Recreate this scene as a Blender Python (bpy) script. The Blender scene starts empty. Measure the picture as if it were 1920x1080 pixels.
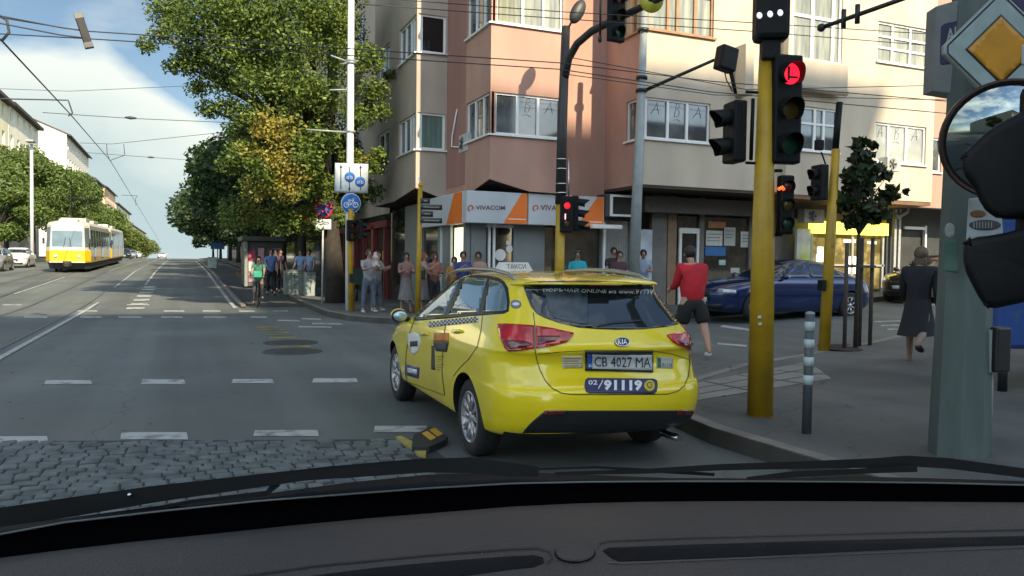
import bpy, bmesh, math, random
import numpy as np
from mathutils import Vector, Matrix
from mathutils.bvhtree import BVHTree
from mathutils.geometry import delaunay_2d_cdt
random.seed(7)
rng = np.random.default_rng(7)
sc = bpy.context.scene
col = sc.collection
R = math.radians

# ------------------------------------------------------------------ camera
F_PX, CAM_H, TH, PITCH, ROLL = 1460.0, 1.59, 0.4015, 0.034, 0.013
CAM = Vector((0, 0, CAM_H))
r0 = Vector((math.cos(TH), -math.sin(TH), 0))
f0 = Vector((math.sin(TH), math.cos(TH), 0))
fw = f0 * math.cos(PITCH) - Vector((0, 0, math.sin(PITCH)))
up0 = f0 * math.sin(PITCH) + Vector((0, 0, math.cos(PITCH)))
cx_ = r0 * math.cos(ROLL) + up0 * math.sin(ROLL)
cy_ = -r0 * math.sin(ROLL) + up0 * math.cos(ROLL)
cam_d = bpy.data.cameras.new("camera")
cam = bpy.data.objects.new("camera", cam_d)
col.objects.link(cam)
cam.matrix_world = Matrix(((cx_.x, cy_.x, -fw.x, 0), (cx_.y, cy_.y, -fw.y, 0), (cx_.z, cy_.z, -fw.z, CAM_H), (0, 0, 0, 1)))
cam_d.sensor_width = 36
cam_d.lens = 36 * F_PX / 1920
cam_d.clip_start = 0.05
cam_d.clip_end = 6000
sc.camera = cam

# ------------------------------------------------------------------ light
SUN_EL, SUN_AZ = 33.0, 13.0        # azimuth: degrees to the right of straight behind the camera road axis
sun_dir = Vector((math.sin(R(SUN_AZ)) * math.cos(R(SUN_EL)), -math.cos(R(SUN_AZ)) * math.cos(R(SUN_EL)), math.sin(R(SUN_EL))))
sd = bpy.data.lights.new("sun", 'SUN')
sd.energy = 5.0
sd.angle = R(0.6)
sd.color = (1.0, 0.86, 0.61)
sun = bpy.data.objects.new("sun", sd)
col.objects.link(sun)
sun.rotation_euler = sun_dir.to_track_quat('Z', 'Y').to_euler()
w = bpy.data.worlds.new("World")
sc.world = w
w.use_nodes = True
nt = w.node_tree
nt.nodes.clear()
N = nt.nodes.new
L = nt.links.new
out = N('ShaderNodeOutputWorld')
bg = N('ShaderNodeBackground')
bg.inputs['Strength'].default_value = 0.15
sky = N('ShaderNodeTexSky')
sky.sky_type = 'NISHITA'
sky.sun_disc = False
sky.sun_elevation = R(SUN_EL)
sky.sun_rotation = R(180 - SUN_AZ)
sky.air_density = 1.0
sky.dust_density = 0.6
sky.ozone_density = 1.6
tc = N('ShaderNodeTexCoord')
sep = N('ShaderNodeSeparateXYZ')
L(tc.outputs['Generated'], sep.inputs[0])
def M(op, a, b=None, c=None, clamp=False):
    n = N('ShaderNodeMath'); n.operation = op; n.use_clamp = clamp
    for i, v in enumerate((a, b, c)):
        if v is None: continue
        if isinstance(v, (int, float)): n.inputs[i].default_value = v
        else: L(v, n.inputs[i])
    return n.outputs[0]
ns = N('ShaderNodeTexNoise'); ns.inputs['Scale'].default_value = 5.0; ns.inputs['Detail'].default_value = 8; ns.inputs['Roughness'].default_value = 0.55
mp = N('ShaderNodeMapping'); mp.inputs['Scale'].default_value = (1, 1, 2.6)
L(tc.outputs['Generated'], mp.inputs[0]); L(mp.outputs[0], ns.inputs['Vector'])
ns2 = N('ShaderNodeTexNoise'); ns2.inputs['Scale'].default_value = 2.2; ns2.inputs['Detail'].default_value = 7; ns2.inputs['Roughness'].default_value = 0.55
L(mp.outputs[0], ns2.inputs['Vector'])
ysafe = M('MAXIMUM', sep.outputs['Y'], 0.05)
az = M('DIVIDE', sep.outputs['X'], ysafe)
el = M('DIVIDE', sep.outputs['Z'], ysafe)
edge = M('SUBTRACT', 0.24, M('MULTIPLY', M('MAXIMUM', M('ADD', az, 0.08), 0.0), 0.65))
edge = M('ADD', edge, M('MULTIPLY', M('SUBTRACT', ns.outputs['Fac'], 0.5), 0.07))
bank = M('DIVIDE', M('SUBTRACT', edge, el), 0.022, clamp=True)
fwd = M('GREATER_THAN', sep.outputs['Y'], 0.1)
side = M('LESS_THAN', az, 0.6)
bank = M('MULTIPLY', M('MULTIPLY', bank, fwd), side)
scat = M('MULTIPLY', M('SUBTRACT', ns2.outputs['Fac'], 0.50), 5.0, clamp=True)
wisp = M('MULTIPLY', M('SUBTRACT', ns.outputs['Fac'], 0.56), 3.0, clamp=True)
scat = M('MAXIMUM', M('MULTIPLY', scat, M('GREATER_THAN', M('ABSOLUTE', az), 0.45)), M('MULTIPLY', wisp, 0.6))
cl = M('MAXIMUM', bank, scat)
depthc = M('DIVIDE', M('SUBTRACT', edge, el), 0.13, clamp=True)
mixc = N('ShaderNodeMix'); mixc.data_type = 'RGBA'
mixc.inputs[6].default_value = (3.9, 4.0, 3.85, 1)
mixc.inputs[7].default_value = (2.1, 2.6, 2.8, 1)
L(M('MULTIPLY', depthc, M('ADD', M('MULTIPLY', ns.outputs['Fac'], 0.9), 0.5), clamp=True), mixc.inputs[0])
mix = N('ShaderNodeMix'); mix.data_type = 'RGBA'
# sky dimmed ahead and brightened behind the viewer to fill the shaded fronts
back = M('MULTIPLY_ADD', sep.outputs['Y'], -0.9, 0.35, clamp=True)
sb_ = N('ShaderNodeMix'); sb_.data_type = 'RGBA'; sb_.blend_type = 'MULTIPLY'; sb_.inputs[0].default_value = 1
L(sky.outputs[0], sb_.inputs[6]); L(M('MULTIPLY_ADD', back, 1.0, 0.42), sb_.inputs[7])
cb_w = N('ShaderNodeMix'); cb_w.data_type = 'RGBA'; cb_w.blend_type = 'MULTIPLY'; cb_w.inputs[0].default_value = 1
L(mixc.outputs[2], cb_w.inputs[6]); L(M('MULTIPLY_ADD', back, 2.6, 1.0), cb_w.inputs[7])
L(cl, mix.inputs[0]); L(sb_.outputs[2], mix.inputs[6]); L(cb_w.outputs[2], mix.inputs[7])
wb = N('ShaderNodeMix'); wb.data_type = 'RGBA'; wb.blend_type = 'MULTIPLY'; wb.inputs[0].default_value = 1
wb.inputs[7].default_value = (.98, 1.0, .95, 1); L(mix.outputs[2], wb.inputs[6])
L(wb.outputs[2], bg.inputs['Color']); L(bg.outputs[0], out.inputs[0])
sc.view_settings.view_transform = 'Standard'
sc.view_settings.look = 'None'
sc.view_settings.exposure = 0.85
sc.view_settings.gamma = 1
sc.cycles.max_bounces = 6
sc.cycles.transparent_max_bounces = 12
sc.cycles.sample_clamp_indirect = 6

# ------------------------------------------------------------------ measuring helpers
def ray(px, py):
    a = px - 960; b = py - 540
    return (cx_ * (a / F_PX) - cy_ * (b / F_PX) + fw)
def hy(y):
    ks = [(-100, 0), (28, 0), (40, .26), (55, .62), (80, .95), (120, 1.25), (160, 1.33), (220, 1.15), (400, -1), (1000, -12), (4000, -60)]
    for (a, b), (c, d) in zip(ks, ks[1:]):
        if y <= c:
            return b + (d - b) * (y - a) / (c - a)
    return ks[-1][1]
def Hg(x, y):
    return hy(y) + 0.05 * min(max(0.0, x - 9), 21)
def GR(px, py, off=0.0):
    """where the sight line through a picture point meets the ground (+off)"""
    d = ray(px, py); t = 2.0
    while t < 1500:
        p = CAM + d * t
        if p.z <= Hg(p.x, p.y) + off: break
        t *= 1.004
    return Vector((p.x, p.y, Hg(p.x, p.y)))
def PX(px, py, X):
    d = ray(px, py); return CAM + d * (X / d.x)
def PY(px, py, Y):
    d = ray(px, py); return CAM + d * (Y / d.y)
def PZ(px, py, Z):
    d = ray(px, py); return CAM + d * ((Z - CAM_H) / d.z)
def PD(px, py, D):
    return CAM + ray(px, py) * D
def scr(p):
    v = Vector(p) - CAM; d = v.dot(fw)
    return (960 + F_PX * v.dot(cx_) / d, 540 - F_PX * v.dot(cy_) / d)

# ------------------------------------------------------------------ materials
def lin(c):
    if isinstance(c, str):
        c = [int(c[i:i + 2], 16) / 255 for i in (0, 2, 4)]
        c = [v / 12.92 if v <= .04045 else ((v + .055) / 1.055) ** 2.4 for v in c]
    return (c[0], c[1], c[2], 1)
MATS = {}
def mat(name, c, rough=.6, metal=0, var=.12, scale=8., bump=0., bscale=60., coat=0, emit=0, c2=None, c2scale=2., c2th=.5, c2w=.1, trans=0, spec=.5, stretch=None):
    if name in MATS: return MATS[name]
    m = bpy.data.materials.new(name); MATS[name] = m
    m.use_nodes = True
    t = m.node_tree; n = t.nodes; l = t.links
    b = n['Principled BSDF']
    b.inputs['Roughness'].default_value = rough
    b.inputs['Metallic'].default_value = metal
    b.inputs['Specular IOR Level'].default_value = spec
    b.inputs['Coat Weight'].default_value = coat
    b.inputs['Coat Roughness'].default_value = .04
    b.inputs['Transmission Weight'].default_value = trans
    c = lin(c)
    tcn = n.new('ShaderNodeTexCoord'); vec = tcn.outputs['Object']
    if stretch:
        mpn = n.new('ShaderNodeMapping'); mpn.inputs['Scale'].default_value = stretch
        l.new(vec, mpn.inputs[0]); vec = mpn.outputs[0]
    base = None
    if c2 is not None:
        c2 = lin(c2)
        nz = n.new('ShaderNodeTexNoise'); nz.inputs['Scale'].default_value = c2scale; nz.inputs['Detail'].default_value = 6
        l.new(vec, nz.inputs['Vector'])
        mr = n.new('ShaderNodeMapRange'); mr.inputs[1].default_value = c2th - c2w; mr.inputs[2].default_value = c2th + c2w
        l.new(nz.outputs['Fac'], mr.inputs[0])
        mx = n.new('ShaderNodeMix'); mx.data_type = 'RGBA'
        mx.inputs[6].default_value = c; mx.inputs[7].default_value = c2
        l.new(mr.outputs[0], mx.inputs[0]); base = mx.outputs[2]
    if var > 0:
        nz = n.new('ShaderNodeTexNoise'); nz.inputs['Scale'].default_value = scale; nz.inputs['Detail'].default_value = 5
        l.new(vec, nz.inputs['Vector'])
        mr = n.new('ShaderNodeMapRange'); mr.inputs[1].default_value = .3; mr.inputs[2].default_value = .7
        mr.inputs[3].default_value = 1 - var; mr.inputs[4].default_value = 1 + var
        l.new(nz.outputs['Fac'], mr.inputs[0])
        mx = n.new('ShaderNodeMix'); mx.data_type = 'RGBA'; mx.blend_type = 'MULTIPLY'; mx.inputs[0].default_value = 1
        if base: l.new(base, mx.inputs[6])
        else: mx.inputs[6].default_value = c
        l.new(mr.outputs[0], mx.inputs[7]); base = mx.outputs[2]
    if base: l.new(base, b.inputs['Base Color'])
    else: b.inputs['Base Color'].default_value = c
    if emit:
        b.inputs['Emission Color'].default_value = c; b.inputs['Emission Strength'].default_value = emit
    if bump:
        nz = n.new('ShaderNodeTexNoise'); nz.inputs['Scale'].default_value = bscale; nz.inputs['Detail'].default_value = 4
        l.new(vec, nz.inputs['Vector'])
        bp = n.new('ShaderNodeBump'); bp.inputs['Strength'].default_value = bump; bp.inputs['Distance'].default_value = .02
        l.new(nz.outputs['Fac'], bp.inputs['Height']); l.new(bp.outputs[0], b.inputs['Normal'])
    return m

# ------------------------------------------------------------------ mesh builder
class MB:
    def __init__(s): s.v = []; s.f = []; s.sm = []
    def add(s, vs, fs, smooth=False):
        o = len(s.v); s.v += [Vector(v) for v in vs]
        for f in fs: s.f.append([i + o for i in f]); s.sm.append(smooth)
        return s
    def xf(s, m, start=0):
        for i in range(start, len(s.v)): s.v[i] = m @ s.v[i]
        return s
    def merge(s, o, m=None):
        k = len(s.v); s.add(o.v, []);
        for f, q in zip(o.f, o.sm): s.f.append([i + k for i in f]); s.sm.append(q)
        if m: s.xf(m, k)
        return s
    def box(s, x0, x1, y0, y1, z0, z1):
        return s.add([(x0, y0, z0), (x1, y0, z0), (x1, y1, z0), (x0, y1, z0), (x0, y0, z1), (x1, y0, z1), (x1, y1, z1), (x0, y1, z1)],
                     [(0, 3, 2, 1), (4, 5, 6, 7), (0, 1, 5, 4), (1, 2, 6, 5), (2, 3, 7, 6), (3, 0, 4, 7)])
    def bbox(s, x0, x1, y0, y1, z0, z1, b=.01):
        """box with chamfered edges"""
        bm = bmesh.new(); bmesh.ops.create_cube(bm, size=1)
        for v in bm.verts: v.co = Vector(((x0 + x1) / 2 + v.co.x * (x1 - x0), (y0 + y1) / 2 + v.co.y * (y1 - y0), (z0 + z1) / 2 + v.co.z * (z1 - z0)))
        bmesh.ops.bevel(bm, geom=bm.edges[:], offset=b, segments=2, affect='EDGES', profile=.5)
        bm.verts.ensure_lookup_table()
        s.add([v.co.copy() for v in bm.verts], [[v.index for v in f.verts] for f in bm.faces]); bm.free(); return s
    def tube(s, pts, r, n=10, cap=True, smooth=True):
        pts = [Vector(p) for p in pts]
        rs = r if isinstance(r, (list, tuple)) else [r] * len(pts)
        vs = []; ref = None
        for i, p in enumerate(pts):
            a = pts[max(i - 1, 0)]; b = pts[min(i + 1, len(pts) - 1)]
            t = (b - a); t = t.normalized() if t.length > 1e-9 else Vector((0, 0, 1))
            if ref is None: ref = Vector((0, 0, 1)) if abs(t.z) < .9 else Vector((1, 0, 0))
            u = t.cross(ref); u = u.normalized() if u.length > 1e-6 else t.orthogonal().normalized()
            v = u.cross(t); ref = v
            for k in range(n):
                q = 2 * math.pi * k / n
                vs.append(p + (u * math.cos(q) + v * math.sin(q)) * rs[i])
        fs = []
        for i in range(len(pts) - 1):
            for k in range(n):
                a = i * n + k; b = i * n + (k + 1) % n
                fs.append((a, b, b + n, a + n))
        s.add(vs, fs, smooth)
        if cap:
            o = len(s.v) - len(vs)
            s.f.append([o + k for k in range(n)][::-1]); s.sm.append(False)
            s.f.append([o + (len(pts) - 1) * n + k for k in range(n)]); s.sm.append(False)
        return s
    def cyl(s, a, b, r, n=16, r2=None): return s.tube([a, b], [r, r if r2 is None else r2], n)
    def lathe(s, prof, n=24, axis='z', smooth=True, arc=None):
        """prof: list of (radius, height) around an axis"""
        vs = []
        for rr, h in prof:
            for k in range(n):
                q = 2 * math.pi * k / n
                c_, s_ = rr * math.cos(q), rr * math.sin(q)
                vs.append({'z': (c_, s_, h), 'y': (c_, h, s_), 'x': (h, c_, s_)}[axis])
        fs = [(i * n + k, i * n + (k + 1) % n, (i + 1) * n + (k + 1) % n, (i + 1) * n + k) for i in range(len(prof) - 1) for k in range(n)]
        return s.add(vs, fs, smooth)
    def prism(s, poly, h, m=None):
        """2-D outline (x,z) given thickness h along y"""
        n = len(poly)
        vs = [(x, 0, z) for x, z in poly] + [(x, h, z) for x, z in poly]
        fs = [list(range(n)), list(range(n, 2 * n))[::-1]] + [(i, i + n, (i + 1) % n + n, (i + 1) % n) for i in range(n)]
        k = len(s.v); s.add(vs, fs)
        if m: s.xf(m, k)
        return s
    def sphere(s, c, rx, ry=None, rz=None, n=14, m=9):
        ry = rx if ry is None else ry; rz = rx if rz is None else rz
        vs = []
        for i in range(m + 1):
            a = math.pi * i / m
            for k in range(n):
                q = 2 * math.pi * k / n
                vs.append((c[0] + rx * math.sin(a) * math.cos(q), c[1] + ry * math.sin(a) * math.sin(q), c[2] + rz * math.cos(a)))
        fs = [(i * n + k, (i + 1) * n + k, (i + 1) * n + (k + 1) % n, i * n + (k + 1) % n) for i in range(m) for k in range(n)]
        return s.add(vs, fs, True)
    def mesh(s, name, inv=None, flat=False):
        me = bpy.data.meshes.new(name)
        vs = [(inv @ v) for v in s.v] if inv else s.v
        me.from_pydata([tuple(v) for v in vs], [], s.f)
        me.polygons.foreach_set('use_smooth', [bool(q) and not flat for q in s.sm])
        bm = bmesh.new(); bm.from_mesh(me)
        bmesh.ops.remove_doubles(bm, verts=bm.verts, dist=1e-5)
        bmesh.ops.recalc_face_normals(bm, faces=bm.faces)
        bm.to_mesh(me); bm.free()
        me.update(); return me
    def build(s, name, m, parent=None, world=False, label=None, cat=None, group=None, kind=None):
        inv = None
        if world and parent is not None:
            p = parent
            while p.parent: p = p.parent
            inv = root_matrix(p).inverted()
        me = s.mesh(name, inv)
        if m: me.materials.append(m)
        return link(name, me, parent, label, cat, group, kind)
def build_each(mb, name, m, parent=None, world=False, **k):
    """every loose piece of the builder becomes an object of its own"""
    par = list(range(len(mb.v)))
    def fd(i):
        while par[i] != i: par[i] = par[par[i]]; i = par[i]
        return i
    for f in mb.f:
        for i in f[1:]: par[fd(i)] = fd(f[0])
    g = {}
    for f, q in zip(mb.f, mb.sm): g.setdefault(fd(f[0]), []).append((f, q))
    for fs in g.values():
        ids = sorted({i for f, q in fs for i in f}); mp_ = {j: n_ for n_, j in enumerate(ids)}
        b = MB(); b.v = [mb.v[i] for i in ids]; b.f = [[mp_[i] for i in f] for f, q in fs]; b.sm = [q for f, q in fs]
        b.build(name, m, parent, world, **k)
def root_matrix(p):
    return Matrix.LocRotScale(p.location, p.rotation_euler, p.scale)
def link(name, me, parent=None, label=None, cat=None, group=None, kind=None):
    o = bpy.data.objects.new(name, me); col.objects.link(o)
    if parent: o.parent = parent
    if label: o['label'] = label
    if cat: o['category'] = cat
    if group: o['group'] = group
    if kind: o['kind'] = kind
    return o
def thing(name, label, cat, loc=(0, 0, 0), rz=0, group=None):
    o = bpy.data.objects.new(name, None); o.empty_display_size = .2
    col.objects.link(o); o.location = loc; o.rotation_euler = (0, 0, rz)
    o['label'] = label; o['category'] = cat
    if group: o['group'] = group
    return o
def children(o): return [c for c in bpy.data.objects if c.parent == o]
def copy_thing(root, loc, rz, label, group=None):
    r = root.copy(); col.objects.link(r); r.location = loc; r.rotation_euler = (0, 0, rz); r['label'] = label
    if group: r['group'] = group
    for ch in children(root):
        if ch == r: continue
        c = ch.copy(); col.objects.link(c); c.parent = r
        for g in children(ch):
            if g == c: continue
            d = g.copy(); col.objects.link(d); d.parent = c
    return r

# ------------------------------------------------------------------ surface patches and lettering
def hit_plane(p0, n):
    p0 = Vector(p0); n = Vector(n).normalized()
    def h(px, py):
        d = ray(px, py); t = (p0 - CAM).dot(n) / d.dot(n)
        return CAM + d * t, (n if n.dot(d) < 0 else -n)
    return h
def patch(poly, hit, mb=None, off=.004, thick=None, step=6):
    """a piece of skin laid on a surface: outline given in picture points, dropped on the surface by hit()"""
    mb = mb or MB(); thick = off if thick is None else thick
    P = []
    n = len(poly)
    for i in range(n):
        a = Vector(poly[i]); b = Vector(poly[(i + 1) % n]); k = max(1, int((b - a).length / step))
        for j in range(k): P.append(a.lerp(b, j / k))
    nb = len(P)
    x0 = min(p.x for p in P); x1 = max(p.x for p in P); y0 = min(p.y for p in P); y1 = max(p.y for p in P)
    g = []
    y = y0 + step / 2
    while y < y1:
        x = x0 + step / 2
        while x < x1:
            ins = False
            for i in range(nb):
                a = P[i]; b = P[(i + 1) % nb]
                if (a.y > y) != (b.y > y) and x < (b.x - a.x) * (y - a.y) / (b.y - a.y) + a.x: ins = not ins
            if ins and min((p - Vector((x, y))).length for p in P) > step * .35: g.append(Vector((x, y)))
            x += step
        y += step
    vs, es, fs, *_ = delaunay_2d_cdt(P + g, [(i, (i + 1) % nb) for i in range(nb)], [], 1, 1e-4)
    top = []; ok = []
    for v in vs:
        r = hit(v.x, v.y)
        if r is None or r[0] is None: top.append((None, None)); ok.append(False)
        else: top.append(r); ok.append(True)
    good = [r for r in top if r[0] is not None]
    if not good: return mb
    for i, r in enumerate(top):
        if r[0] is None:
            j = min((k for k in range(len(vs)) if ok[k]), key=lambda k: (vs[k] - vs[i]).length)
            top[i] = top[j]
    nv = len(vs)
    V = [p + nn * off for p, nn in top] + [p + nn * (off - thick) for p, nn in top]
    Fs = [tuple(f) for f in fs]
    cnt = {}
    for f in Fs:
        for i in range(len(f)):
            e = (f[i], f[(i + 1) % len(f)]); cnt[e] = cnt.get(e, 0) + 1
    sk = [(a, b, b + nv, a + nv) for (a, b) in cnt if (b, a) not in cnt]
    k = len(mb.v)
    mb.add(V, Fs, True)
    o = k
    for q in sk: mb.f.append([i + o for i in q]); mb.sm.append(False)
    return mb
def ribbon_px(pts, wpx, hit, mb=None, off=.003, step=5):
    mb = mb or MB()
    P = []
    pts = [Vector(p) for p in pts]
    for a, b in zip(pts, pts[1:]):
        k = max(1, int((b - a).length / step))
        for j in range(k): P.append(a.lerp(b, j / k))
    P.append(pts[-1])
    V = []
    for i, p in enumerate(P):
        t = (P[min(i + 1, len(P) - 1)] - P[max(i - 1, 0)]).normalized(); nn = Vector((-t.y, t.x)) * wpx / 2
        for q in (p + nn, p - nn):
            r = hit(q.x, q.y); V.append(None if r is None or r[0] is None else r[0] + r[1] * off)
    good = [i for i, v in enumerate(V) if v is not None]
    if not good: return mb
    V = [v if v is not None else V[min(good, key=lambda g: abs(g - i))] for i, v in enumerate(V)]
    mb.add(V, [(2 * i, 2 * i + 1, 2 * i + 3, 2 * i + 2) for i in range(len(P) - 1)], True)
    return mb
def text_mesh(s, bold=0.0):
    cu = bpy.data.curves.new('lettering', 'FONT'); cu.body = s; cu.size = 1; cu.resolution_u = 2; cu.offset = bold
    o = bpy.data.objects.new('lettering', cu); col.objects.link(o)
    dg = bpy.context.evaluated_depsgraph_get(); dg.update()
    me = bpy.data.meshes.new_from_object(o.evaluated_get(dg))
    vs = [v.co.copy() for v in me.vertices]; fs = [list(p.vertices) for p in me.polygons]
    bpy.data.objects.remove(o); bpy.data.curves.remove(cu); bpy.data.meshes.remove(me)
    x0 = min(v.x for v in vs); x1 = max(v.x for v in vs); y0 = min(v.y for v in vs); y1 = max(v.y for v in vs)
    return [((v.x - x0) / (x1 - x0), (v.y - y0) / (y1 - y0)) for v in vs], fs
def text_px(s, quad, hit, mb=None, off=.006, bold=0.01):
    """lettering on a surface; quad = picture points of its top-left, top-right, bottom-right, bottom-left"""
    mb = mb or MB()
    uv, fs = text_mesh(s, bold)
    tl, tr, br, bl = [Vector(q) for q in quad]
    V = []
    for u, v in uv:
        p = bl.lerp(br, u).lerp(tl.lerp(tr, u), v)
        r = hit(p.x, p.y)
        V.append(None if r is None or r[0] is None else r[0] + r[1] * off)
    good = [i for i, v in enumerate(V) if v is not None]
    if not good: return mb
    V = [v if v is not None else V[min(good, key=lambda g: abs(g - i))] for i, v in enumerate(V)]
    return mb.add(V, fs)
def text_local(s, x0, x1, z0, z1, y, mb=None, bold=.01, m=None):
    """upright lettering in the x-z plane at depth y, facing -y"""
    mb = mb or MB(); uv, fs = text_mesh(s, bold)
    t = MB().add([(x0 + (x1 - x0) * u, y, z0 + (z1 - z0) * v) for u, v in uv], fs)
    return mb.merge(t, m)
def ellipse(cx, cy, rx, ry, n=24, a0=0): return [(cx + rx * math.cos(a0 + 2 * math.pi * k / n), cy + ry * math.sin(a0 + 2 * math.pi * k / n)) for k in range(n)]
def sheet(polys, z, mb=None):
    mb = mb or MB()
    for p in polys: mb.add([(x, y, z) for x, y in p], [list(range(len(p)))])
    return mb

# shared materials
m_yel = mat('taxi_yellow_paint', (.80, .63, .008), .20, 0, .05, 3, coat=.8, c2=(.70, .54, .02), c2scale=1.4, c2th=.6, c2w=.15)
m_black = mat('black_plastic', (.012, .012, .013), .45, 0, .2)
m_sig = mat('signal_housing_black', (.005, .0062, .0065), .55, 0, .3, 6, bump=.1, spec=.2)
m_glass = mat('dark_window_glass', (.012, .016, .018), .03, 0, 0, spec=1.0)
m_chrome = mat('chrome_metal', (.6, .6, .6), .2, 1, .05)
m_tyre = mat('tyre_rubber', (.015, .015, .015), .8, 0, .2, 20)
m_rim = mat('silver_wheel_paint', (.42, .42, .43), .3, .6, .05)
m_pole_y = mat('yellow_pole_paint', (.38, .235, .010), .45, 0, .18, 3.5, bump=.05, c2=(.20, .11, .015), c2scale=5, c2th=.66, c2w=.05)
m_pole_g = mat('galvanised_grey_pole', (.26, .29, .29), .5, .2, .15, 4)
m_white = mat('white_paint', (.68, .68, .66), .5, 0, .06)
m_frame = mat('white_window_frame', (.70, .70, .68), .4, 0, .05)
m_red_lamp = mat('lit_red_lamp', (.95, .01, .03), .4, 0, 0, emit=1.3)
# ================================================================== SETTING
def asphalt_mat():
    m = mat('asphalt', (.098, .112, .108), .75, 0, .15, .35, bump=.35, bscale=90, c2=(.125, .134, .122), c2scale=.22, c2th=.52, c2w=.12)
    return m
m_asph = asphalt_mat()
def wear(m):
    """tyre tracks along the street, tar cracks and repair patches"""
    t = m.node_tree; n = t.nodes; l = t.links; b = n['Principled BSDF']
    src = b.inputs['Base Color'].links[0].from_socket
    tcn = n.new('ShaderNodeTexCoord')
    mp1 = n.new('ShaderNodeMapping'); mp1.inputs['Scale'].default_value = (1.3, .03, 1); l.new(tcn.outputs['Object'], mp1.inputs[0])
    n1 = n.new('ShaderNodeTexNoise'); n1.inputs['Scale'].default_value = 1.0; n1.inputs['Detail'].default_value = 3; l.new(mp1.outputs[0], n1.inputs['Vector'])
    r1 = n.new('ShaderNodeMapRange'); r1.inputs[1].default_value = .35; r1.inputs[2].default_value = .65; r1.inputs[3].default_value = .82; r1.inputs[4].default_value = 1.14; l.new(n1.outputs['Fac'], r1.inputs[0])
    nd = n.new('ShaderNodeTexNoise'); nd.inputs['Scale'].default_value = 1.2; l.new(tcn.outputs['Object'], nd.inputs['Vector'])
    ad = n.new('ShaderNodeVectorMath'); ad.operation = 'MULTIPLY_ADD'; ad.inputs[1].default_value = (.9, .9, 0); l.new(nd.outputs['Color'], ad.inputs[0]); l.new(tcn.outputs['Object'], ad.inputs[2])
    v = n.new('ShaderNodeTexVoronoi'); v.feature = 'DISTANCE_TO_EDGE'; v.inputs['Scale'].default_value = .28; l.new(ad.outputs[0], v.inputs['Vector'])
    r2 = n.new('ShaderNodeMapRange'); r2.inputs[1].default_value = .0015; r2.inputs[2].default_value = .005; r2.inputs[3].default_value = .78; r2.inputs[4].default_value = 1; l.new(v.outputs['Distance'], r2.inputs[0])
    v2 = n.new('ShaderNodeTexVoronoi'); v2.distance = 'CHEBYCHEV'; v2.inputs['Scale'].default_value = .16; l.new(tcn.outputs['Object'], v2.inputs['Vector'])
    sp_ = n.new('ShaderNodeSeparateColor'); l.new(v2.outputs['Color'], sp_.inputs[0])
    r3 = n.new('ShaderNodeMapRange'); r3.inputs[3].default_value = .9; r3.inputs[4].default_value = 1.08; l.new(sp_.outputs[0], r3.inputs[0])
    m1 = n.new('ShaderNodeMath'); m1.operation = 'MULTIPLY'; l.new(r1.outputs[0], m1.inputs[0]); l.new(r2.outputs[0], m1.inputs[1])
    m2 = n.new('ShaderNodeMath'); m2.operation = 'MULTIPLY'; l.new(m1.outputs[0], m2.inputs[0]); l.new(r3.outputs[0], m2.inputs[1])
    mx = n.new('ShaderNodeMix'); mx.data_type = 'RGBA'; mx.blend_type = 'MULTIPLY'; mx.inputs[0].default_value = 1; l.new(src, mx.inputs[6]); l.new(m2.outputs[0], mx.inputs[7]); l.new(mx.outputs[2], b.inputs['Base Color'])
wear(m_asph)
def grid_sheet(xs, ys, off):
    mb = MB(); nx = len(xs)
    vs = [(x, y, Hg(x, y) + off) for y in ys for x in xs]
    fs = [(j * nx + i, j * nx + i + 1, (j + 1) * nx + i + 1, (j + 1) * nx + i) for j in range(len(ys) - 1) for i in range(nx - 1)]
    return mb.add(vs, fs)
ys = [-900, -80, -20, 0, 10, 20, 28, 40, 55, 80, 120, 160, 220, 400, 1000, 4000]
grid_sheet([-1500, -300, -60, -20, 0, 9, 30, 80, 400, 1500], ys, 0).build('road', m_asph, kind='structure')
def slab(poly, h=.15, mb=None, sub=None):
    """raised pavement: outline at ground height + h, with its sides"""
    mb = mb or MB(); n = len(poly)
    vs = [(x, y, Hg(x, y) + h) for x, y in poly] + [(x, y, Hg(x, y) - .3) for x, y in poly]
    cdt = delaunay_2d_cdt([Vector(p) for p in poly], [(i, (i + 1) % n) for i in range(n)], [], 1, 1e-6)
    k = len(mb.v)
    mb.add(vs, [list(f) for f in cdt[2]])
    for i in range(n): mb.f.append([k + i, k + (i + 1) % n, k + (i + 1) % n + n, k + i + n]); mb.sm.append(False)
    return mb
def strip(path, width, h, mb=None, z0=-.2):
    """kerb: a bar following a path; left side of travel is the path, width to the right"""
    mb = mb or MB(); P = [Vector(p) for p in path]; V = []
    for i, p in enumerate(P):
        t = (P[min(i + 1, len(P) - 1)] - P[max(i - 1, 0)]).normalized(); nn = Vector((t.y, -t.x)) * width
        q = p + nn; g = Hg(p.x, p.y)
        V += [(p.x, p.y, g + z0), (p.x, p.y, g + h), (q.x, q.y, g + h), (q.x, q.y, g + z0)]
    fs = []
    for i in range(len(P) - 1):
        for k in range(3): fs.append((4 * i + k, 4 * i + k + 1, 4 * i + 5 + k, 4 * i + 4 + k))
    fs += [(0, 1, 2, 3), (len(V) - 4, len(V) - 3, len(V) - 2, len(V) - 1)]
    return mb.add(V, fs)
m_pave = mat('pavement_asphalt', (.088, .092, .085), .85, 0, .15, 1.2, bump=.3, bscale=70, c2=(.095, .094, .084), c2scale=.8, c2th=.58, c2w=.08)
m_slab = mat('pavement_slabs', (.20, .195, .175), .8, 0, .15, 2, bump=.2, bscale=50)
m_kerb = mat('kerb_stone', (.17, .16, .14), .8, 0, .25, 3, bump=.3, bscale=30)
if True: wear(m_pave)
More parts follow.
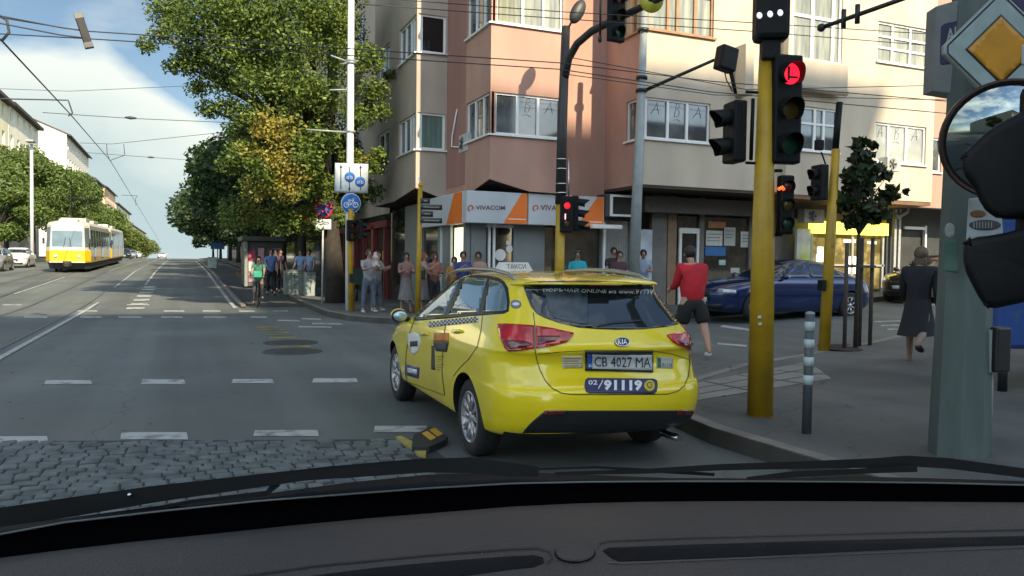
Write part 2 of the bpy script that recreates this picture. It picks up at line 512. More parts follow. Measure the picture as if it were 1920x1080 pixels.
near_kerb = [(4.62, -30), (4.5, 0), (4.40, 3.0), (4.36, 4.4), (4.30, 5.6), (4.45, 6.6), (4.95, 7.45), (5.9, 8.1), (7.4, 9.0), (8.84, 9.57), (9, 9.62), (11.4, 10.2), (14.5, 11.3), (22, 13.0), (30, 13.8), (60, 16)]
slab(near_kerb[:] + [(60, -30)], .145).build('near_pavement', m_pave, kind='structure')
strip(near_kerb, .14, .155).build('near_kerb', m_kerb, kind='structure')
far_kerb = [(60, 20), (30, 18.2), (18, 17.2), (14, 16.8), (9.3, 16.9), (9, 16.9), (6.4, 17.6), (4.9, 18.6), (4.0, 20.0), (3.7, 22), (3.75, 28), (3.9, 40), (4.1, 55), (4.2, 80), (4.3, 120), (4.3, 160), (4.3, 220), (4.3, 400)]
slab(far_kerb + [(60, 400), (60, 220), (60, 120), (60, 80), (60, 55), (60, 40), (60, 28), (30, 30), (9, 28)], .145).build('far_pavement', m_pave, kind='structure')
strip(far_kerb[::-1], -.14, .155).build('far_kerb', m_kerb, kind='structure')
lk = [(-12.0, y) for y in (24, 28, 40, 55, 80, 120, 160, 220, 400)]
slab([(-12.0, 400)] + [(-60, 400), (-60, 220), (-60, 160), (-60, 120), (-60, 80), (-60, 55), (-60, 40), (-60, 28), (-60, 24)] + lk[:-1], .145).build('left_pavement', m_pave, kind='structure')
# pale slab band across the near pavement, joints drawn as dark gaps between slabs
sb = MB(); a = Vector((5.16, 7.55)); b = Vector((10.4, 9.7)); c_ = Vector((5.0, 6.75)); d_ = Vector((11.9, 8.7))
def quadlerp(u, v): return (a.lerp(b, u)).lerp(c_.lerp(d_, u), v)
for i in range(7):
    for j in range(3):
        u0, u1 = i / 7 + .004, (i + 1) / 7 - .004; v0, v1 = j / 3 + .015, (j + 1) / 3 - .015
        q = [quadlerp(u0, v0), quadlerp(u1, v0), quadlerp(u1, v1), quadlerp(u0, v1)]
        sb.add([(p.x, p.y, Hg(p.x, p.y) + .151) for p in q], [(0, 1, 2, 3)])
sb.build('pavement_slab_band', m_slab, kind='structure')
# low separate lane between the carriageway and the far pavement
lane = [(1.75, y) for y in (26.3, 28, 40, 55, 80, 100)]
slab(lane + [(3.72, 100), (3.72, 80), (3.72, 55), (3.72, 40), (3.72, 28), (3.7, 26.3)], .03).build('cycle_lane', mat('dark_lane_asphalt', (.05, .055, .056), .85, 0, .15, 1, bump=.3), kind='structure')
strip(lane, .14, .10).build('lane_kerb', m_kerb, kind='structure')
# painted markings: thin sheets just above the asphalt
m_mark = mat('worn_white_marking', (.42, .43, .41), .7, 0, .2, 5, c2=(.13, .14, .135), c2scale=5, c2th=.56, c2w=.09)
m_marky = mat('worn_yellow_marking', (.30, .24, .05), .8, 0, .2, 5, c2=(.07, .075, .075), c2scale=2.5, c2th=.50, c2w=.12)
mk = MB()
def mark_px(q, off=.005, mb=mk):
    P = [GR(*p) for p in q]
    mb.add([(p.x, p.y, p.z + off) for p in P], [list(range(len(P)))])
for x0, x1, y0, y1 in ((86, 173, 713.5, 721), (267, 348, 712.5, 720.5), (437, 514, 712, 719), (588, 671, 710.5, 718), (-60, 91, 820, 832), (228, 353, 811.5, 825), (478, 598, 808, 819), (703, 802, 800, 812)):
    mark_px([(x0, y0 + (.6 if x0 < 0 else 0)), (x1 - 3, y0), (x1, y1), (x0 - 3, y1)])
for y, h, xs_ in ((583.5, 2.2, ((145, 182), (307, 345), (380, 413), (448, 477), (512, 540))), (595, 2.6, ((45, 88), (222, 265), (302, 342), (382, 424), (150, 190), (470, 500))), (572, 1.8, ((238, 280), (5, 40)))):
    for x0, x1 in xs_: mark_px([(x0, y - h / 2), (x1, y - h / 2 + .2), (x1 + 1, y + h / 2 + .2), (x0, y + h / 2)])
for x0, x1, y in ((520, 560, 600), (565, 600, 597), (585, 640, 606), (560, 620, 612)): mark_px([(x0, y), (x1, y + .8), (x1 + 3, y + 3.0), (x0, y + 2.2)])
def long_line(x, y0, y1, w, mb, dash=None, x1=None):
    y = y0; x1 = x if x1 is None else x1
    while y < y1:
        l = dash[0] if dash else 4; e = min(y + l, y1)
        xa = x + (x1 - x) * (y - y0) / (y1 - y0); xb = x + (x1 - x) * (e - y0) / (y1 - y0)
        mb.add([(xa, y, Hg(0, y) + .012), (xa + w, y, Hg(0, y) + .012), (xb + w, e, Hg(0, e) + .012), (xb, e, Hg(0, e) + .012)], [(0, 1, 2, 3)])
        y = e + (dash[1] if dash else 0)
long_line(-2.62, 10, 29.5, .10, mk)
long_line(-2.75, 38, 160, .09, mk, None, -3.1)
long_line(-1.55, 26, 40, .5, mk, (.9, 1.1))
long_line(-1.6, 40, 160, .09, mk)
long_line(-5.8, 34, 48, .08, mk)
long_line(-4.3, 56, 160, .07, mk)
long_line(1.50, 26, 100, .12, mk)
mark_px([(1355, 610), (1405, 617), (1405, 621), (1350, 614)]); mark_px([(1345, 643), (1400, 648), (1400, 651), (1345, 646)])
for i in range(3): mark_px([(1640 + i * 12, 603 + i * 7), (1740, 600 + i * 8), (1740, 601.5 + i * 8), (1640 + i * 12, 605 + i * 7)])
mk.build('road_markings', m_mark, kind='structure')
ym = MB()
for i in range(9):
    y = 612 + i * 5.2; x = 480 + i * 6
    mark_px([(x, y), (x + 44 + i * 2, y), (x + 46 + i * 2, y + 2.6), (x + 1, y + 2.6)], .005, ym)
ym.build('yellow_road_markings', m_marky, kind='structure')
# tram rails
rl = MB()
for x in (-2.84, -4.35, -5.95, -7.45):
    long_line(x, 14, 170, .045, rl)
rl.build('tram_rails', mat('rail_steel', (.10, .11, .11), .45, .5, .1), kind='structure')
# manhole covers
for i, (px, py, ll) in enumerate(((548, 660, 'round iron manhole cover in the shaded lane, nearer of two'), (545, 643, 'round iron manhole cover beyond the yellow stripes, farther of two'))):
    g = GR(px, py); t = thing('manhole_cover', ll, 'manhole cover', (g.x, g.y, g.z), group='manhole covers in the road')
    MB().lathe([(0, .012), (.40, .012), (.41, .0)], 28).build('cover', mat('cast_iron', (.05, .052, .05), .6, .3, .3, 20), t)
    MB().lathe([(.42, 0), (.42, .010), (.50, .010), (.50, 0)], 28).build('frame_ring', mat('iron_ring', (.045, .045, .04), .7, 0, .3), t)
# cobblestones in fan rows (each stone a raised block)
cb = MB(); crng = random.Random(3)
e0 = Vector((-3.2, 8.35)); e1 = Vector((2.05, 6.60))
def cob_limit(x): return e0.y + (e1.y - e0.y) * (x - e0.x) / (e1.x - e0.x)
row = 0; y = 9.2
while y > 1.0:
    x = -6.0 + (row % 2) * .09; h = .105
    while x < 4.0:
        wdt = crng.uniform(.11, .17)
        xx = x + wdt / 2; yy = y + .16 * math.sin(xx * 2.1) + .05 * math.sin(xx * 5 + row * .3) + crng.uniform(-.012, .012)
        if -6 < xx < 1.75 and yy < cob_limit(xx) - .06:
            g = .0075; rr = crng.uniform(-.06, .06); hz = crng.uniform(.004, .013)
            ca, sa = math.cos(rr), math.sin(rr); a_, b_ = wdt / 2 - g, h / 2 - g
            V = []
            for zz, s_ in ((0, 1), (hz, 1), (hz + .007, .78)):
                for dx, dy in ((-a_, -b_), (a_, -b_), (a_, b_), (-a_, b_)):
                    V.append((xx + (dx * ca - dy * sa) * s_, yy + (dx * sa + dy * ca) * s_, zz + .002))
            cb.add(V, [(8, 9, 10, 11)] + [(i + 4 * k, (i + 1) % 4 + 4 * k, (i + 1) % 4 + 4 * k + 4, i + 4 * k + 4) for k in (0, 1) for i in range(4)])
        x += wdt
    y -= h; row += 1
cb.build('cobblestones', mat('cobble_granite', (.115, .13, .128), .72, 0, .35, 5, bump=.3, bscale=80, c2=(.07, .082, .084), c2scale=4.3, c2th=.55, c2w=.15), kind='stuff', label='grey granite cobbles laid in fan rows at the lower left', cat='cobbles')
sheet([[(-6, 9.25), (e0.x, e0.y), (1.95, 6.63), (1.95, .3), (-6, .3)]], .004).build('cobble_bed', mat('cobble_joint_dirt', (.036, .042, .042), .9, 0, .3, 9), kind='structure')

# ================================================================== CORNER BUILDING
m_cream = mat('cream_render', (.50, .43, .33), .85, 0, .11, .9, bump=.08, bscale=120, c2=(.45, .385, .30), c2scale=.5, stretch=(1.3, 1.3, .55))
m_taupe = mat('taupe_render', (.40, .34, .27), .85, 0, .11, .9, bump=.08, bscale=120, c2=(.36, .30, .24), c2scale=.6, stretch=(1.3, 1.3, .55))
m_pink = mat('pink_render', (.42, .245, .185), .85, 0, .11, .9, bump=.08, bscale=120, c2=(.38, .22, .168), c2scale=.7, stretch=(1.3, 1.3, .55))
m_pink_shade = mat('shaded_pink_render', (.28, .145, .12), .85, 0, .11, .9, bump=.08, bscale=120, stretch=(1.3, 1.3, .55))  # darker copy of the pink, the side wall's shade put into its colour
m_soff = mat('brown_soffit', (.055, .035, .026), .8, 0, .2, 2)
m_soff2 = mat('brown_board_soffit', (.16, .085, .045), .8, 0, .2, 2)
m_pane = mat('window_pane', (.035, .045, .05), .04, 0, .3, .9, spec=1.0, c2=(.13, .14, .14), c2scale=1.1, c2th=.55, c2w=.12)
m_pane_lit = mat('sunlit_curtain_pane', (.22, .22, .16), .08, 0, .45, 2, spec=.8, stretch=(4, 4, .4))  # curtain streaks, with the upper floors' sunlight put into the pale colour
m_pane_green = mat('green_curtain_pane', (.09, .15, .13), .08, 0, .35, 3, spec=.8, stretch=(6, 6, .3))
m_pane_dark = mat('dark_open_pane', (.008, .008, .009), .08, 0, .2, 2, spec=.6)
m_wood = mat('brown_wood_frame', (.30, .15, .06), .5, 0, .2, 4)
m_draw = mat('dark_painted_motif', (.10, .11, .115), .6, 0, 0)

def facade(mb, P0, D, length, z0, z1, holes, depth=.16):
    """wall sheet from P0 along unit D, outward normal = D rotated -90deg; holes (s0,s1,z0,z1) get reveals"""
    D = Vector(D).normalized(); nrm = Vector((D.y, -D.x))
    ss = sorted({0, length} | {h[0] for h in holes} | {h[1] for h in holes}); zs = sorted({z0, z1} | {h[2] for h in holes} | {h[3] for h in holes})
    P0 = Vector(P0)
    def W(s, z, q=0): p = P0 + D * s - nrm * q; return (p.x, p.y, z)
    for i in range(len(ss) - 1):
        for j in range(len(zs) - 1):
            sm = (ss[i] + ss[i + 1]) / 2; zm = (zs[j] + zs[j + 1]) / 2
            if any(h[0] < sm < h[1] and h[2] < zm < h[3] for h in holes): continue
            mb.add([W(ss[i], zs[j]), W(ss[i + 1], zs[j]), W(ss[i + 1], zs[j + 1]), W(ss[i], zs[j + 1])], [(0, 1, 2, 3)])
    for s0, s1, a, b in holes:
        for q in ([W(s0, a), W(s1, a), W(s1, a, depth), W(s0, a, depth)], [W(s0, b), W(s1, b), W(s1, b, depth), W(s0, b, depth)],
                  [W(s0, a), W(s0, b), W(s0, b, depth), W(s0, a, depth)], [W(s1, a), W(s1, b), W(s1, b, depth), W(s1, a, depth)]):
            mb.add(q, [(0, 1, 2, 3)])
    return mb
def window(root, P0, D, s0, s1, a, b, panes=3, fr=.06, post=None, m_fr=None, m_p=None, inset=.08, sill=True, hbar=None, motif=False, depth=.16):
    """window = frame bars > pane; lies in a facade hole"""
    m_fr = m_fr or m_frame; m_p = m_p or m_pane
    D = Vector(D).normalized(); nrm = Vector((D.y, -D.x)); P0 = Vector(P0)
    mtx = Matrix(((D.x, -nrm.x, 0, P0.x), (D.y, -nrm.y, 0, P0.y), (0, 0, 1, 0), (0, 0, 0, 1)))   # local x=along wall, y=into wall
    mb = MB()
    y0, y1 = inset - .03, inset + .03
    mb.box(s0, s1, y0, y1, a, a + fr); mb.box(s0, s1, y0, y1, b - fr, b)
    mb.box(s0, s0 + (post or fr), y0 - .003, y1, a, b); mb.box(s1 - fr, s1, y0 - .003, y1, a, b)
    bars = panes if isinstance(panes, list) else [s0 + (s1 - s0) * k / panes for k in range(1, panes)]
    for s in bars: mb.box(s - fr * .7, s + fr * .7, y0 - .003, y1, a, b)
    if hbar:
        for hz in hbar: mb.box(s0, s1, y0 - .001, y1 - .002, hz - fr / 2, hz + fr / 2)
    if sill: mb.box(s0 - .06, s1 + .06, -.07, .05, a - .05, a - .002)
    mb.xf(mtx); w_ = mb.build('window', m_fr, root, world=True)
    pb = MB().box(s0 + fr / 2, s1 - fr / 2, inset + .012, inset + .02, a + fr / 2, b - fr / 2)
    pb.xf(mtx); pb.build('pane', m_p, w_, world=True)
    if motif:
        mo = MB(); e = [s0] + bars + [s1]
        for k in range(len(e) - 1):
            cxm = (e[k] + e[k + 1]) / 2; wdt = (e[k + 1] - e[k]) * .55; zt = b - .22; yy = inset + .004
            hh = (b - a) * .26; wr = random.Random(int(s0 * 100 + a * 10 + k))
            Bs = [[(-.45, -.75), (-.2, 0), (-.05, .9), (.3, .95), (.38, .6), (0, .25), (.42, .1), (.38, -.45), (-.1, -.7)], [(-.7, -1.1), (0, -.95), (.6, -1.2)]]
            As = [[(-.6, -.6), (-.1, .2), (.25, .8), (.3, .1), (.45, -.55)], [(-.4, -.15), (.15, .0), (.6, -.1)]]
            for lp in (Bs if k % 2 else As):
                mo.tube([(cxm + x * wdt * .55 + wr.uniform(-.02, .02), yy, zt + z * hh * .8 - .06) for x, z in lp], .0055, 4)
        mo.xf(mtx); build_each(mo, 'painted_motif', m_draw, w_, world=True)
    return w_
cbld = thing('apartment_building', 'pink and cream corner apartment block with bay windows over ground floor shops', 'building', (7.3, 19.5, 0))
Z2, Z2t, Z3, Z3t, Z4, Z4t, ZT = 4.90, 5.98, 7.76, 8.88, 10.64, 11.76, 13.2
def holes(s0, s1): return [(s0, s1, Z2, Z2t), (s0, s1, Z3, Z3t), (s0, s1, Z4, Z4t)]
# pink corner volume with a cut-away underside
pk = MB()
facade(pk, (7.35, 18.9), (1, 0), 2.15, 3.72, ZT, holes(.02, 2.05))
facade(pk, (7.35, 22.5), (0, -1), 3.6, 3.72, ZT, holes(1.75, 3.58))
pk.add([(7.35, 18.9, 3.72), (9.5, 18.9, 3.72), (9.5, 18.9, 3.43), (8.49, 18.9, 3.45)], [(0, 1, 2, 3)])
pk.add([(7.35, 18.9, 3.72), (7.35, 22.5, 3.72), (7.35, 22.5, 3.40), (7.35, 20.3, 3.48)], [(0, 1, 2, 3)])
facade(pk, (9.5, 18.9), (0, 1), .8, 3.43, ZT, [])
pk.box(7.35, 9.5, 18.9, 22.5, ZT, ZT + .2)
pk.build('pink_corner_wall', m_pink, cbld, world=True)
rs = MB(); facade(rs, (7.346, 22.5), (0, -1), 1.70, 3.73, ZT - .01, []); rs.build('shaded_pink_side_wall', m_pink_shade, cbld, world=True)
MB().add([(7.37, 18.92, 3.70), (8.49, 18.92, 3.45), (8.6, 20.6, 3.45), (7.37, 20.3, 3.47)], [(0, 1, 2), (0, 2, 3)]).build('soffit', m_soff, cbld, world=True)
pw = MB(); facade(pw, (9.5, 19.7), (1, 0), 1.71, 3.43, ZT, []); pw.box(9.5, 11.21, 19.72, 22, ZT, ZT + .2)
pw.build('recessed_pink_wall', m_pink, cbld, world=True)
for a_, b_, mm, mo in ((Z2, Z2t, m_pane, True), (Z3, Z3t, m_pane_lit, False), (Z4, Z4t, m_pane, False)):
    window(cbld, (7.35, 18.9), (1, 0), .02, 2.05, a_, b_, [.78, 1.38] if mo else [.9, 1.5], fr=.055, post=.17, m_p=mm, motif=mo)
    window(cbld, (7.35, 22.5), (0, -1), 1.75, 3.58, a_, b_, 3, fr=.05, m_p=m_pane if not mo else m_pane, motif=mo)
# taupe bay on the left
tp = MB()
facade(tp, (6.4, 22.5), (1, 0), .95, 3.74, ZT, [(.05, .90, Z2, Z2t), (.05, .90, Z3, Z3t), (.05, .90, Z4, Z4t)])
facade(tp, (6.4, 28), (0, -1), 5.5, 3.74, ZT, [(3.5, 5.42, Z2, Z2t), (3.5, 5.42, Z3, Z3t), (3.5, 5.42, Z4, Z4t), (.6, 2.2, Z2, Z2t), (.6, 2.2, Z3, Z3t)])
tp.add([(6.4, 22.5, 3.74), (7.35, 22.5, 3.74), (7.35, 22.5, 3.45), (7.2, 22.5, 3.47)], [(0, 1, 2, 3)])
tp.add([(6.4, 22.5, 3.74), (6.4, 28, 3.74), (6.4, 28, 3.5), (6.4, 25.0, 3.5)], [(0, 1, 2, 3)])
facade(tp, (7.35, 28), (-1, 0), .95, 3.6, ZT, [])
tp.box(6.4, 7.35, 22.5, 28, ZT, ZT + .2)
tp.build('taupe_bay_wall', m_taupe, cbld, world=True)
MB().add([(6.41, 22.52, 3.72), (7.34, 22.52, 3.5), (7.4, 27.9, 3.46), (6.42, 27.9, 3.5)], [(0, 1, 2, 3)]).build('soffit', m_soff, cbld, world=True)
for a_, b_, mm in ((Z2, Z2t, m_pane_green), (Z3, Z3t, m_pane_dark), (Z4, Z4t, m_pane)):
    window(cbld, (6.4, 22.5), (1, 0), .05, .90, a_, b_, [], fr=.06, post=.14, m_p=mm)
    window(cbld, (6.4, 28), (0, -1), 3.5, 5.42, a_, b_, [4.1, 4.7, 5.0], fr=.06, m_p=m_pane)
    if a_ < 8: window(cbld, (6.4, 28), (0, -1), .6, 2.2, a_, b_, 2, m_p=m_pane)
# cream block on the right
cr = MB()
facade(cr, (11.21, 19.7), (0, -1), 2.0, 3.68, ZT, [(1.15, 1.94, Z2, Z2t), (.75, 1.94, Z3, Z3t)])
cr.build('cream_block_side_wall', m_pink, cbld, world=True)
cr = MB()
facade(cr, (11.21, 17.7), (1, 0), 4.6, 3.68, ZT, [(.04, 2.15, Z2, Z2t), (.08, 2.2, Z3, Z3t), (.08, 2.2, Z4, Z4t)])
facade(cr, (15.81, 17.45), (1, 0), 5.87, 3.62, ZT, [(.25, 1.95, Z2, 6.15), (.12, 2.0, 7.45, 9.6), (3.4, 5.55, Z2 - .15, Z2t - .05), (3.4, 5.62, Z3 - .02, Z3t + .06), (3.4, 5.62, Z4, Z4t)])
facade(cr, (21.68, 17.45), (0, 1), .5, 3.62, ZT, [])
cr.add([(15.81, 17.7, 3.62), (15.81, 17.45, 3.62), (15.81, 17.45, ZT), (15.81, 17.7, ZT)], [(0, 1, 2, 3)])
cr.box(11.21, 21.68, 17.75, 26, ZT, ZT + .2)
cr.build('cream_block_wall', m_cream, cbld, world=True)
window(cbld, (11.21, 17.7), (1, 0), .04, 2.15, Z2, Z2t, [.80, 1.42], fr=.055, post=.10, motif=True)
window(cbld, (11.21, 19.7), (0, -1), 1.15, 1.94, Z2, Z2t, [], fr=.05, motif=True)
for a_, b_ in ((Z3, Z3t), (Z4, Z4t)):
    window(cbld, (11.21, 17.7), (1, 0), .08, 2.2, a_, b_, [.75, 1.05, 1.62], m_fr=m_wood, m_p=m_pane_lit)
window(cbld, (11.21, 19.7), (0, -1), .75, 1.94, Z3, Z3t, 2, m_fr=m_wood, m_p=m_pane_lit)
window(cbld, (15.81, 17.45), (1, 0), .12, 2.0, 7.45, 9.6, [.9, 1.68], fr=.085, hbar=[8.72], m_p=m_pane_lit)
window(cbld, (15.81, 17.45), (1, 0), .25, 1.95, Z2, 6.15, [1.08, 1.42], hbar=[5.68], motif=False)
window(cbld, (15.81, 17.45), (1, 0), 3.4, 5.55, Z2 - .15, Z2t - .05, [4.0, 4.75], motif=True, m_p=mat('pale_poster_pane', (.30, .31, .28), .12, 0, .3, 1.3, spec=.8))
window(cbld, (15.81, 17.45), (1, 0), 3.4, 5.62, Z3 - .02, Z3t + .06, [4.05, 4.80], hbar=[8.18, 8.52], m_p=m_pane_lit)
window(cbld, (15.81, 17.45), (1, 0), 3.4, 5.62, Z4, Z4t, [4.05, 4.80])
ct = MB(); text_px('COM', [(1532, 184), (1558, 186), (1558, 197), (1532, 195)], hit_plane((16, 17.45, 0), (0, -1, 0)), ct, -.06 + .03)
ct.build('window_lettering', m_draw, cbld, world=True)
# pink return wall and its window at the far right
pr = MB(); facade(pr, (21.68, 17.95), (1, 0), 6, 3.5, ZT, [(.02, 1.0, 4.65, 5.75), (.3, 1.5, Z3, Z3t)]); pr.box(21.7, 27.6, 18.1, 24, ZT - .01, ZT + .19); pr.build('pink_return_wall', m_pink, cbld, world=True)
window(cbld, (21.68, 17.95), (1, 0), .02, 1.0, 4.65, 5.75, [.55], motif=True); window(cbld, (21.68, 17.95), (1, 0), .3, 1.5, Z3, Z3t, 2)
# balcony of the cream block
bc = MB(); bc.bbox(15.9, 17.75, 17.12, 17.44, 6.62, 7.40, .05); bc.bbox(14.15, 14.45, 17.25, 17.69, 6.25, 7.62, .02)
build_each(bc, 'balcony', m_cream, cbld, world=True)
MB().tube([(15.9, 17.2, 6.6), (17.75, 17.2, 6.6)], .10, 12).build('balcony_edge', m_taupe, cbld, world=True)
# undersides
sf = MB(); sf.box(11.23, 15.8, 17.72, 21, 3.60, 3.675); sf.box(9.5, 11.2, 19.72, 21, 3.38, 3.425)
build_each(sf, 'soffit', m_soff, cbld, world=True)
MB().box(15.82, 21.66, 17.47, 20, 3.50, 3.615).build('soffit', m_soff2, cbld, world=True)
MB().box(12.1, 19.0, 18.9, 19.2, 3.05, 3.5).build('beam', mat('grey_beam', (.10, .09, .08), .8), cbld, world=True)  # one dull grey-brown for the whole beam
# ground floor
YS = 19.5
gf = MB(); m_gf = mat('grey_metal_panel', (.17, .19, .19), .55, 0, .1, 1.5)
m_shopglass = mat('shop_glass', (.02, .022, .02), .05, 0, .5, 1.6, spec=.9, c2=(.05, .045, .035), c2scale=1.5)
def xat(px, py=470, Y=YS): return PY(px, py, Y).x
def yat(px, py=470, X=7.0): return PX(px, py, X).y
gf.box(xat(873), xat(911), YS, YS + .2, -.2, 3.4); gf.box(xat(963), xat(1021), YS, YS + .2, -.2, 3.4); gf.box(xat(1126), xat(1134), YS - .05, YS + .2, -.2, 3.4)
gf.box(6.95, 7.05, yat(873, 470, 6.98), YS, -.2, 3.4) if False else None
gf.box(6.95, 7.12, YS, yat(848), -.2, 3.0) if False else None
gf.box(6.98, 7.12, yat(845), yat(822), -.2, 3.4); gf.box(6.98, 7.12, yat(792), yat(760), -.2, 3.4)
build_each(gf, 'grey_shop_wall', m_gf, cbld, world=True)
gg = MB(); gg.box(xat(911), xat(963), YS + .08, YS + .1, .1, 2.55); gg.box(xat(1021), xat(1126), YS + .08, YS + .1, .1, 2.6)
gg.box(7.05, 7.07, YS, 27.9, .1, 3.4); build_each(gg, 'shop_window', m_shopglass, cbld, world=True)
wf = MB()
for px in (917, 926): wf.box(xat(px) - .03, xat(px) + .03, YS - .03, YS + .05, .1, 2.6)
for px in (1130,): wf.box(xat(px) - .035, xat(px) + .035, YS - .1, YS - .05, .1, 2.75)
for px in (849, 830): wf.box(6.93, 6.99, yat(px) - .03, yat(px) + .03, .1, 2.6)
wf.box(xat(911), xat(963), YS + .02, YS + .07, 2.50, 2.58); wf.box(xat(911), xat(963), YS + .02, YS + .07, .12, .22)
build_each(wf, 'shop_frame', m_frame, cbld, world=True)
MB().box(7.0, 7.03, yat(869), yat(852), 1.55, 2.5).build('lit_shop_window', mat('warm_lit_window', (.95, .85, .5), .5, emit=.9, var=.2, scale=3), cbld, world=True)
dec = MB()
for px, py, r_ in ((938, 478, .16), (953, 455, .07), (955, 467, .10)): 
    p = PY(px, py, YS + .07); dec.cyl(p, p + Vector((0, -.012, 0)), r_, 16)
build_each(dec, 'door_sticker', m_white, cbld, world=True)
# shutter, posters and the shops under the cream block
sh = MB()
x0, x1 = xat(1135), xat(1180)
k = x0
while k < x1: sh.box(k, k + .05, YS - .02, YS + .03, .1, 2.8); k += .06
sh.build('roller_shutter', mat('shutter_grey', (.24, .24, .225), .6, 0, .1), cbld, world=True)
wl2 = MB(); Y2 = 19.4
def seg(a_, b_, z0=-.2, z1=3.6, y0=Y2, y1=Y2 + .15, mb=wl2): mb.box(xat(a_, 470, y0), xat(b_, 470, y0), y0, y1, z0, z1)
seg(1181, 1200); seg(1222, 1250); seg(1311, 1320); seg(1405, 1524)
build_each(wl2, 'grey_shop_wall', mat('grey_brown_wall', (.15, .145, .135), .8, 0, .15, 2), cbld, world=True)
w3 = MB(); seg(1252, 1268, mb=w3); w3.build('wooden_door_jamb', mat('worn_wood', (.22, .15, .09), .7, 0, .25, 6, stretch=(6, 6, 1)), cbld, world=True)
gl = MB(); gl.box(xat(1268), xat(1311), Y2 + .08, Y2 + .1, .2, 3.4); gl.box(xat(1320), xat(1405), Y2 + .08, Y2 + .1, .2, 3.4); build_each(gl, 'shop_window', m_shopglass, cbld, world=True)
dr = MB()
xa, xb = xat(1270), xat(1308)
for q in ((xa, xa + .09), (xb - .09, xb)): dr.box(q[0], q[1], Y2 + .0, Y2 + .06, .1, 2.65)
dr.box(xa + .09, xb - .09, Y2 + .0, Y2 + .06, 2.5, 2.66); dr.box(xa + .09, xb - .09, Y2, Y2 + .06, .15, 1.15)
dr.build('shop_door', m_frame, cbld, world=True)
for nm, c, q in (('notice', (.55, .55, .52), (1324, 1354, 432, 461)), ('notice', (.42, .43, .41), (1358, 1378, 426, 461)), ('notice', (.52, .52, .50), (1389, 1407, 434, 464)), ('blue_notice', (.02, .13, .36), (1322, 1360, 462, 480)), ('orange_notice', (.35, .15, .06), (1328, 1360, 415, 428)), ('small_notice', (.35, .5, .45), (1348, 1360, 487, 497)), ('small_notice', (.4, .42, .36), (1370, 1386, 502, 512))):
    a_ = PY(q[0], q[2], Y2 + .06); b_ = PY(q[1], q[3], Y2 + .06)
    nb_ = MB().box(a_.x, b_.x, Y2 + .05, Y2 + .07, b_.z, a_.z).build(nm, mat(nm + str(c), c, .6), cbld, world=True)
    if 'notice' == nm:
        lm = MB()
        for k in range(3): lm.box(a_.x + .05, b_.x - .06 - .03 * k, Y2 + .043, Y2 + .048, a_.z - .12 - k * .1, a_.z - .10 - k * .1)
        lm.build('printed_lines', m_draw, nb_, world=True)
# poster panel beside the grey pole
a_ = PY(1198, 430, Y2 - .05); b_ = PY(1221, 540, Y2 - .05)
MB().box(a_.x, b_.x, Y2 - .06, Y2 - .03, b_.z, a_.z).build('poster', mat('pale_blue_poster', (.42, .47, .53), .4, 0, .2, 3, c2=(.45, .08, .05), c2scale=1.5, c2th=.68, c2w=.05), cbld, world=True)
# illuminated yellow shop
Y3 = 18.9
ys_ = MB(); a_ = PY(1521, 420, Y3); b_ = PY(1661, 443, Y3)
ys_.box(a_.x, b_.x, Y3 - .1, Y3 + .12, b_.z + .02, a_.z + .10); ys_.build('lit_shop_sign', mat('lit_yellow_sign', (.98, .86, .12), .4, 0, .3, 1.2, emit=1.2), cbld, world=True)
yy2 = MB(); yy2.box(a_.x - .55, a_.x, Y3, Y3 + .1, .2, b_.z + .15); yy2.build('yellow_green_panel', mat('lime_panel', (.42, .50, .10), .5, 0, .3, 2.2, c2=(.5, .5, .42), c2scale=1.3), cbld, world=True)
yy2 = MB(); p = PY(1640, 420, Y3 - .1); yy2.box(p.x - .6, b_.x, Y3 + .0, Y3 + .1, a_.z + .07, a_.z + .45); yy2.build('ochre_panel', mat('ochre_panel', (.30, .20, .02), .6), cbld, world=True)
inn_m = mat('lit_interior', (.55, .42, .16), .5, 0, .7, 1.1, emit=.16, c2=(.08, .06, .03), c2scale=1.3); inn = MB(); inn.box(a_.x, b_.x, Y3 + .09, Y3 + .11, .2, b_.z + .09); build_each(inn, 'shop_window', mat('shop_glass_warm', (.11, .085, .03), .06, 0, .6, 1.4, spec=.9, c2=(.45, .38, .16), c2scale=1.7, c2th=.62, emit=0), cbld, world=True)  # warm patches in the glass colour stand in for the lit interior
sfm = MB()
for px in (1523, 1560, 1600, 1657): sfm.box(xat(px, 470, Y3) - .04, xat(px, 470, Y3) + .04, Y3 + .02, Y3 + .08, .2, b_.z + .09)
sfm.box(a_.x, b_.x, Y3 + .02, Y3 + .08, b_.z - 1.0, b_.z - .94)
build_each(sfm, 'shop_frame', mat('shop_frame_grey', (.3, .3, .28), .5), cbld, world=True)
li = MB()
for px, py, wx, wz in ((1538, 470, .12, .12), (1537, 484, .14, .12), (1598, 497, .3, .28), (1593, 452, .25, .05), (1635, 455, .2, .04)):
    p = PY(px, py, Y3 + .07); li.box(p.x - wx, p.x + wx, Y3 + .065, Y3 + .08, p.z - wz, p.z + wz)
build_each(li, 'lit_display', mat('lit_display', (.9, .88, .8), .5, 0, .3, 4, emit=.8), cbld, world=True)
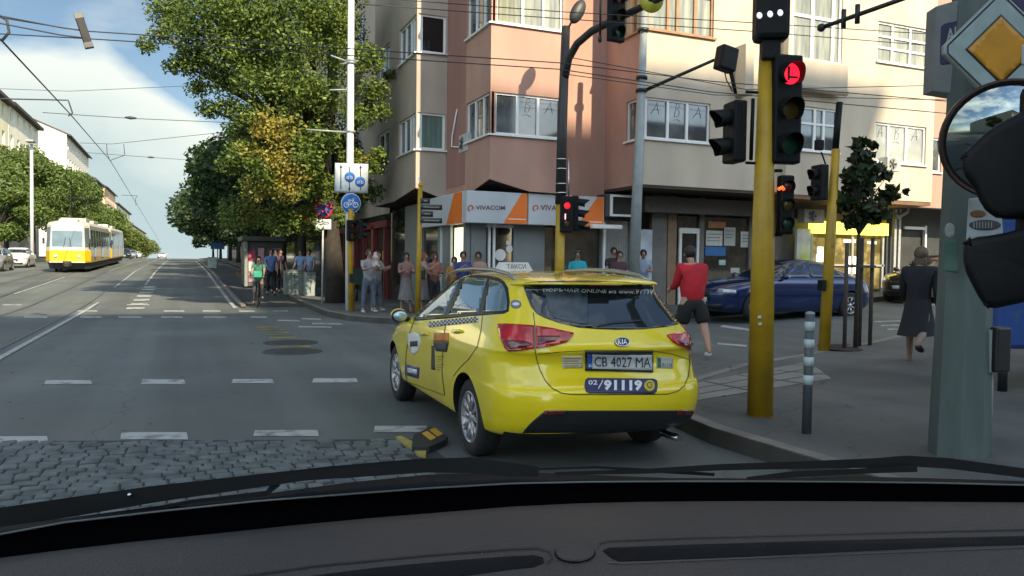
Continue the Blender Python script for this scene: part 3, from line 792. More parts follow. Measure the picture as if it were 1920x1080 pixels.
# dark passage at the right of the yellow shop
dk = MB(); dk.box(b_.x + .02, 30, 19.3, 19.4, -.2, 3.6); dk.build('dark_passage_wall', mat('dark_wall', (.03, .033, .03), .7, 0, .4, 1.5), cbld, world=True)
dp = MB()
for px in (1676, 1684): dp.box(xat(px, 470, 19.0) - .05, xat(px, 470, 19.0) + .05, 18.95, 19.05, .2, 3.5)
dp.tube([PY(1680, 400, 18.9), PY(1684, 408, 18.9), PY(1700, 398, 18.9), PY(1702, 385, 18.9)], .06, 8)
dp.build('drain_pipe', mat('pale_pipe', (.33, .33, .32), .5), cbld, world=True)
dd = MB()
for px in (1733,): dd.box(xat(px, 470, 19.2) - .04, xat(px, 470, 19.2) + .04, 19.15, 19.25, .2, 3.0)
q = PY(1694, 427, 19.2); q2 = PY(1733, 427, 19.2); dd.box(q.x, q2.x, 19.15, 19.22, q.z - .05, q.z + .05)
build_each(dd, 'passage_frame', m_frame, cbld, world=True)
# left (main street) shops: red frames, dark glass
rd = MB(); rw = MB()
for py_, w_ in ((28.2, .12), (30, .35), (31.8, .12), (33.5, .35), (36, .12), (38, .4), (41, .2)): rd.box(6.85, 7.02, py_, py_ + w_, -.2, 2.9)
rd.box(6.85, 7.02, 27.9, 42, 2.8, 3.05)
build_each(rd, 'red_shop_frame', mat('dark_red_frame', (.17, .022, .018), .5, 0, .2), cbld, world=True)
rw.box(7.03, 7.05, 27.9, 60, -.2, 3.3); build_each(rw, 'shop_window', m_shopglass, cbld, world=True)
# mass that closes the block behind the facades
MB().box(7.6, 27.6, 20.8, 60, -.3, ZT - .05).build('block_core', m_taupe, cbld, world=True)
lw = MB(); facade(lw, (7.0, 60), (0, -1), 32, 3.3, 15, [(s, s + 1.6, z, z + 1.5) for s in range(2, 31, 4) for z in (4.6, 7.5, 10.4)])
lw.box(7.0, 7.6, 28, 60, 14.9, 15.1)
lw.build('side_street_wall', m_taupe, cbld, world=True)
for s in range(2, 31, 4):
    for z in (4.6, 7.5, 10.4): window(cbld, (7.0, 60), (0, -1), s, s + 1.6, z, z + 1.5, 2)
# dark railed balcony with plants over the main street
bl = MB(); p = PX(705, 45, 6.3)
bl.box(6.0, 7.0, 28.3, 31.5, 7.3, 7.5)
for k in range(17): bl.box(6.0, 6.03, 28.3 + k * .2, 28.33 + k * .2, 7.5, 8.5)
bl.box(5.98, 6.05, 28.3, 31.5, 8.5, 8.56)
bl.build('railed_balcony', mat('dark_iron', (.03, .03, .03), .6), cbld, world=True)

# shop sign band
t = thing('shop_sign', 'white and orange shop sign band over the grey shop at the building corner', 'shop sign', (7, 19, 2.6))
YSG = 19.0
m_sgw = mat('sign_panel_white', (.44, .47, .49), .45, 0, .05, 1); m_sgo = mat('sign_orange', (.72, .16, .012), .45, 0, .05, 1)
hs = hit_plane((0, YSG, 0), (0, -1, 0))
zt_, zb_ = 3.41, 2.58
xA, xB, xC = PY(875, 390, YSG).x, PY(990, 390, YSG).x, PY(1133, 390, YSG).x
for u, v in ((xA, xB - .015), (xB + .015, xC)):
    MB().bbox(u, v, YSG, YSG + .25, zb_, zt_, .012).build('sign_panel', m_sgw, t, world=True)
MB().bbox(xA - .02, xA + .2, YSG + .27, 23.4, zb_, zt_, .012).build('sign_panel', m_sgw, t, world=True)
og = MB()
for w0, w1, w2 in ((944, 980, 990), (1082, 1122, 1133)):
    bl_, tl_, br_ = PY(w0, 417, YSG).x, PY(w1 - 2, 365, YSG).x, PY(w2, 417, YSG).x - .03
    og.add([(bl_, YSG - .004, zb_ + .01), (br_, YSG - .004, zb_ + .01), (br_, YSG - .004, zt_ - .01), (tl_, YSG - .004, zt_ - .01)], [(0, 1, 2, 3)])
xl = xA - .024
og.add([(xl, YSG + .3, zb_ + .01), (xl, YSG + 1.6, zb_ + .01), (xl, YSG + .95, zt_ - .01), (xl, YSG + .3, zt_ - .01)], [(0, 1, 2, 3)])
build_each(og, 'orange_band', m_sgo, t, world=True)
wl = MB()
for w0, w1 in ((952, 986), (1092, 1128)): wl.box(PY(w0, 409, YSG).x, PY(w1, 409, YSG).x, YSG - .008, YSG - .005, zb_ + .12, zb_ + .145)
build_each(wl, 'white_rule', m_white, t, world=True)
lt = MB(); text_px('VIVACOM', [(892, 385), (947, 385.5), (947, 394), (892, 393.5)], hs, lt, .007, .02)
lt.build('lettering', mat('brown_letters', (.14, .06, .05), .5), t, world=True); lt = MB(); text_px('VIVACOM', [(1013, 384), (1075, 385.5), (1075, 396), (1013, 394.5)], hs, lt, .007, .02)
lt.build('lettering', mat('brown_letters', (.14, .06, .05), .5), t, world=True)
lo = MB()
for cx0 in (883, 1005):
    pts = []
    for k in range(22):
        a2 = 1.9 + k * .27; rr = 6.2 - k * .16
        pts.append((cx0 + rr * math.cos(a2), 390 + rr * math.sin(a2)))
    ribbon_px(pts, 2.6, hs, lo, .007, 2)
build_each(lo, 'swirl_emblem', mat('emblem_red', (.42, .09, .04), .5), t, world=True)

# air conditioners
def aircon(loc, rz, w_, h_, label, col_=(.42, .42, .40), fan=True):
    t = thing('air_conditioner', label, 'air conditioner', loc, rz, 'air conditioners on the corner building')
    MB().bbox(-w_ / 2, w_ / 2, 0, .3, 0, h_, .015).build('casing', mat('ac_' + str(col_), col_, .5), t)
    g = MB(); c = (0 - w_ * .12, -.004, h_ / 2); rr = h_ * .38
    for k in range(4): g.lathe([(rr * (k + 1) / 4 - .006, -.02), (rr * (k + 1) / 4 + .006, -.02)], 20, 'y')
    g.xf(Matrix.Translation(c)); g.build('fan_grille', m_black, t)
    f = MB()
    for k in range(5): f.tube([(c[0], -.008, c[2]), (c[0] + rr * .85 * math.cos(k * 1.257), -.008, c[2] + rr * .85 * math.sin(k * 1.257))], [.012, .03], 6)
    f.build('fan', mat('dark_grey_fan', (.06, .06, .06), .5), t)
    return t
p = PX(869, 285, 7.35); aircon((7.33, p.y, p.z), R(-90), .75, .5, 'small white air conditioner on the pink side wall beside the bay window'); 
tb = thing('condensate_pipe', 'thin white hose running up the pink side wall above the small air conditioner', 'hose', (7.33, 21.4, 4.5))
MB().tube([PX(860, 276, 7.3), PX(847, 275, 7.31), PX(848, 255, 7.31), PX(857, 205, 7.31)], .022, 6).build('hose', m_white, tb, world=True)
p = PY(1166, 406, 18.9)
t = thing('air_conditioner', 'large old air conditioner with square white frame beside the shop sign', 'air conditioner', (p.x, 18.9, p.z), 0, 'air conditioners on the corner building')
MB().bbox(-.48, .5, .05, .6, -.02, .62, .015).build('casing', mat('ac_dark', (.05, .055, .055), .6), t)
fb = MB(); fb.box(-.37, -.30, -.01, .04, 0, .60); fb.box(-.30, .44, -.01, .04, .54, .60); fb.box(-.30, .44, -.01, .04, 0, .06); fb.box(.44, .5, -.01, .04, 0, .60); fb.build('frame', m_frame, t)
gb = MB()
for k in range(11): gb.box(-.29, .43, .01, .03, .08 + k * .043, .092 + k * .043)
gb.build('grille', m_black, t)
MB().bbox(-.95, .0, -.05, .12, -.36, -.24, .02).build('shelf', m_frame, t)
p = PY(1527, 418, 18.5); aircon((p.x, 18.5, p.z), 0, .8, .42, 'beige air conditioner with round fan left of the yellow shop sign', (.30, .27, .22))
p = PY(1666, 322, 17.4); aircon((p.x, 17.2, p.z), 0, .55, .42, 'small pale air conditioner under the sunlit right hand window', (.40, .42, .36))

# ================================================================== OTHER BUILDINGS
def block(label, X0, X1, Y0, Y1, ht, mw, mr, wins=None, group=None, roof='flat', face=1, z0=None, wpane=None, nx=3.4):
    zb = min(Hg(X0, Y0), Hg(X0, Y1)) - .3 if z0 is None else z0
    t = thing('apartment_building', label, 'building', (X0, Y0, max(zb, 0)), 0, group)
    xf = X1 if face == 1 else X0
    Lh = Y1 - Y0; hs_ = []; n = max(1, int(Lh / nx)); z = zb + 4.2
    while z + 1.6 < ht:
        for k in range(n):
            s = (k + .28) * Lh / n; hs_.append((s, s + 1.4, z, z + 1.5))
        z += 2.95
    mb = MB()
    if face == 1: P0, D = (xf, Y0), (0, 1)
    else: P0, D = (xf, Y1), (0, -1)
    facade(mb, P0, D, Lh, zb, ht, hs_, .25)
    xb = X0 if face == 1 else X1
    # gable walls front and back; ridge along the street
    xm = (X0 + X1) / 2; rz_ = ht + (3.2 if roof == 'gable' else 0)
    for yy in (Y0, Y1):
        pts = [(X0, yy, zb), (X1, yy, zb), (X1, yy, ht)] + ([(xm, yy, rz_)] if roof == 'gable' else []) + [(X0, yy, ht)]
        mb.add(pts, [list(range(len(pts)))])
    mb.add([(xb, Y0, zb), (xb, Y1, zb), (xb, Y1, ht), (xb, Y0, ht)], [(0, 1, 2, 3)])
    mb.build('wall', mw, t, world=True)
    rf = MB(); e = .7
    if roof == 'gable':
        for xs1, q in ((X0 - e, 1), (X1 + e, -1)):
            zz = ht - e * (rz_ - ht) / (xm - X0)
            rf.add([(xs1, Y0 - .1, zz), (xs1, Y1 + .1, zz), (xm, Y1 + .1, rz_ + .05), (xm, Y0 - .1, rz_ + .05), (xs1, Y0 - .1, zz + .25), (xs1, Y1 + .1, zz + .25), (xm, Y1 + .1, rz_ + .3), (xm, Y0 - .1, rz_ + .3)],
                   [(0, 1, 2, 3), (4, 5, 6, 7), (0, 1, 5, 4), (0, 3, 7, 4), (1, 2, 6, 5), (2, 3, 7, 6)])
    else: rf.box(X0 - e, X1 + e, Y0 - .1, Y1 + .1, ht + .003, ht + .35)
    ro = rf.build('roof', mr, t, world=True)
    ch = MB()
    for k in range(2):
        yy = Y0 + Lh * (.3 + .4 * k); ch.box(xm - .5, xm + .5, yy, yy + 1.2, ht, rz_ + 1.4)
    ch.build('chimney', mat('chimney_render', (.5, .45, .38), .8), ro, world=True)
    fm = MB(); pm = MB(); sgn = 1 if face == 1 else -1
    for s, s1, a_, b_ in hs_:
        ya, yb = (Y0 + s, Y0 + s1) if face == 1 else (Y1 - s1, Y1 - s)
        f1 = MB(); xi = xf - sgn * .15
        f1.box(min(xi, xi - sgn * .06), max(xi, xi - sgn * .06), ya, ya + .1, a_, b_); f1.box(min(xi, xi - sgn * .06), max(xi, xi - sgn * .06), yb - .1, yb, a_, b_)
        f1.box(min(xi, xi - sgn * .06), max(xi, xi - sgn * .06), (ya + yb) / 2 - .05, (ya + yb) / 2 + .05, a_, b_); f1.box(min(xi, xi - sgn * .06), max(xi, xi - sgn * .06), ya + .1, yb - .1, b_ - .1, b_)
        wob = f1.build('window', m_frame, t, world=True)
        MB().box(min(xi - sgn * .1, xi - sgn * .12), max(xi - sgn * .1, xi - sgn * .12), ya, yb, a_, b_).build('pane', m_pane_dark if (int(s * 7 + a_) % 3) else m_pane, wob, world=True)
    return t
mrf = mat('dark_roof_tiles', (.06, .05, .045), .8, 0, .2, 1)
XL = -18.0
def yL(px): return PX(px, 300, XL).y
m_w1 = mat('pale_yellow_render', (.78, .72, .50), .85, 0, .08, .3); m_w2 = mat('off_white_render', (.78, .73, .58), .85, 0, .08, .3); m_w3 = mat('peach_render_far', (.68, .48, .33), .85, 0, .08, .3)
m_w4 = mat('grey_render_far', (.36, .34, .29), .85, 0, .1, .3)
g_ = 'apartment blocks along the left side of the street'
block('pale yellow apartment block at the far left edge behind the street trees', -34, XL, yL(-60), yL(16), 18.4, m_w1, mrf, group=g_, nx=4.5)
block('cream apartment block with balconies beyond the pale yellow one', -33, XL, yL(16) + .2, yL(72), 18.6, m_w2, mrf, group=g_)
block('tall white apartment block with a blank gable wall and dark eaves', -33.5, XL, yL(125), yL(166), PX(125, 252, XL).z, mat('white_render_far', (.66, .64, .55), .85, 0, .05, .3), mrf, group=g_, roof='gable')
block('grey apartment block with a dark roof edge just beyond the white gabled one', -30, XL, yL(172), yL(192), PX(180, 342, XL).z, m_w4, mrf, group=g_)
block('peach apartment block rising over the middle of the tree row', -30, XL, yL(196), yL(216), PX(200, 352, XL).z, m_w3, mrf, group=g_, roof='gable')
block('off white apartment block after the peach one', -30, XL, yL(217), yL(243), PX(225, 388, XL).z, m_w2, mrf, group=g_)
block('farthest low cream block at the end of the left row', -30, XL, yL(245), yL(272), PX(255, 428, XL).z, m_w1, mrf, group=g_)
# right hand row beyond the trees
g2 = 'apartment blocks along the right side of the street'
block('grey brown apartment block behind the big street tree', 8.2, 22, 60.5, 95, 15, m_taupe, mrf, group=g2, face=-1)
block('dark apartment block far along the right side behind the tree row', 8.6, 22, 96, 170, 14, m_w4, mrf, group=g2, face=-1, nx=6)
# tall blocks added out of view behind the viewer to shade the crossing
block('unseen tall grey block added behind the viewer to shade the crossing', 17.3, 31, -52, -35, 41.5, m_w4, mrf, roof='flat', face=-1, z0=0, nx=5)
block('slightly lower grey block added unseen for shade beside the tall one', 0, 17, -52, -35.2, 38.9, m_w2, mrf, roof='flat', face=-1, z0=0, nx=5)
block('unseen long low block added far behind the viewer on the right', 40, 110, -50, -34, 16, m_w3, mrf, roof='flat', face=-1, z0=0, nx=5)  # low blocks added out of view to darken the shop window reflections
block('unseen long low block added far behind the viewer on the left', -90, -17, -60, -30, 16, m_w2, mrf, roof='flat', face=1, z0=0, nx=5)
block('unseen block added to close the street far behind the viewer', -17, 0, -170, -150, 18, m_w4, mrf, roof='flat', face=1, z0=0, nx=5)

fl = MB(); frg = random.Random(11)
for k in range(420):
    if k % 2: x = frg.uniform(4.6, 12); y = frg.uniform(3.0, 9.2); z = Hg(x, y) + .15
    else: y = frg.uniform(6, 40); x = 3.9 + frg.gauss(0, .9) if y > 18 else frg.uniform(-3, 4.1); z = Hg(x, y) + (.15 if x > 3.9 and y > 20 else .012)
    if (k % 2 and not (y < 9.0 and x > 4.6 and (x > 6.4 or y < 7))): continue
    a = frg.uniform(0, 6.28); r_ = frg.uniform(.02, .045)
    fl.add([(x + r_ * math.cos(a + q) * (1 if q in (0, math.pi) else .55), y + r_ * math.sin(a + q) * (1 if q in (0, math.pi) else .55), z + .004 + frg.uniform(0, .012)) for q in (0, math.pi / 2, math.pi, 3 * math.pi / 2)], [(0, 1, 2, 3)])
fl.build('fallen_leaves', mat('dry_leaf', (.10, .07, .03), .8, 0, .5, 3), kind='stuff', label='small dry leaves scattered along the kerbs and pavement', cat='leaves')
# ================================================================== TREES
def leaf_mat(name, c1, c2, c3=None, yth=.62, yscale=.35, yoff=None):
    m = bpy.data.materials.new(name); MATS[name] = m; m.use_nodes = True
    t = m.node_tree; n = t.nodes; l = t.links; b = n['Principled BSDF']
    b.inputs['Roughness'].default_value = .55
    g = n.new('ShaderNodeNewGeometry')
    mx = n.new('ShaderNodeMix'); mx.data_type = 'RGBA'; mx.inputs[6].default_value = lin(c1); mx.inputs[7].default_value = lin(c2)
    l.new(g.outputs['Random Per Island'], mx.inputs[0]); o_ = mx.outputs[2]
    if c3:
        tc = n.new('ShaderNodeTexCoord'); nz = n.new('ShaderNodeTexNoise'); nz.inputs['Scale'].default_value = yscale; nz.inputs['Detail'].default_value = 3
        l.new(tc.outputs['Object'], nz.inputs['Vector'])
        add = n.new('ShaderNodeMath'); add.operation = 'MULTIPLY_ADD'; add.inputs[1].default_value = .10; l.new(g.outputs['Random Per Island'], add.inputs[0]); l.new(nz.outputs['Fac'], add.inputs[2])
        src = add.outputs[0]
        if yoff:
            ds = n.new('ShaderNodeVectorMath'); ds.operation = 'DISTANCE'; ds.inputs[1].default_value = yoff[0]; l.new(tc.outputs['Object'], ds.inputs[0])
            mr0 = n.new('ShaderNodeMapRange'); mr0.inputs[1].default_value = yoff[1]; mr0.inputs[2].default_value = 0; mr0.inputs[3].default_value = -.10; mr0.inputs[4].default_value = yoff[2]
            l.new(ds.outputs['Value'], mr0.inputs[0]); a2 = n.new('ShaderNodeMath'); a2.operation = 'ADD'; l.new(src, a2.inputs[0]); l.new(mr0.outputs[0], a2.inputs[1]); src = a2.outputs[0]
        mr = n.new('ShaderNodeMapRange'); mr.inputs[1].default_value = yth - .03; mr.inputs[2].default_value = yth + .12; l.new(src, mr.inputs[0])
        mc = n.new('ShaderNodeMix'); mc.data_type = 'RGBA'; l.new(mr.outputs[0], mc.inputs[0]); l.new(o_, mc.inputs[6]); mc.inputs[7].default_value = lin(c3); o_ = mc.outputs[2]
    l.new(o_, b.inputs['Base Color'])
    tr = n.new('ShaderNodeBsdfTranslucent'); l.new(o_, tr.inputs['Color'])
    ms = n.new('ShaderNodeMixShader'); ms.inputs[0].default_value = .32
    l.new(b.outputs[0], ms.inputs[1]); l.new(tr.outputs[0], ms.inputs[2]); l.new(ms.outputs[0], n['Material Output'].inputs['Surface'])
    return m
def leaves(name, blobs, n, size, m, parent, seed=1, shell=.55, twist=1.0):
    """leaf sized quads scattered through clumps; blobs: (x,y,z,r)"""
    g = np.random.default_rng(seed)
    B = np.array(blobs, float); wts = B[:, 3] ** 2; wts /= wts.sum()
    k = g.choice(len(B), n, p=wts)
    d = g.normal(size=(n, 3)); d /= np.linalg.norm(d, axis=1)[:, None]
    rad = B[k, 3] * (shell + (1.06 - shell) * g.random(n) ** .7)
    c = B[k, :3] + d * rad[:, None] * np.array([1, 1, .8])
    u = g.normal(size=(n, 3)); u[:, 2] *= .7; u /= np.linalg.norm(u, axis=1)[:, None]
    v = np.cross(u, d + g.normal(size=(n, 3)) * .8 * twist); v /= np.linalg.norm(v, axis=1)[:, None]
    s = size * (0.6 + .8 * g.random(n))[:, None]
    P = np.stack([c - u * s, c + v * s * .55, c + u * s, c - v * s * .55], 1).reshape(-1, 3)
    me = bpy.data.meshes.new(name); me.vertices.add(4 * n); me.vertices.foreach_set('co', P.ravel().astype('f'))
    me.loops.add(4 * n); me.loops.foreach_set('vertex_index', np.arange(4 * n, dtype='i'))
    me.polygons.add(n); me.polygons.foreach_set('loop_start', np.arange(0, 4 * n, 4, dtype='i')); me.polygons.foreach_set('loop_total', np.full(n, 4, dtype='i'))
    me.update(calc_edges=True); me.materials.append(m)
    return link(name, me, parent)
m_bark = mat('tree_bark', (.030, .024, .019), .9, 0, .3, 6, bump=.5, bscale=25)
def limbs(root, H0, blobs, r=.2, m=None, lean=(0, 0)):
    mb = MB(); top = Vector((lean[0], lean[1], H0))
    mb.tube([(0, 0, -.2), (lean[0] * .3, lean[1] * .3, H0 * .4), top], [r * 1.2, r, r * .8], 10)
    for x, y, z, q in blobs:
        e = Vector((x, y, z)); mid = top.lerp(e, .5) + Vector((0, 0, .15 * (e - top).length))
        mb.tube([top, mid, e], [r * .5, r * .3, r * .1], 6)
    return mb.build('trunk', m or m_bark, root)
def clumps(cx, cy, cz, rx, ry, rz, n, rmin, rmax, seed):
    g = random.Random(seed); out = []
    while len(out) < n:
        p = [g.uniform(-1, 1) for _ in range(3)]
        q = math.sqrt(sum(v * v for v in p))
        if q > 1 or q < .35: continue
        out.append((cx + p[0] * rx, cy + p[1] * ry, cz + p[2] * rz, g.uniform(rmin, rmax)))
    return out
lf_big = leaf_mat('big_tree_leaves', (.030, .068, .014), (.19, .25, .035), (.34, .27, .045), .72, .7, ((-2.4, -1.8, 4.2), 4.6, .22))
lf_shade = leaf_mat('shade_toned_leaves', (.013, .034, .011), (.045, .085, .020))  # greens darkened, the row's shade put into the leaf colour
lf_left = leaf_mat('left_street_leaves', (.06, .11, .022), (.14, .19, .04), (.26, .19, .03), .76, .3)
lf_far = leaf_mat('far_street_leaves', (.08, .12, .025), (.17, .20, .045), (.2, .18, .04), .72, .3)
lf_small = leaf_mat('sapling_leaves', (.016, .030, .010), (.035, .055, .015))
# big corner tree: crown clumps placed through its volume
t = thing('street_tree', 'big leafy street tree with a yellowing patch behind the white lamp pole', 'tree', (4.7, 26.0, .15))
bl_ = []
for px, py, Y, r_ in ((320, 20, 25, .9), (350, 60, 24.5, .9), (300, 65, 25, .45), (275, 85, 25, .4), (400, 20, 24, 1.2), (380, 110, 25, .9), (345, 120, 25, .55), (320, 125, 25.3, .35), (430, 90, 24, 1.0), (480, 30, 23.6, 1.2), (540, 80, 23.5, 1.2), (560, 10, 23.3, 1.2), (620, 40, 24, 1.1), (640, 110, 23.6, 1.0),
                       (420, 150, 25, .8), (370, 165, 25.4, .5), (390, 205, 25.4, .5), (430, 200, 25, .6), (480, 150, 23.8, .9), (470, 215, 24.2, .8), (440, 245, 24.8, .55), (550, 160, 23.5, 1.1), (610, 180, 23.6, 1.0), (690, 110, 24.2, .75), (700, 170, 24.2, .7), (715, 210, 24.2, .5), (670, 220, 24.1, .7),
                       (520, 240, 23.6, 1.0), (460, 290, 24.0, .75), (430, 310, 24.4, .5), (500, 310, 23.6, .8), (560, 300, 23.6, 1.0), (600, 260, 23.8, .9), (540, 350, 23.8, .8), (480, 350, 24.2, .7), (600, 350, 24.6, .8), (660, 300, 24.6, .6), (700, 310, 24.8, .6), (710, 290, 24.6, .4),
                       (450, 400, 26, .9), (520, 410, 25.5, .9), (580, 410, 25.8, .9), (630, 400, 26, .8), (690, 360, 26, .7), (730, 140, 25, .35),
                       (380, -30, 25, 1.3), (470, -50, 24.5, 1.4), (560, -60, 24, 1.4), (640, -30, 25, 1.3), (420, -110, 26, 1.6), (540, -130, 25.5, 1.8), (500, 120, 27.5, 1.8), (560, 230, 27, 1.7), (470, 60, 27.5, 1.8), (620, 60, 27.5, 1.6), (560, 330, 27, 1.4)):
    p = PY(px, py, Y) - Vector((4.7, 26.0, .15)); bl_.append((p.x, p.y, p.z, r_ * .80))
leaves('crown', bl_, 95000, .055, lf_big, t, 3, .15)
limbs(t, 3.4, [b for i, b in enumerate(bl_) if i % 2 == 0], .30, lean=(-.3, -.2))
# dark trees along the right pavement
gt = 'dark trees along the right pavement'
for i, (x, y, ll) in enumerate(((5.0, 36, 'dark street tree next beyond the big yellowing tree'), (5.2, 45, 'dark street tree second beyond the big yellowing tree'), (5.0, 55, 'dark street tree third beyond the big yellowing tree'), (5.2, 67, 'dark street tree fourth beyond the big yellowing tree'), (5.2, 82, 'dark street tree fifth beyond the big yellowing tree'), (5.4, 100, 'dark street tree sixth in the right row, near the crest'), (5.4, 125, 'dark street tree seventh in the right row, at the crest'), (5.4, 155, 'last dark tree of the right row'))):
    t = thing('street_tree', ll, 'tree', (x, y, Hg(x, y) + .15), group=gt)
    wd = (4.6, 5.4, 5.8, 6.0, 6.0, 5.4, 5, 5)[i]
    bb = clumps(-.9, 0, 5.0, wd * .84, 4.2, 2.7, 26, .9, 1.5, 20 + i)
    leaves('crown', bb, (17000, 16000, 14000, 11000, 8000, 6000, 5000, 4000)[i], (.13, .14, .15, .18, .2, .25, .3, .3)[i], lf_shade, t, 40 + i, .4)
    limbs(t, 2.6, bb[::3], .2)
# left row
gl_ = 'trees along the left pavement'
for i, (x, y, h_, r_, ll) in enumerate(((-14.8, 84, 9.0, 4.4, 'green tree behind the parked white car at the far left'), (-14.6, 97, 12.2, 5.0, 'tall green tree left of the tram, beside the grey lamp pole'), (-14.6, 112, 12.8, 5.2, 'tall green tree directly above the tram roof'), (-14.4, 130, 11.4, 5.2, 'green tree right behind the tram'), (-14.4, 150, 9.8, 5, 'green tree under the peach block'),
                                     (-14.2, 172, 8.8, 5, 'yellow green tree right of the tram'), (-14, 196, 8.0, 5, 'yellow green tree midway down the left row'), (-14, 225, 7.4, 5, 'yellow green tree before the far parked cars'), (-14, 262, 7, 5.5, 'small looking far tree near the end of the left row'), (-14, 310, 6.5, 6, 'last far tree of the left row'), (-14.2, 76, 7.0, 2.6, 'small yellowing tree in front of the left row'))):
    t = thing('street_tree', ll, 'tree', (x, y, Hg(x, y) + .1), group=gl_)
    zc_ = h_ * .62
    bb = clumps(0, 0, zc_, r_, r_, h_ * .36, 26, r_ * .25, r_ * .36, 60 + i)
    leaves('crown', bb, 24000 if i < 4 else 11000, .15 if i < 4 or i == 10 else .24, lf_left if i < 5 or i == 10 else lf_far, t, 80 + i, .4)
    limbs(t, h_ * .3, bb[::3], .22)
gb_ = 'trees behind the viewer seen only in the round mirror'
for i, (x, y, ll) in enumerate(((6.2, -5.5, 'leafy tree on the near pavement behind the viewer'), (-13.5, -12, 'leafy tree on the left pavement behind the viewer'), (11.5, -11, 'farther leafy tree on the near pavement behind the viewer'), (-13, -21, 'second leafy tree on the left pavement behind the viewer'), (-12.5, -30, 'third leafy tree on the left pavement behind the viewer'))):
    t = thing('street_tree', ll, 'tree', (x, y, .1), group=gb_)
    bb = clumps(0, 0, 5.6, 3.2, 3.2, 2.2, 16, .8, 1.3, 120 + i); leaves('crown', bb, 5000, .16, lf_shade, t, 130 + i, .4); limbs(t, 3.0, bb[::3], .2)
# sapling with three stakes
g0 = GR(1604, 652, .15); g0 = Vector((g0.x, g0.y, g0.z + .145))
t = thing('young_tree', 'young dark leaved tree held by three wooden stakes beside the thin yellow pole', 'tree', g0)
bs = []
for px, py, r_ in ((1610, 300, .20), (1600, 270, .10), (1640, 320, .22), (1585, 330, .20), (1615, 350, .28), (1660, 330, .09), (1650, 365, .17), (1672, 355, .07), (1680, 360, .06), (1580, 380, .22), (1620, 395, .26), (1590, 280, .08), (1595, 415, .14), (1635, 405, .12), (1625, 275, .07)):
    p = PY(px, py, g0.y + .1) - g0; bs.append((p.x, p.y + random.uniform(-.2, .2), p.z, r_))
leaves('crown', bs, 1400, .085, lf_small, t, 5, .1)
limbs(t, 1.9, bs, .035)
m_stake = mat('grey_wood_stake', (.07, .055, .045), .85, 0, .2, 8)
for px, py in ((1583, 655), (1611, 650), (1631, 648)):
    q = GR(px, py, .15) - g0; q.z = 0
    MB().cyl(q + Vector((0, 0, -.05)), q + Vector((.0, 0, 1.75 + (.1 if px > 1600 else 0))), .033, 10).build('stake', m_stake, t)
sl = MB(); a_ = GR(1583, 655, .15) - g0; b_ = GR(1631, 648, .15) - g0
sl.box(min(a_.x, b_.x), max(a_.x, b_.x), -.02, .02, 1.35, 1.39); sl.build('tie_rail', m_stake, t)
sp = thing('tree_pit', 'dark soil patch round the foot of the young staked tree', 'tree pit', g0)
MB().lathe([(0, .012), (.45, .012), (.62, .004)], 18).build('soil', mat('soil', (.02, .016, .012), .95, 0, .4, 10), sp)

# ================================================================== CARS
def cr_interp(keys, sub=6):
    K = np.array(keys, float); out = []
    n = len(K)
    for i in range(n - 1):
        p0, p1, p2, p3 = K[max(i - 1, 0)], K[i], K[i + 1], K[min(i + 2, n - 1)]
        for j in range(sub):
            u = j / sub
            v = .5 * ((2 * p1) + (-p0 + p2) * u + (2 * p0 - 5 * p1 + 4 * p2 - p3) * u * u + (-p0 + 3 * p1 - 3 * p2 + p3) * u ** 3)
            lo, hi = np.minimum(p1, p2), np.maximum(p1, p2)
            out.append(p1 + (p2 - p1) * u if False else np.clip(v, lo - .004, hi + .004))
    out.append(K[-1]); return out
def car_shell(keys, Lr=.75, Lf=1.0, nr=3.2, nf=2.6, mod=.035, yc=2.3):
    """closed body: stack of rounded outlines; key = z, rear y, front y, half width"""
    rows = cr_interp(keys); mb = MB(); NC = 14
    ring = None; V = []; n = 0
    for z, yr, yf, wd in rows:
        ln = yf - yr; lr = min(Lr, ln * .45); lf = min(Lf, ln * .5); pts = []
        for k in range(NC + 1):
            a = math.pi / 2 * k / NC
            pts.append((wd * math.sin(a) ** (2 / nr), yr + lr * (1 - math.cos(a) ** (2 / nr))))
        for k in range(1, 12): pts.append((wd, yr + lr + (ln - lr - lf) * k / 12))
        for k in range(NC + 1):
            a = math.pi / 2 * (1 - k / NC)
            pts.append((wd * math.sin(a) ** (2 / nf), yf - lf * (1 - math.cos(a) ** (2 / nf))))
        pts = [(x * (1 - mod * abs((y - yc) / 2.25) ** 3), y) for x, y in pts]
        full = pts + [(-x, y) for x, y in pts[-2:0:-1]]
        n = len(full); V += [(x, y, z) for x, y in full]
    m = len(rows)
    fs = [(i * n + k, i * n + (k + 1) % n, (i + 1) * n + (k + 1) % n, (i + 1) * n + k) for i in range(m - 1) for k in range(n)]
    V += [(0, (rows[0][1] + rows[0][2]) / 2, rows[0][0]), (0, (rows[-1][1] + rows[-1][2]) / 2, rows[-1][0] + .001)]
    fs += [(k, (k + 1) % n, m * n) for k in range(n)] + [((m - 1) * n + k, (m - 1) * n + (k + 1) % n, m * n + 1) for k in range(n)]
    return mb.add(V, fs, True)
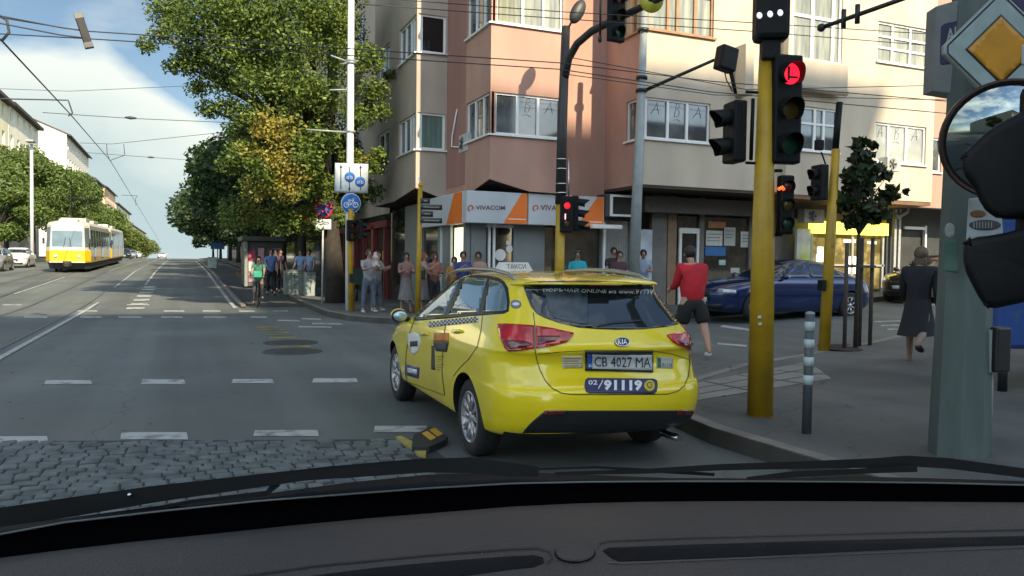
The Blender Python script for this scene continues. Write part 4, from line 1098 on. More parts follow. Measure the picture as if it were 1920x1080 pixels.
def cut_wheels(mb, name, paint, axles, root, R_=.36, xin=.60):
    me = mb.mesh(name); me.materials.append(paint); me.materials.append(m_black)
    o = link(name, me, root)
    cutters = []
    for y in axles:
        for s in (-1, 1):
            c = MB().lathe([(.001, xin), (R_, xin), (R_ + .01, 1.05), (.001, 1.05)], 40, 'x')
            for v in c.v: v.x *= s
            c.xf(Matrix.Translation((0, y, .315)))
            cm = c.mesh('cut'); cm.materials.append(paint); cm.materials.append(m_black)
            for p in cm.polygons: p.material_index = 1
            co = bpy.data.objects.new('cut', cm); col.objects.link(co)
            md = o.modifiers.new('b', 'BOOLEAN'); md.operation = 'DIFFERENCE'; md.object = co; md.solver = 'EXACT'
            cutters.append(co)
    inv = o.parent; o.parent = None
    dg = bpy.context.evaluated_depsgraph_get(); dg.update()
    ev = bpy.data.meshes.new_from_object(o.evaluated_get(dg))
    o.modifiers.clear(); o.data = ev; o.parent = inv
    if len(ev.materials) < 2: ev.materials.clear(); ev.materials.append(paint); ev.materials.append(m_black)
    for c in cutters: bpy.data.objects.remove(c)
    bpy.data.meshes.remove(me)
    ev.polygons.foreach_set('use_smooth', [True] * len(ev.polygons))
    try: ev.set_sharp_from_angle(angle=R(38))
    except Exception: pass
    return o
def wheel(root, x, y, r=.316, wd=.20, spokes=10, side=-1, rim_m=None, rr=.212):
    t_ = MB(); h = wd / 2
    t_.lathe([(rr, -h + .01), (r - .05, -h), (r - .015, -h + .015), (r, -h + .045), (r, h - .045), (r - .015, h - .015), (r - .05, h), (rr, h - .01)], 40, 'x')
    m_ = Matrix.Translation((x, y, r)); t_.xf(m_); wo = t_.build('wheel', m_tyre, root)
    q = MB(); s = side
    q.lathe([(rr, s * (h - .012)), (rr - .012, s * (h - .004)), (rr - .02, s * (h - .03)), (rr - .03, s * (h - .06))], 40, 'x')
    q.lathe([(.001, s * (h - .018)), (.045, s * (h - .018)), (.055, s * (h - .035)), (.055, s * (h - .07))], 20, 'x')
    for k in range(spokes):
        a = 2 * math.pi * k / spokes
        for da in (-.09, .09):
            p0 = Vector((s * (h - .03), .05 * math.cos(a), .05 * math.sin(a))); p1 = Vector((s * (h - .022), (rr - .01) * math.cos(a + da), (rr - .01) * math.sin(a + da)))
            q.tube([p0, p1], [.014, .011], 6)
    q.xf(m_); q.build('rim', rim_m or m_rim, wo)
    d = MB().lathe([(.001, s * (h - .075)), (rr - .015, s * (h - .075))], 24, 'x'); d.xf(m_); d.build('brake_disc', m_black, wo)
    return wo
def body_hit(o, root, maxd=60):
    mw = root_matrix(root); inv = mw.inverted(); me = o.data
    bv = BVHTree.FromPolygons([v.co.copy() for v in me.vertices], [list(p.vertices) for p in me.polygons])
    c = inv @ CAM
    def h(px, py):
        d = (inv.to_3x3() @ ray(px, py)).normalized()
        loc, nn, i, dist = bv.ray_cast(c, d)
        if loc is None: return None
        if nn.dot(d) > 0: nn = -nn
        return mw @ loc, (mw.to_3x3() @ nn).normalized()
    def side(s):
        """project side-view outlines (y,z) from the given side (-1 left, 1 right)"""
        def f(y, z):
            loc, nn, i, dist = bv.ray_cast(Vector((s * 3, y, -z)), Vector((-s, 0, 0)))
            if loc is None: return None
            if nn.x * s < 0: nn = -nn
            return loc, nn
        return f
    def end(s):
        def f(x, z):
            loc, nn, i, dist = bv.ray_cast(Vector((x, 8 * s, -z)), Vector((0, -s, 0)))
            if loc is None: return None
            if nn.y * s < 0: nn = -nn
            return loc, nn
        return f
    return h, side, end
def P2(poly): return [(a, -b) for a, b in poly]

# ---- the yellow taxi
TX = Vector((3.00, 4.97, 0)); TYAW = -.0275
taxi = thing('taxi', 'yellow estate taxi seen from behind with a white roof sign', 'taxi', TX, TYAW)
keys = [(.255, .36, 4.32, .82), (.29, .16, 4.40, .868), (.36, .05, 4.46, .888), (.48, .005, 4.49, .905), (.58, .0, 4.50, .912), (.645, .015, 4.47, .912), (.675, .055, 4.45, .910), (.74, .080, 4.38, .908), (.83, .115, 4.2, .905), (.895, .105, 3.98, .898),
        (.93, .085, 3.80, .893), (.98, .10, 3.58, .882), (1.03, .135, 3.42, .865), (1.10, .19, 3.28, .832), (1.20, .27, 3.08, .785), (1.30, .345, 2.88, .735), (1.375, .385, 2.72, .695), (1.402, .37, 2.62, .675), (1.420, .28, 2.55, .655), (1.442, .29, 2.46, .626), (1.465, .40, 2.36, .57), (1.483, .58, 2.22, .49), (1.497, .85, 2.05, .38), (1.506, 1.2, 1.8, .18)]
shell = car_shell(keys, Lr=.55, nr=3.3, mod=.03)
tb = cut_wheels(shell, 'body', m_yel, (.96, 3.61), taxi)
for p_ in tb.data.polygons:
    if p_.center.z < .33 and p_.center.y < .6 and abs(p_.center.x) < .80 or p_.center.z < .262: p_.material_index = 1
hit, side, end = body_hit(tb, taxi)
for y in (.96, 3.61):
    wheel(taxi, -.775, y, side=-1); wheel(taxi, .775, y, side=1)
def tp(name, m, poly, off=.004, thick=None, step=5, parent=taxi, label=None):
    return patch(poly, hit, off=off, thick=thick, step=step).build(name, m, parent, world=True, label=label)
win_s = [(775, 602), (783, 580), (794, 563), (806, 548), (820, 534), (840, 522), (857, 516.5), (880, 515), (915, 517), (935, 521), (946, 528), (953, 540), (956, 565), (954, 584), (946, 588), (905, 591), (838, 597)]
tp('window_surround', m_black, win_s, .003)
m_bg = mat('sky_tinted_side_glass', (.08, .13, .15), .02, 0, 0, spec=1.0, coat=1)  # blue base colour stands in for sky seen in the glass
for ll, pl in (('front side window', [(781, 596), (790, 575), (801, 560), (818, 541), (834, 529), (848, 523.5), (864, 521.5), (833, 592)]), ('rear door window', [(872, 521), (914, 523), (898, 586.5), (841, 591)]), ('rear quarter window', [(918, 524.5), (934, 528), (943, 534), (949, 546), (951.5, 568), (950, 581), (942, 584), (906, 586.5)])):
    tp('side_window', m_bg, pl, .006, .002)
rear_glass = [(981, 536), (984, 531), (1018, 527.5), (1104, 527), (1180, 530), (1236, 537), (1249, 556), (1266, 583), (1279, 604), (1272, 608), (1249, 613), (1205, 617.5), (1155, 618.5), (1120, 617), (1086, 614.5), (1050, 606), (1021, 596), (1006, 588), (996, 576), (988, 556)]
tp('rear_window', m_glass, rear_glass, .005)
tp('rear_window_patch', mat('mottled_blue_grey', (.07, .10, .12), .25, 0, .75, 9, c2=(.02, .03, .035), c2scale=9), [(1022, 545), (1100, 543), (1103, 608), (1088, 609), (1040, 597), (1026, 580)], .008, .002)  # mottled blue-grey patch on the left of the rear window
lw_ = text_px('ПОРЪЧАЙ ONLINE на www.91119', [(1019, 538), (1224, 543), (1222, 553), (1018, 548)], hit, off=.012, bold=.012)
lw_.build('window_lettering', m_white, taxi, world=True)
m_red = mat('red_lamp_plastic', (.42, .008, .012), .12, 0, .35, 9, coat=1)
m_redd = mat('dark_red_lamp_inset', (.10, .006, .008), .15, 0, .3, 9, coat=1)
L1 = [(934.5, 609), (952, 608.5), (975, 610), (1001.5, 612), (1001.5, 654.5), (975, 657.5), (955, 659), (948, 653), (940, 635)]
L2 = [(1005, 612.5), (1035, 617), (1075, 626), (1072, 632), (1064, 641.5), (1040, 648), (1005, 654)]
L3 = [(1250, 629), (1262, 626), (1280, 623.5), (1297, 622.5), (1309, 623), (1311, 640), (1309, 662), (1300, 660), (1285, 653), (1270, 647), (1260, 641)]
for pl, pi in ((L1, [(947, 640), (985, 641), (1000, 647), (985, 653), (958, 655)]), (L2, [(1008, 632), (1050, 632), (1040, 642), (1008, 648)]), (L3, [(1268, 640), (1300, 643), (1302, 655), (1285, 650), (1272, 645)])):
    lo_ = tp('tail_light', m_red, pl, .016, .016)
    tp('lamp_inset', m_redd, pi, .0195, .003, parent=lo_)
# tailgate seams, bumper line, door seams
sm_ = MB()
ribbon_px([(1000, 586), (1003, 612)], 1.4, hit, sm_, .003)
ribbon_px([(1003, 612), (1003, 640), (1003, 655)], 1.6, hit, sm_, .020)
ribbon_px([(1003, 655), (1006, 672), (1012, 693), (1022, 713), (1036, 729), (1052, 737), (1070, 739.5), (1160, 740), (1250, 739), (1270, 734), (1283, 723), (1290, 706), (1293, 684), (1293, 664)], 1.6, hit, sm_, .003)
ribbon_px([(1008, 664), (1050, 660), (1098, 657.5)], 1.0, hit, sm_, .003)  # creases by the plate, their shade drawn as black lines
ribbon_px([(1226, 658), (1262, 664), (1291, 674)], 1.0, hit, sm_, .003)
ribbon_px([(838, 594), (834, 620), (830, 660), (829, 700), (834, 741)], 1.1, hit, sm_, .003)
ribbon_px([(905, 590), (902, 620), (895, 650), (880, 672), (862, 690), (850, 705)], 1.1, hit, sm_, .003)
ribbon_px([(776, 604), (768, 625), (762, 660), (760, 700), (764, 716)], 1.1, hit, sm_, .003)
ribbon_px([(764, 716), (834, 741)], 1.0, hit, sm_, .003)
ribbon_px([(1313 - 60, 535), (1282, 600)], .1, hit, sm_, .003) if False else None
sm_.build('panel_seams', m_black, taxi, world=True)
tp('plate_recess_lip', mat('shaded_yellow_recess', (.16, .13, .006), .3, 0, 0), [(1098, 655.5), (1225, 656), (1226, 660.5), (1097, 659.5)], .003)  # lip above the plate, its shade put into the dark yellow
tp('lower_bumper', m_black, [(1022, 770), (1100, 769.5), (1200, 769.5), (1300, 769), (1302, 785), (1300, 796), (1250, 802), (1100, 810), (980, 811), (986, 803), (998, 790)], .006)
for q in ([(1026, 768.5), (1062, 769), (1056, 777), (1018, 778)], [(1268, 768.5), (1299, 768), (1301, 776), (1266, 777)]): tp('reflector', m_redd, q, .012)
# number plate
pl_ = tp('number_plate', m_black, [(1096.5, 658.5), (1223, 660.5), (1223, 698.5), (1096.5, 695.5)], .016, .012)
tp('plate_face', mat('plate_white', (.44, .45, .45), .4, 0, .04), [(1108.5, 662), (1220.5, 664), (1220.5, 695.5), (1108.5, 692.5)], .020, .003, parent=pl_)
tp('plate_blue_band', mat('plate_blue', (.02, .09, .33), .4), [(1099.5, 662), (1107.8, 662.2), (1107.8, 692.5), (1099.5, 692)], .020, .003, parent=pl_)
text_px('CB 4027 MA', [(1112, 666), (1217, 668.3), (1217, 691.5), (1112, 688.5)], hit, off=.025, bold=.0).build('plate_lettering', m_black, pl_, world=True)
text_px('BG', [(1101.5, 684), (1106.5, 684), (1106.5, 689.5), (1101.5, 689.5)], hit, off=.025).build('country_letters', m_white, pl_, world=True)
# phone number sticker
st = tp('phone_sticker', mat('navy_sticker', (.018, .02, .085), .4, 0, 0), [(1102, 708.5), (1225, 710), (1231, 713), (1233, 724), (1230, 735), (1224, 738.5), (1104, 737.5), (1098, 734), (1095.5, 723), (1097, 712)], .006, .003)
text_px('91119', [(1131, 712.5), (1203, 713), (1203, 733.5), (1131, 733)], hit, off=.011, bold=.045).build('phone_number', mat('sticker_white', (.62, .62, .62), .5, 0, 0), st, world=True)
text_px('02', [(1102, 713), (1119, 713), (1119, 722), (1102, 722)], hit, off=.011, bold=.02).build('area_code', mat('sticker_white', (.62,) * 3), st, world=True)
ribbon_px([(1121, 731), (1129, 713)], 1.8, hit, None, .011).build('slash', mat('sticker_white', (.62,) * 3), st, world=True)
tp('round_emblem', mat('gold_sticker', (.50, .38, .02), .5, 0, 0), ellipse(1217, 723.5, 10, 10.5), .010, .003, parent=st, step=3)
ribbon_px(ellipse(1217, 723, 4.6, 5.2, 14) , 1.4, hit, None, .013, 2).build('headset_mark', m_black, st, world=True)
# maker badge
bd = tp('badge', m_black, ellipse(1166, 642, 14, 8.6), .010, .008, step=3)
ribbon_px(ellipse(1166, 642, 13, 7.6) + [ellipse(1166, 642, 13, 7.6)[0]], 1.1, hit, None, .013, 2).build('badge_rim', m_chrome, bd, world=True)
text_px('KIA', [(1157, 637.5), (1175, 637.5), (1175, 646.5), (1157, 646.5)], hit, off=.014, bold=.0).build('badge_lettering', m_chrome, bd, world=True)
# small stickers
ns_ = tp('notice_sticker', mat('yellow_paper', (.52, .50, .30), .5, 0, .05), [(1053, 667.5), (1092, 667), (1092, 690), (1054, 690.5)], .006)
nl = MB()
for k in range(4): ribbon_px([(1056, 671.5 + k * 5), (1089 - 5 * (k % 2), 671 + k * 5)], 1.1, hit, nl, .009)
nl.build('printed_lines', mat('dark_red_print', (.2, .03, .02), .6), ns_, world=True)
ss_ = tp('permit_sticker', mat('pale_permit', (.40, .42, .34), .5), [(1231, 669), (1261, 669.5), (1261, 691), (1231, 690)], .006)
tp('green_corner', mat('green_print', (.02, .12, .04), .5), [(1232, 670), (1238, 670), (1238, 689), (1232, 689)], .009, parent=ss_)
text_px('91119', [(1240, 681), (1259, 681.5), (1259, 689), (1240, 688.5)], hit, off=.010).build('small_number', mat('blue_print', (.02, .03, .15), .5), ss_, world=True)
# side graphics
ck = MB(); ckb = MB()
nck = 26
for k in range(nck):
    u0, u1 = k / nck, (k + 1) / nck
    for r_ in range(3):
        if (k + r_) % 2: continue
        def cp(u, v): return (806 + 91 * u, 603.5 - 9.5 * u + v * 9.8)
        patch([cp(u0, r_ / 3), cp(u1, r_ / 3), cp(u1, (r_ + 1) / 3), cp(u0, (r_ + 1) / 3)], hit, ckb, .007, .002, step=20)
cb_ = tp('checker_band', m_white, [(800, 604), (897, 593.5), (898, 604), (806, 614)], .0045)
ckb.build('checks', m_black, cb_, world=True)
s1_ = tp('door_shield_sticker', m_white, [(765, 626), (777, 623), (788, 626), (788, 645), (784, 658), (777, 666), (770, 658), (765, 645)], .005)
text_px('taxi', [(768, 640), (785, 640), (785, 648), (768, 648)], hit, off=.009).build('sticker_letters', m_black, s1_, world=True) if False else None
tp('sticker_mark', m_black, [(770, 640), (784, 639), (784, 649), (770, 650)], .008, parent=s1_)
tp('orange_advert', mat('orange_advert', (.5, .17, .02), .5, 0, .3, 8), [(815, 625), (842, 624), (842, 641), (813, 641)], .005)
tp('dark_advert', mat('dark_advert', (.03, .03, .035), .5, 0, 0), [(813, 641), (842, 641), (838, 660), (818, 658)], .005)
tp('advert_bar', mat('dark_advert', (.03, .03, .035)), [(810, 648), (814.5, 648), (816, 694), (809, 692)], .005)
al = MB()
for k in range(6): ribbon_px([(819, 668 + k * 5), (834 - (k % 3) * 4, 668.6 + k * 5)], 1.0, hit, al, .005)
al.build('advert_lines', mat('dark_advert', (.03,) * 3), taxi, world=True)
s2_ = tp('door_number_sticker', mat('violet_sticker', (.06, .05, .18), .5, 0, 0), [(762, 683), (787, 689), (785, 710), (762, 703)], .005)
tp('sticker_face', mat('sticker_white', (.62,) * 3), [(765, 689), (783, 693), (782, 702), (765, 698)], .008, parent=s2_)
s3_ = tp('oval_sticker', mat('grey_violet_sticker', (.18, .18, .26), .5), ellipse(967.5, 570.5, 10, 8), .005, step=3)
tp('oval_sticker_face', m_white, ellipse(967.5, 571, 7, 3.2), .008, parent=s3_, step=3)
for x, y in ((796, 627), (858, 622.5)): tp('door_handle', m_yel, [(x - 7, y - 3), (x + 8, y - 4), (x + 9, y + 1), (x - 6, y + 3)], .022, .02, step=4)
# mirror, roof rails, roof sign, spoiler lamp, wiper
mr_ = MB(); mr_.sphere((-.965, 3.03, 1.0), .088, .06, .07, 18, 12); mo_ = mr_.build('door_mirror', m_black, taxi); MB().sphere((-.965, 3.06, 1.010), .087, .052, .068, 18, 12).build('mirror_shell', m_yel, mo_)
gm = MB().sphere((-.965, 2.985, 1.0), .075, .022, .055, 18, 12); gm.build('mirror_glass', mat('mirror_glass', (.42, .55, .60), .25, .7, 0), mo_)
MB().tube([(-.86, 3.05, .96), (-.92, 3.04, .98)], .03, 8).build('mirror_arm', m_black, mo_)
mr_ = MB(); mr_.sphere((1.0, 3.03, 1.0), .115, .07, .085, 18, 12); mr_.build('door_mirror', m_black, taxi)
for s in (-1, 1):
    MB().tube([(s * .60, .62, 1.445), (s * .595, .80, 1.49), (s * .585, 1.2, 1.517), (s * .58, 1.7, 1.52), (s * .585, 2.2, 1.50), (s * .60, 2.5, 1.45)], [.010, .016, .018, .018, .016, .010], 8).build('roof_rail', mat('satin_rail', (.35, .35, .36), .35, .7, 0), taxi)
rs_ = MB(); rs_.add([(-.30, 0, 0), (.30, 0, 0), (.30, .16, 0), (-.30, .16, 0), (-.235, .04, .125), (.235, .04, .125), (.235, .12, .125), (-.235, .12, .125)], [(0, 3, 2, 1), (4, 5, 6, 7), (0, 1, 5, 4), (1, 2, 6, 5), (2, 3, 7, 6), (3, 0, 4, 7)])
rs_.xf(Matrix.Translation((-.05, 2.0, 1.500)) @ Matrix.Rotation(.22, 4, 'Z') @ Matrix.Scale(.66, 4) ); rso = rs_.build('roof_sign', mat('roof_sign_white', (.60, .60, .58), .4), taxi)
tq = MB(); uv, fs_ = text_mesh('ТАКСИ', .0)
tq.add([(-.16 + .34 * u, .0 + .04 * (.03 + .07 * v) / .125 - .003, .03 + .07 * v) for u, v in uv], fs_)
tq.xf(Matrix.Translation((-.05, 2.0, 1.500)) @ Matrix.Rotation(.22, 4, 'Z') @ Matrix.Scale(.66, 4)); tq.build('roof_sign_lettering', m_black, rso)
MB().bbox(-.14, .14, .265, .30, 1.410, 1.422, .004).build('brake_light', m_redd, taxi)
wpm = ribbon_px([(1120, 612), (1150, 606), (1200, 603)], 2.2, hit, None, .018); wpm.build('rear_wiper', m_black, taxi, world=True)
MB().tube([(.62, .40, .20), (.62, .15, .21)], .03, 10).build('exhaust_pipe', m_chrome, taxi)
ub = MB().box(-.6, .6, .9, 4.0, .20, .30); ub.build('underbody', m_black, taxi)
# ---- generic small cars
def small_car(label, loc, rz, paint, kind='saloon', scale=1.0, group=None, front=True, light_on=False, name='parked_car', detail=2):
    t = thing(name, label, 'car', loc, rz, group); t.scale = (scale,) * 3
    if kind == 'coupe':
        keys = [(.18, .25, 4.60, .80), (.28, .08, 4.70, .88), (.45, .0, 4.74, .91), (.60, .01, 4.74, .92), (.72, .05, 4.66, .92), (.82, .10, 4.40, .91), (.90, .18, 3.95, .89), (.95, .30, 3.55, .86), (1.02, .50, 3.40, .80), (1.12, .80, 3.16, .74), (1.24, 1.15, 2.88, .66), (1.32, 1.45, 2.62, .59), (1.37, 1.80, 2.35, .46), (1.385, 2.0, 2.2, .2)]
        ax = (.95, 3.80); win = [[(1.05, .96), (1.30, 1.16), (1.75, 1.30), (2.1, 1.335), (2.15, .96)], [(2.22, .96), (2.20, 1.335), (2.6, 1.28), (2.95, 1.14), (3.25, .97)]]
    elif kind == 'hatch':
        keys = [(.18, .20, 3.95, .76), (.28, .06, 4.02, .82), (.45, .0, 4.05, .85), (.62, .01, 4.04, .855), (.75, .05, 3.95, .85), (.88, .08, 3.60, .84), (.96, .12, 3.25, .82), (1.05, .18, 3.08, .78), (1.2, .30, 2.85, .72), (1.34, .42, 2.60, .64), (1.42, .6, 2.35, .52), (1.46, .9, 2.1, .3)]
        ax = (.70, 3.20); win = [[(.55, .98), (.62, 1.28), (1.0, 1.36), (1.4, 1.38), (1.4, .98)], [(1.46, .98), (1.46, 1.38), (2.1, 1.36), (2.5, 1.22), (2.85, .99)]]
    else:
        keys = [(.18, .22, 4.35, .78), (.28, .07, 4.44, .84), (.45, .0, 4.48, .87), (.62, .01, 4.47, .875), (.76, .04, 4.36, .87), (.86, .10, 4.05, .86), (.93, .30, 3.60, .84), (.98, .62, 3.38, .82), (1.08, .85, 3.22, .77), (1.22, 1.1, 2.95, .70), (1.34, 1.35, 2.70, .62), (1.40, 1.6, 2.45, .5), (1.43, 1.9, 2.2, .25)]
        ax = (.95, 3.60); win = [[(1.05, .98), (1.35, 1.20), (1.65, 1.32), (2.0, 1.35), (2.0, .98)], [(2.06, .98), (2.06, 1.35), (2.5, 1.31), (2.85, 1.18), (3.12, .99)]]
    sh = car_shell(keys, Lr=.7, Lf=.9, nr=2.8, nf=2.5)
    b = cut_wheels(sh, 'body', paint, ax, t, R_=.35)
    h, sd_, en = body_hit(b, t)
    for y in ax:
        for s in (-1, 1): wheel(t, s * (.755 if kind != 'coupe' else .80), y, side=s, spokes=7, rr=.20)
    Lf_ = keys[3][2]
    inv3 = None
    def lp(name_, m, poly, f, off=.006, th=.006, parent=None):
        return patch(P2(poly), f, off=off, thick=th, step=.12).build(name_, m, parent or t)
    for s in (-1, 1):
        for wq in win: lp('side_window', m_glass, wq, sd_(s))
        lp('headlight', mat('headlight_glass', (.45, .48, .5), .08, .3, .3, 9), [(s * .52, .70), (s * .80, .68), (s * .82, .60), (s * .50, .61)], en(1), .012)
        lp('tail_light', m_redd, [(s * .50, .84), (s * .80, .84), (s * .80, .72), (s * .50, .70)], en(-1), .012)
        mm = MB().sphere((s * .96, win[1][-1][0] - .22, .98), .10, .07, .07, 12, 8); mm.build('door_mirror', paint, t)
        MB().tube([(s * .82, win[1][-1][0] - .22, .95), (s * .93, win[1][-1][0] - .22, .97)], .02, 6).build('mirror_arm', m_black, t)
    zt_ = 1.30 if kind != 'hatch' else 1.34
    lp('windscreen', m_glass, [(-.62, 1.03), (.62, 1.03), (.50, zt_ - .02), (-.50, zt_ - .02)], en(1))
    lp('rear_window', m_glass, [(-.58, 1.05), (.58, 1.05), (.48, zt_ - .02), (-.48, zt_ - .02)], en(-1))
    gr = lp('grille', m_black, [(-.38, .64), (.38, .64), (.33, .44), (-.33, .44)], en(1), .008)
    lp('lower_intake', m_black, [(-.62, .36), (.62, .36), (.55, .25), (-.55, .25)], en(1), .008)
    lp('number_plate', mat('plate_white', (.44, .45, .45)), [(-.26, .50), (.26, .50), (.26, .40), (-.26, .40)], en(1), .02)
    lp('number_plate', mat('plate_white', (.44, .45, .45)), [(-.26, .66), (.26, .66), (.26, .55), (-.26, .55)], en(-1), .02)
    sms = MB()
    for s in (-1, 1):
        for yy in (1.15, win[1][0][0] - .04, 3.2 if kind != 'hatch' else 2.9):
            k = len(sms.v)
            pts = [sd_(s)(yy, -z) for z in (.32, .45, .6, .75, .9)]
            if all(pts): sms.tube([p[0] + p[1] * .001 for p in pts], .006, 4)
    sms.build('door_seams', m_black, t)
    return t
m_blue = mat('blue_car_paint', (.006, .020, .085), .2, .3, .05, 3, coat=.8)
bc_ = small_car('blue low car crossing behind the thick yellow pole', (16.55, 15.6, Hg(14, 15.7)), R(90 - 2), m_blue, 'coupe', 1.02, name='blue_car')
bc_.name = 'passing_car'; bc_.scale = (1.02, 1.02, 1.08)
small_car('dark car facing the street beyond the staked tree', (23.3, 17.3, Hg(20, 17)), R(90 + 14), mat('dark_plum_paint', (.028, .018, .02), .2, .3, .05, 3, coat=.7), 'saloon', .98)
gc = 'cars parked along the left kerb'
m_wcar = mat('white_car_paint', (.62, .62, .60), .2, 0, .03, coat=.6); m_scar = mat('silver_car_paint', (.35, .36, .37), .25, .5, .05, coat=.5); m_dcar = mat('black_car_paint', (.015, .016, .018), .2, 0, .05, coat=.7)
def facing(px, py, Y=None):
    g = GR(px, py) if Y is None else None
    return g
q = PX(56, 509, -10.4); small_car('white saloon car parked left of the tram', (-10.6, 62 + 4.4, Hg(-10, 62)), R(180), m_wcar, 'saloon', 1.0, gc)
small_car('silver car cut by the left picture edge, nearer than the white saloon', (-10.5, 53.5 + 4, Hg(-10, 54)), R(180), m_scar, 'hatch', 1.0, gc)
small_car('dark car at the far left picture edge', (-10.6, 47.5 + 4.4, Hg(-10, 49)), R(180), m_dcar, 'saloon', 1.0, gc)
for px, dist, pm, kd, ll in ((232, 120, m_dcar, 'saloon', 'dark far car just right of the tram tail'), (246, 150, m_scar, 'hatch', 'silver far car after the dark one right of the tram'), (256, 182, m_wcar, 'saloon', 'small white far car before the crest')):
    X = PY(px, 490, dist).x; small_car(ll, (X, dist + 4, Hg(X, dist)), R(180), pm, kd, 1.0, gc)
small_car('tiny white car at the crest in the middle of the road', (PY(304, 488, 205).x, 205, Hg(0, 205)), R(180), m_wcar, 'hatch', 1.1, None, name='passing_car')

small_car('silver car parked at the left kerb behind the viewer', (-10.4, -16, 0), 0, m_scar, 'hatch', 1.0, None)
# ================================================================== TRAM
t = thing('tram', 'yellow and white two car tram coming down the left side of the street', 'tram', (-6.25, 53.0, Hg(-5, 53)), 0)
t.rotation_euler = (math.atan2(hy(80) - hy(52), 28), 0, 0)
m_ty = mat('tram_yellow', (.70, .42, .01), .3, 0, .04, 2, coat=.4); m_tw = mat('tram_white', (.50, .46, .38), .35, 0, .04, 2, coat=.3); m_tg = mat('tram_glass', (.08, .12, .14), .05, 0, .3, 1.5, spec=1.0)
m_tskirt = mat('tram_skirt', (.04, .04, .04), .7)
W = 1.18
for car_i, y0 in enumerate((0.0, 15.6)):
    Lc = 14.7
    lo = MB(); hi = MB(); 
    def outline(w_, ys0, ys1, ch=.55, cx=.28):
        return [(-w_ + cx, ys0), (w_ - cx, ys0), (w_, ys0 + ch), (w_, ys1 - ch), (w_ - cx, ys1), (-w_ + cx, ys1), (-w_, ys1 - ch), (-w_, ys0 + ch)]
    def loft(mb, levels):
        n = 8; V = []
        for z, w_, dy in levels: V += [(x, y, z) for x, y in outline(w_, y0 + dy, y0 + Lc - dy)]
        fs = [(i * n + k, i * n + (k + 1) % n, (i + 1) * n + (k + 1) % n, (i + 1) * n + k) for i in range(len(levels) - 1) for k in range(n)]
        fs += [list(range(n)), [(len(levels) - 1) * n + k for k in range(n)][::-1]]
        return mb.add(V, fs)
    loft(lo, [(.62, W, .06), (.70, W + .01, 0), (1.32, W + .012, -.02), (1.335, W, -.02)]).build('lower_body', m_ty, t)
    loft(hi, [(1.336, W, -.02), (1.50, W, .0), (2.85, W - .06, .14), (3.0, W - .14, .22), (3.08, W - .35, .45), (3.12, W - .6, .8)]).build('upper_body', m_tw, t)
    loft(MB(), [(.22, W - .12, .5), (.61, W - .06, .15)]).build('skirt', m_tskirt, t)
    fg = MB(); fx = .80
    def fy(z): return y0 + (z - 1.5) * .14 / 1.35 - .008
    fg.add([(-fx, fy(1.55), 1.55), (fx, fy(1.55), 1.55), (fx, fy(2.50), 2.50), (-fx, fy(2.50), 2.50)], [(0, 1, 2, 3)])
    fg.build('windscreen', m_tg, t)
    MB().add([(-.55, fy(2.56) - .004, 2.56), (.55, fy(2.56) - .004, 2.56), (.55, fy(2.80) - .004, 2.80), (-.55, fy(2.80) - .004, 2.80)], [(0, 1, 2, 3)]).build('destination_sign', mat('pale_display', (.60, .62, .52), .4), t)
    for s in (-1, 1):
        cw = MB(); cw.add([(s * (W - .26), y0 + .05, 1.55), (s * (W - .04), y0 + .47, 1.55), (s * (W - .09), y0 + .58, 2.7), (s * (W - .30), y0 + .17, 2.7)], [(0, 1, 2, 3)])
        for v in cw.v: v.x += s * .012; v.y -= .008
        cw.build('corner_window', m_tg, t)
        for k in range(8):
            ya = y0 + .75 + k * 1.68; dw = k in (1, 4, 7)
            gwb = MB(); z0_, z1_ = (.75, 2.6) if dw else (1.6, 2.6)
            def sx(z): return W + .012 if z < 1.4 else W - .06 * (z - 1.5) / 1.35 + .008
            gwb.add([(s * sx(z0_), ya, z0_), (s * sx(z0_), ya + 1.35, z0_), (s * sx(z1_), ya + 1.35, z1_), (s * sx(z1_), ya, z1_)] if not dw else [(s * (W + .02), ya, z0_), (s * (W + .02), ya + 1.2, z0_), (s * (W + .02), ya + 1.2, 1.5), (s * (W + .02), ya, 1.5), (s * (W - .03), ya + 1.2, z1_), (s * (W - .03), ya, z1_)],
                    [(0, 1, 2, 3)] if not dw else [(0, 1, 2, 3), (3, 2, 4, 5)])
            gwb.build('tram_door' if dw else 'side_window', m_tg, t)
        for dx in (.62,):
            hl = MB().lathe([(.001, y0 - .05), (.10, y0 - .045), (.115, y0 - .01)], 18, 'y'); hl.xf(Matrix.Translation((s * dx, 0, .98))); hl.build('headlight', mat('headlight_glass', (.45, .48, .5)), t)
        for yb in (2.6, 11.4):
            for dy in (-.9, .9):
                wh = MB().cyl((s * .72, y0 + yb + dy, .33), (s * .84, y0 + yb + dy, .33), .33, 20); wh.build('wheel', mat('dark_steel', (.05, .045, .04), .6, .3), t)
    cpl = MB(); cpl.bbox(-.14, .14, y0 - .42, y0 + .3, .36, .62, .03); cpl.bbox(-.22, .22, y0 - .14, y0 + .1, .40, .70, .02); cpl.build('coupler', m_black, t)
    MB().bbox(-.95, .95, y0 - .07, y0 + .1, .60, .68, .02).build('bumper_bar', m_tw, t)
    rf = MB(); rf.bbox(-.7, .7, y0 + 3, y0 + 5, 3.10, 3.35, .04); rf.bbox(-.7, .7, y0 + 7.5, y0 + 10.5, 3.10, 3.32, .04); rf.bbox(-.5, .5, y0 + .5, y0 + 1.5, 3.06, 3.22, .03); build_each(rf, 'roof_box', m_tw, t)
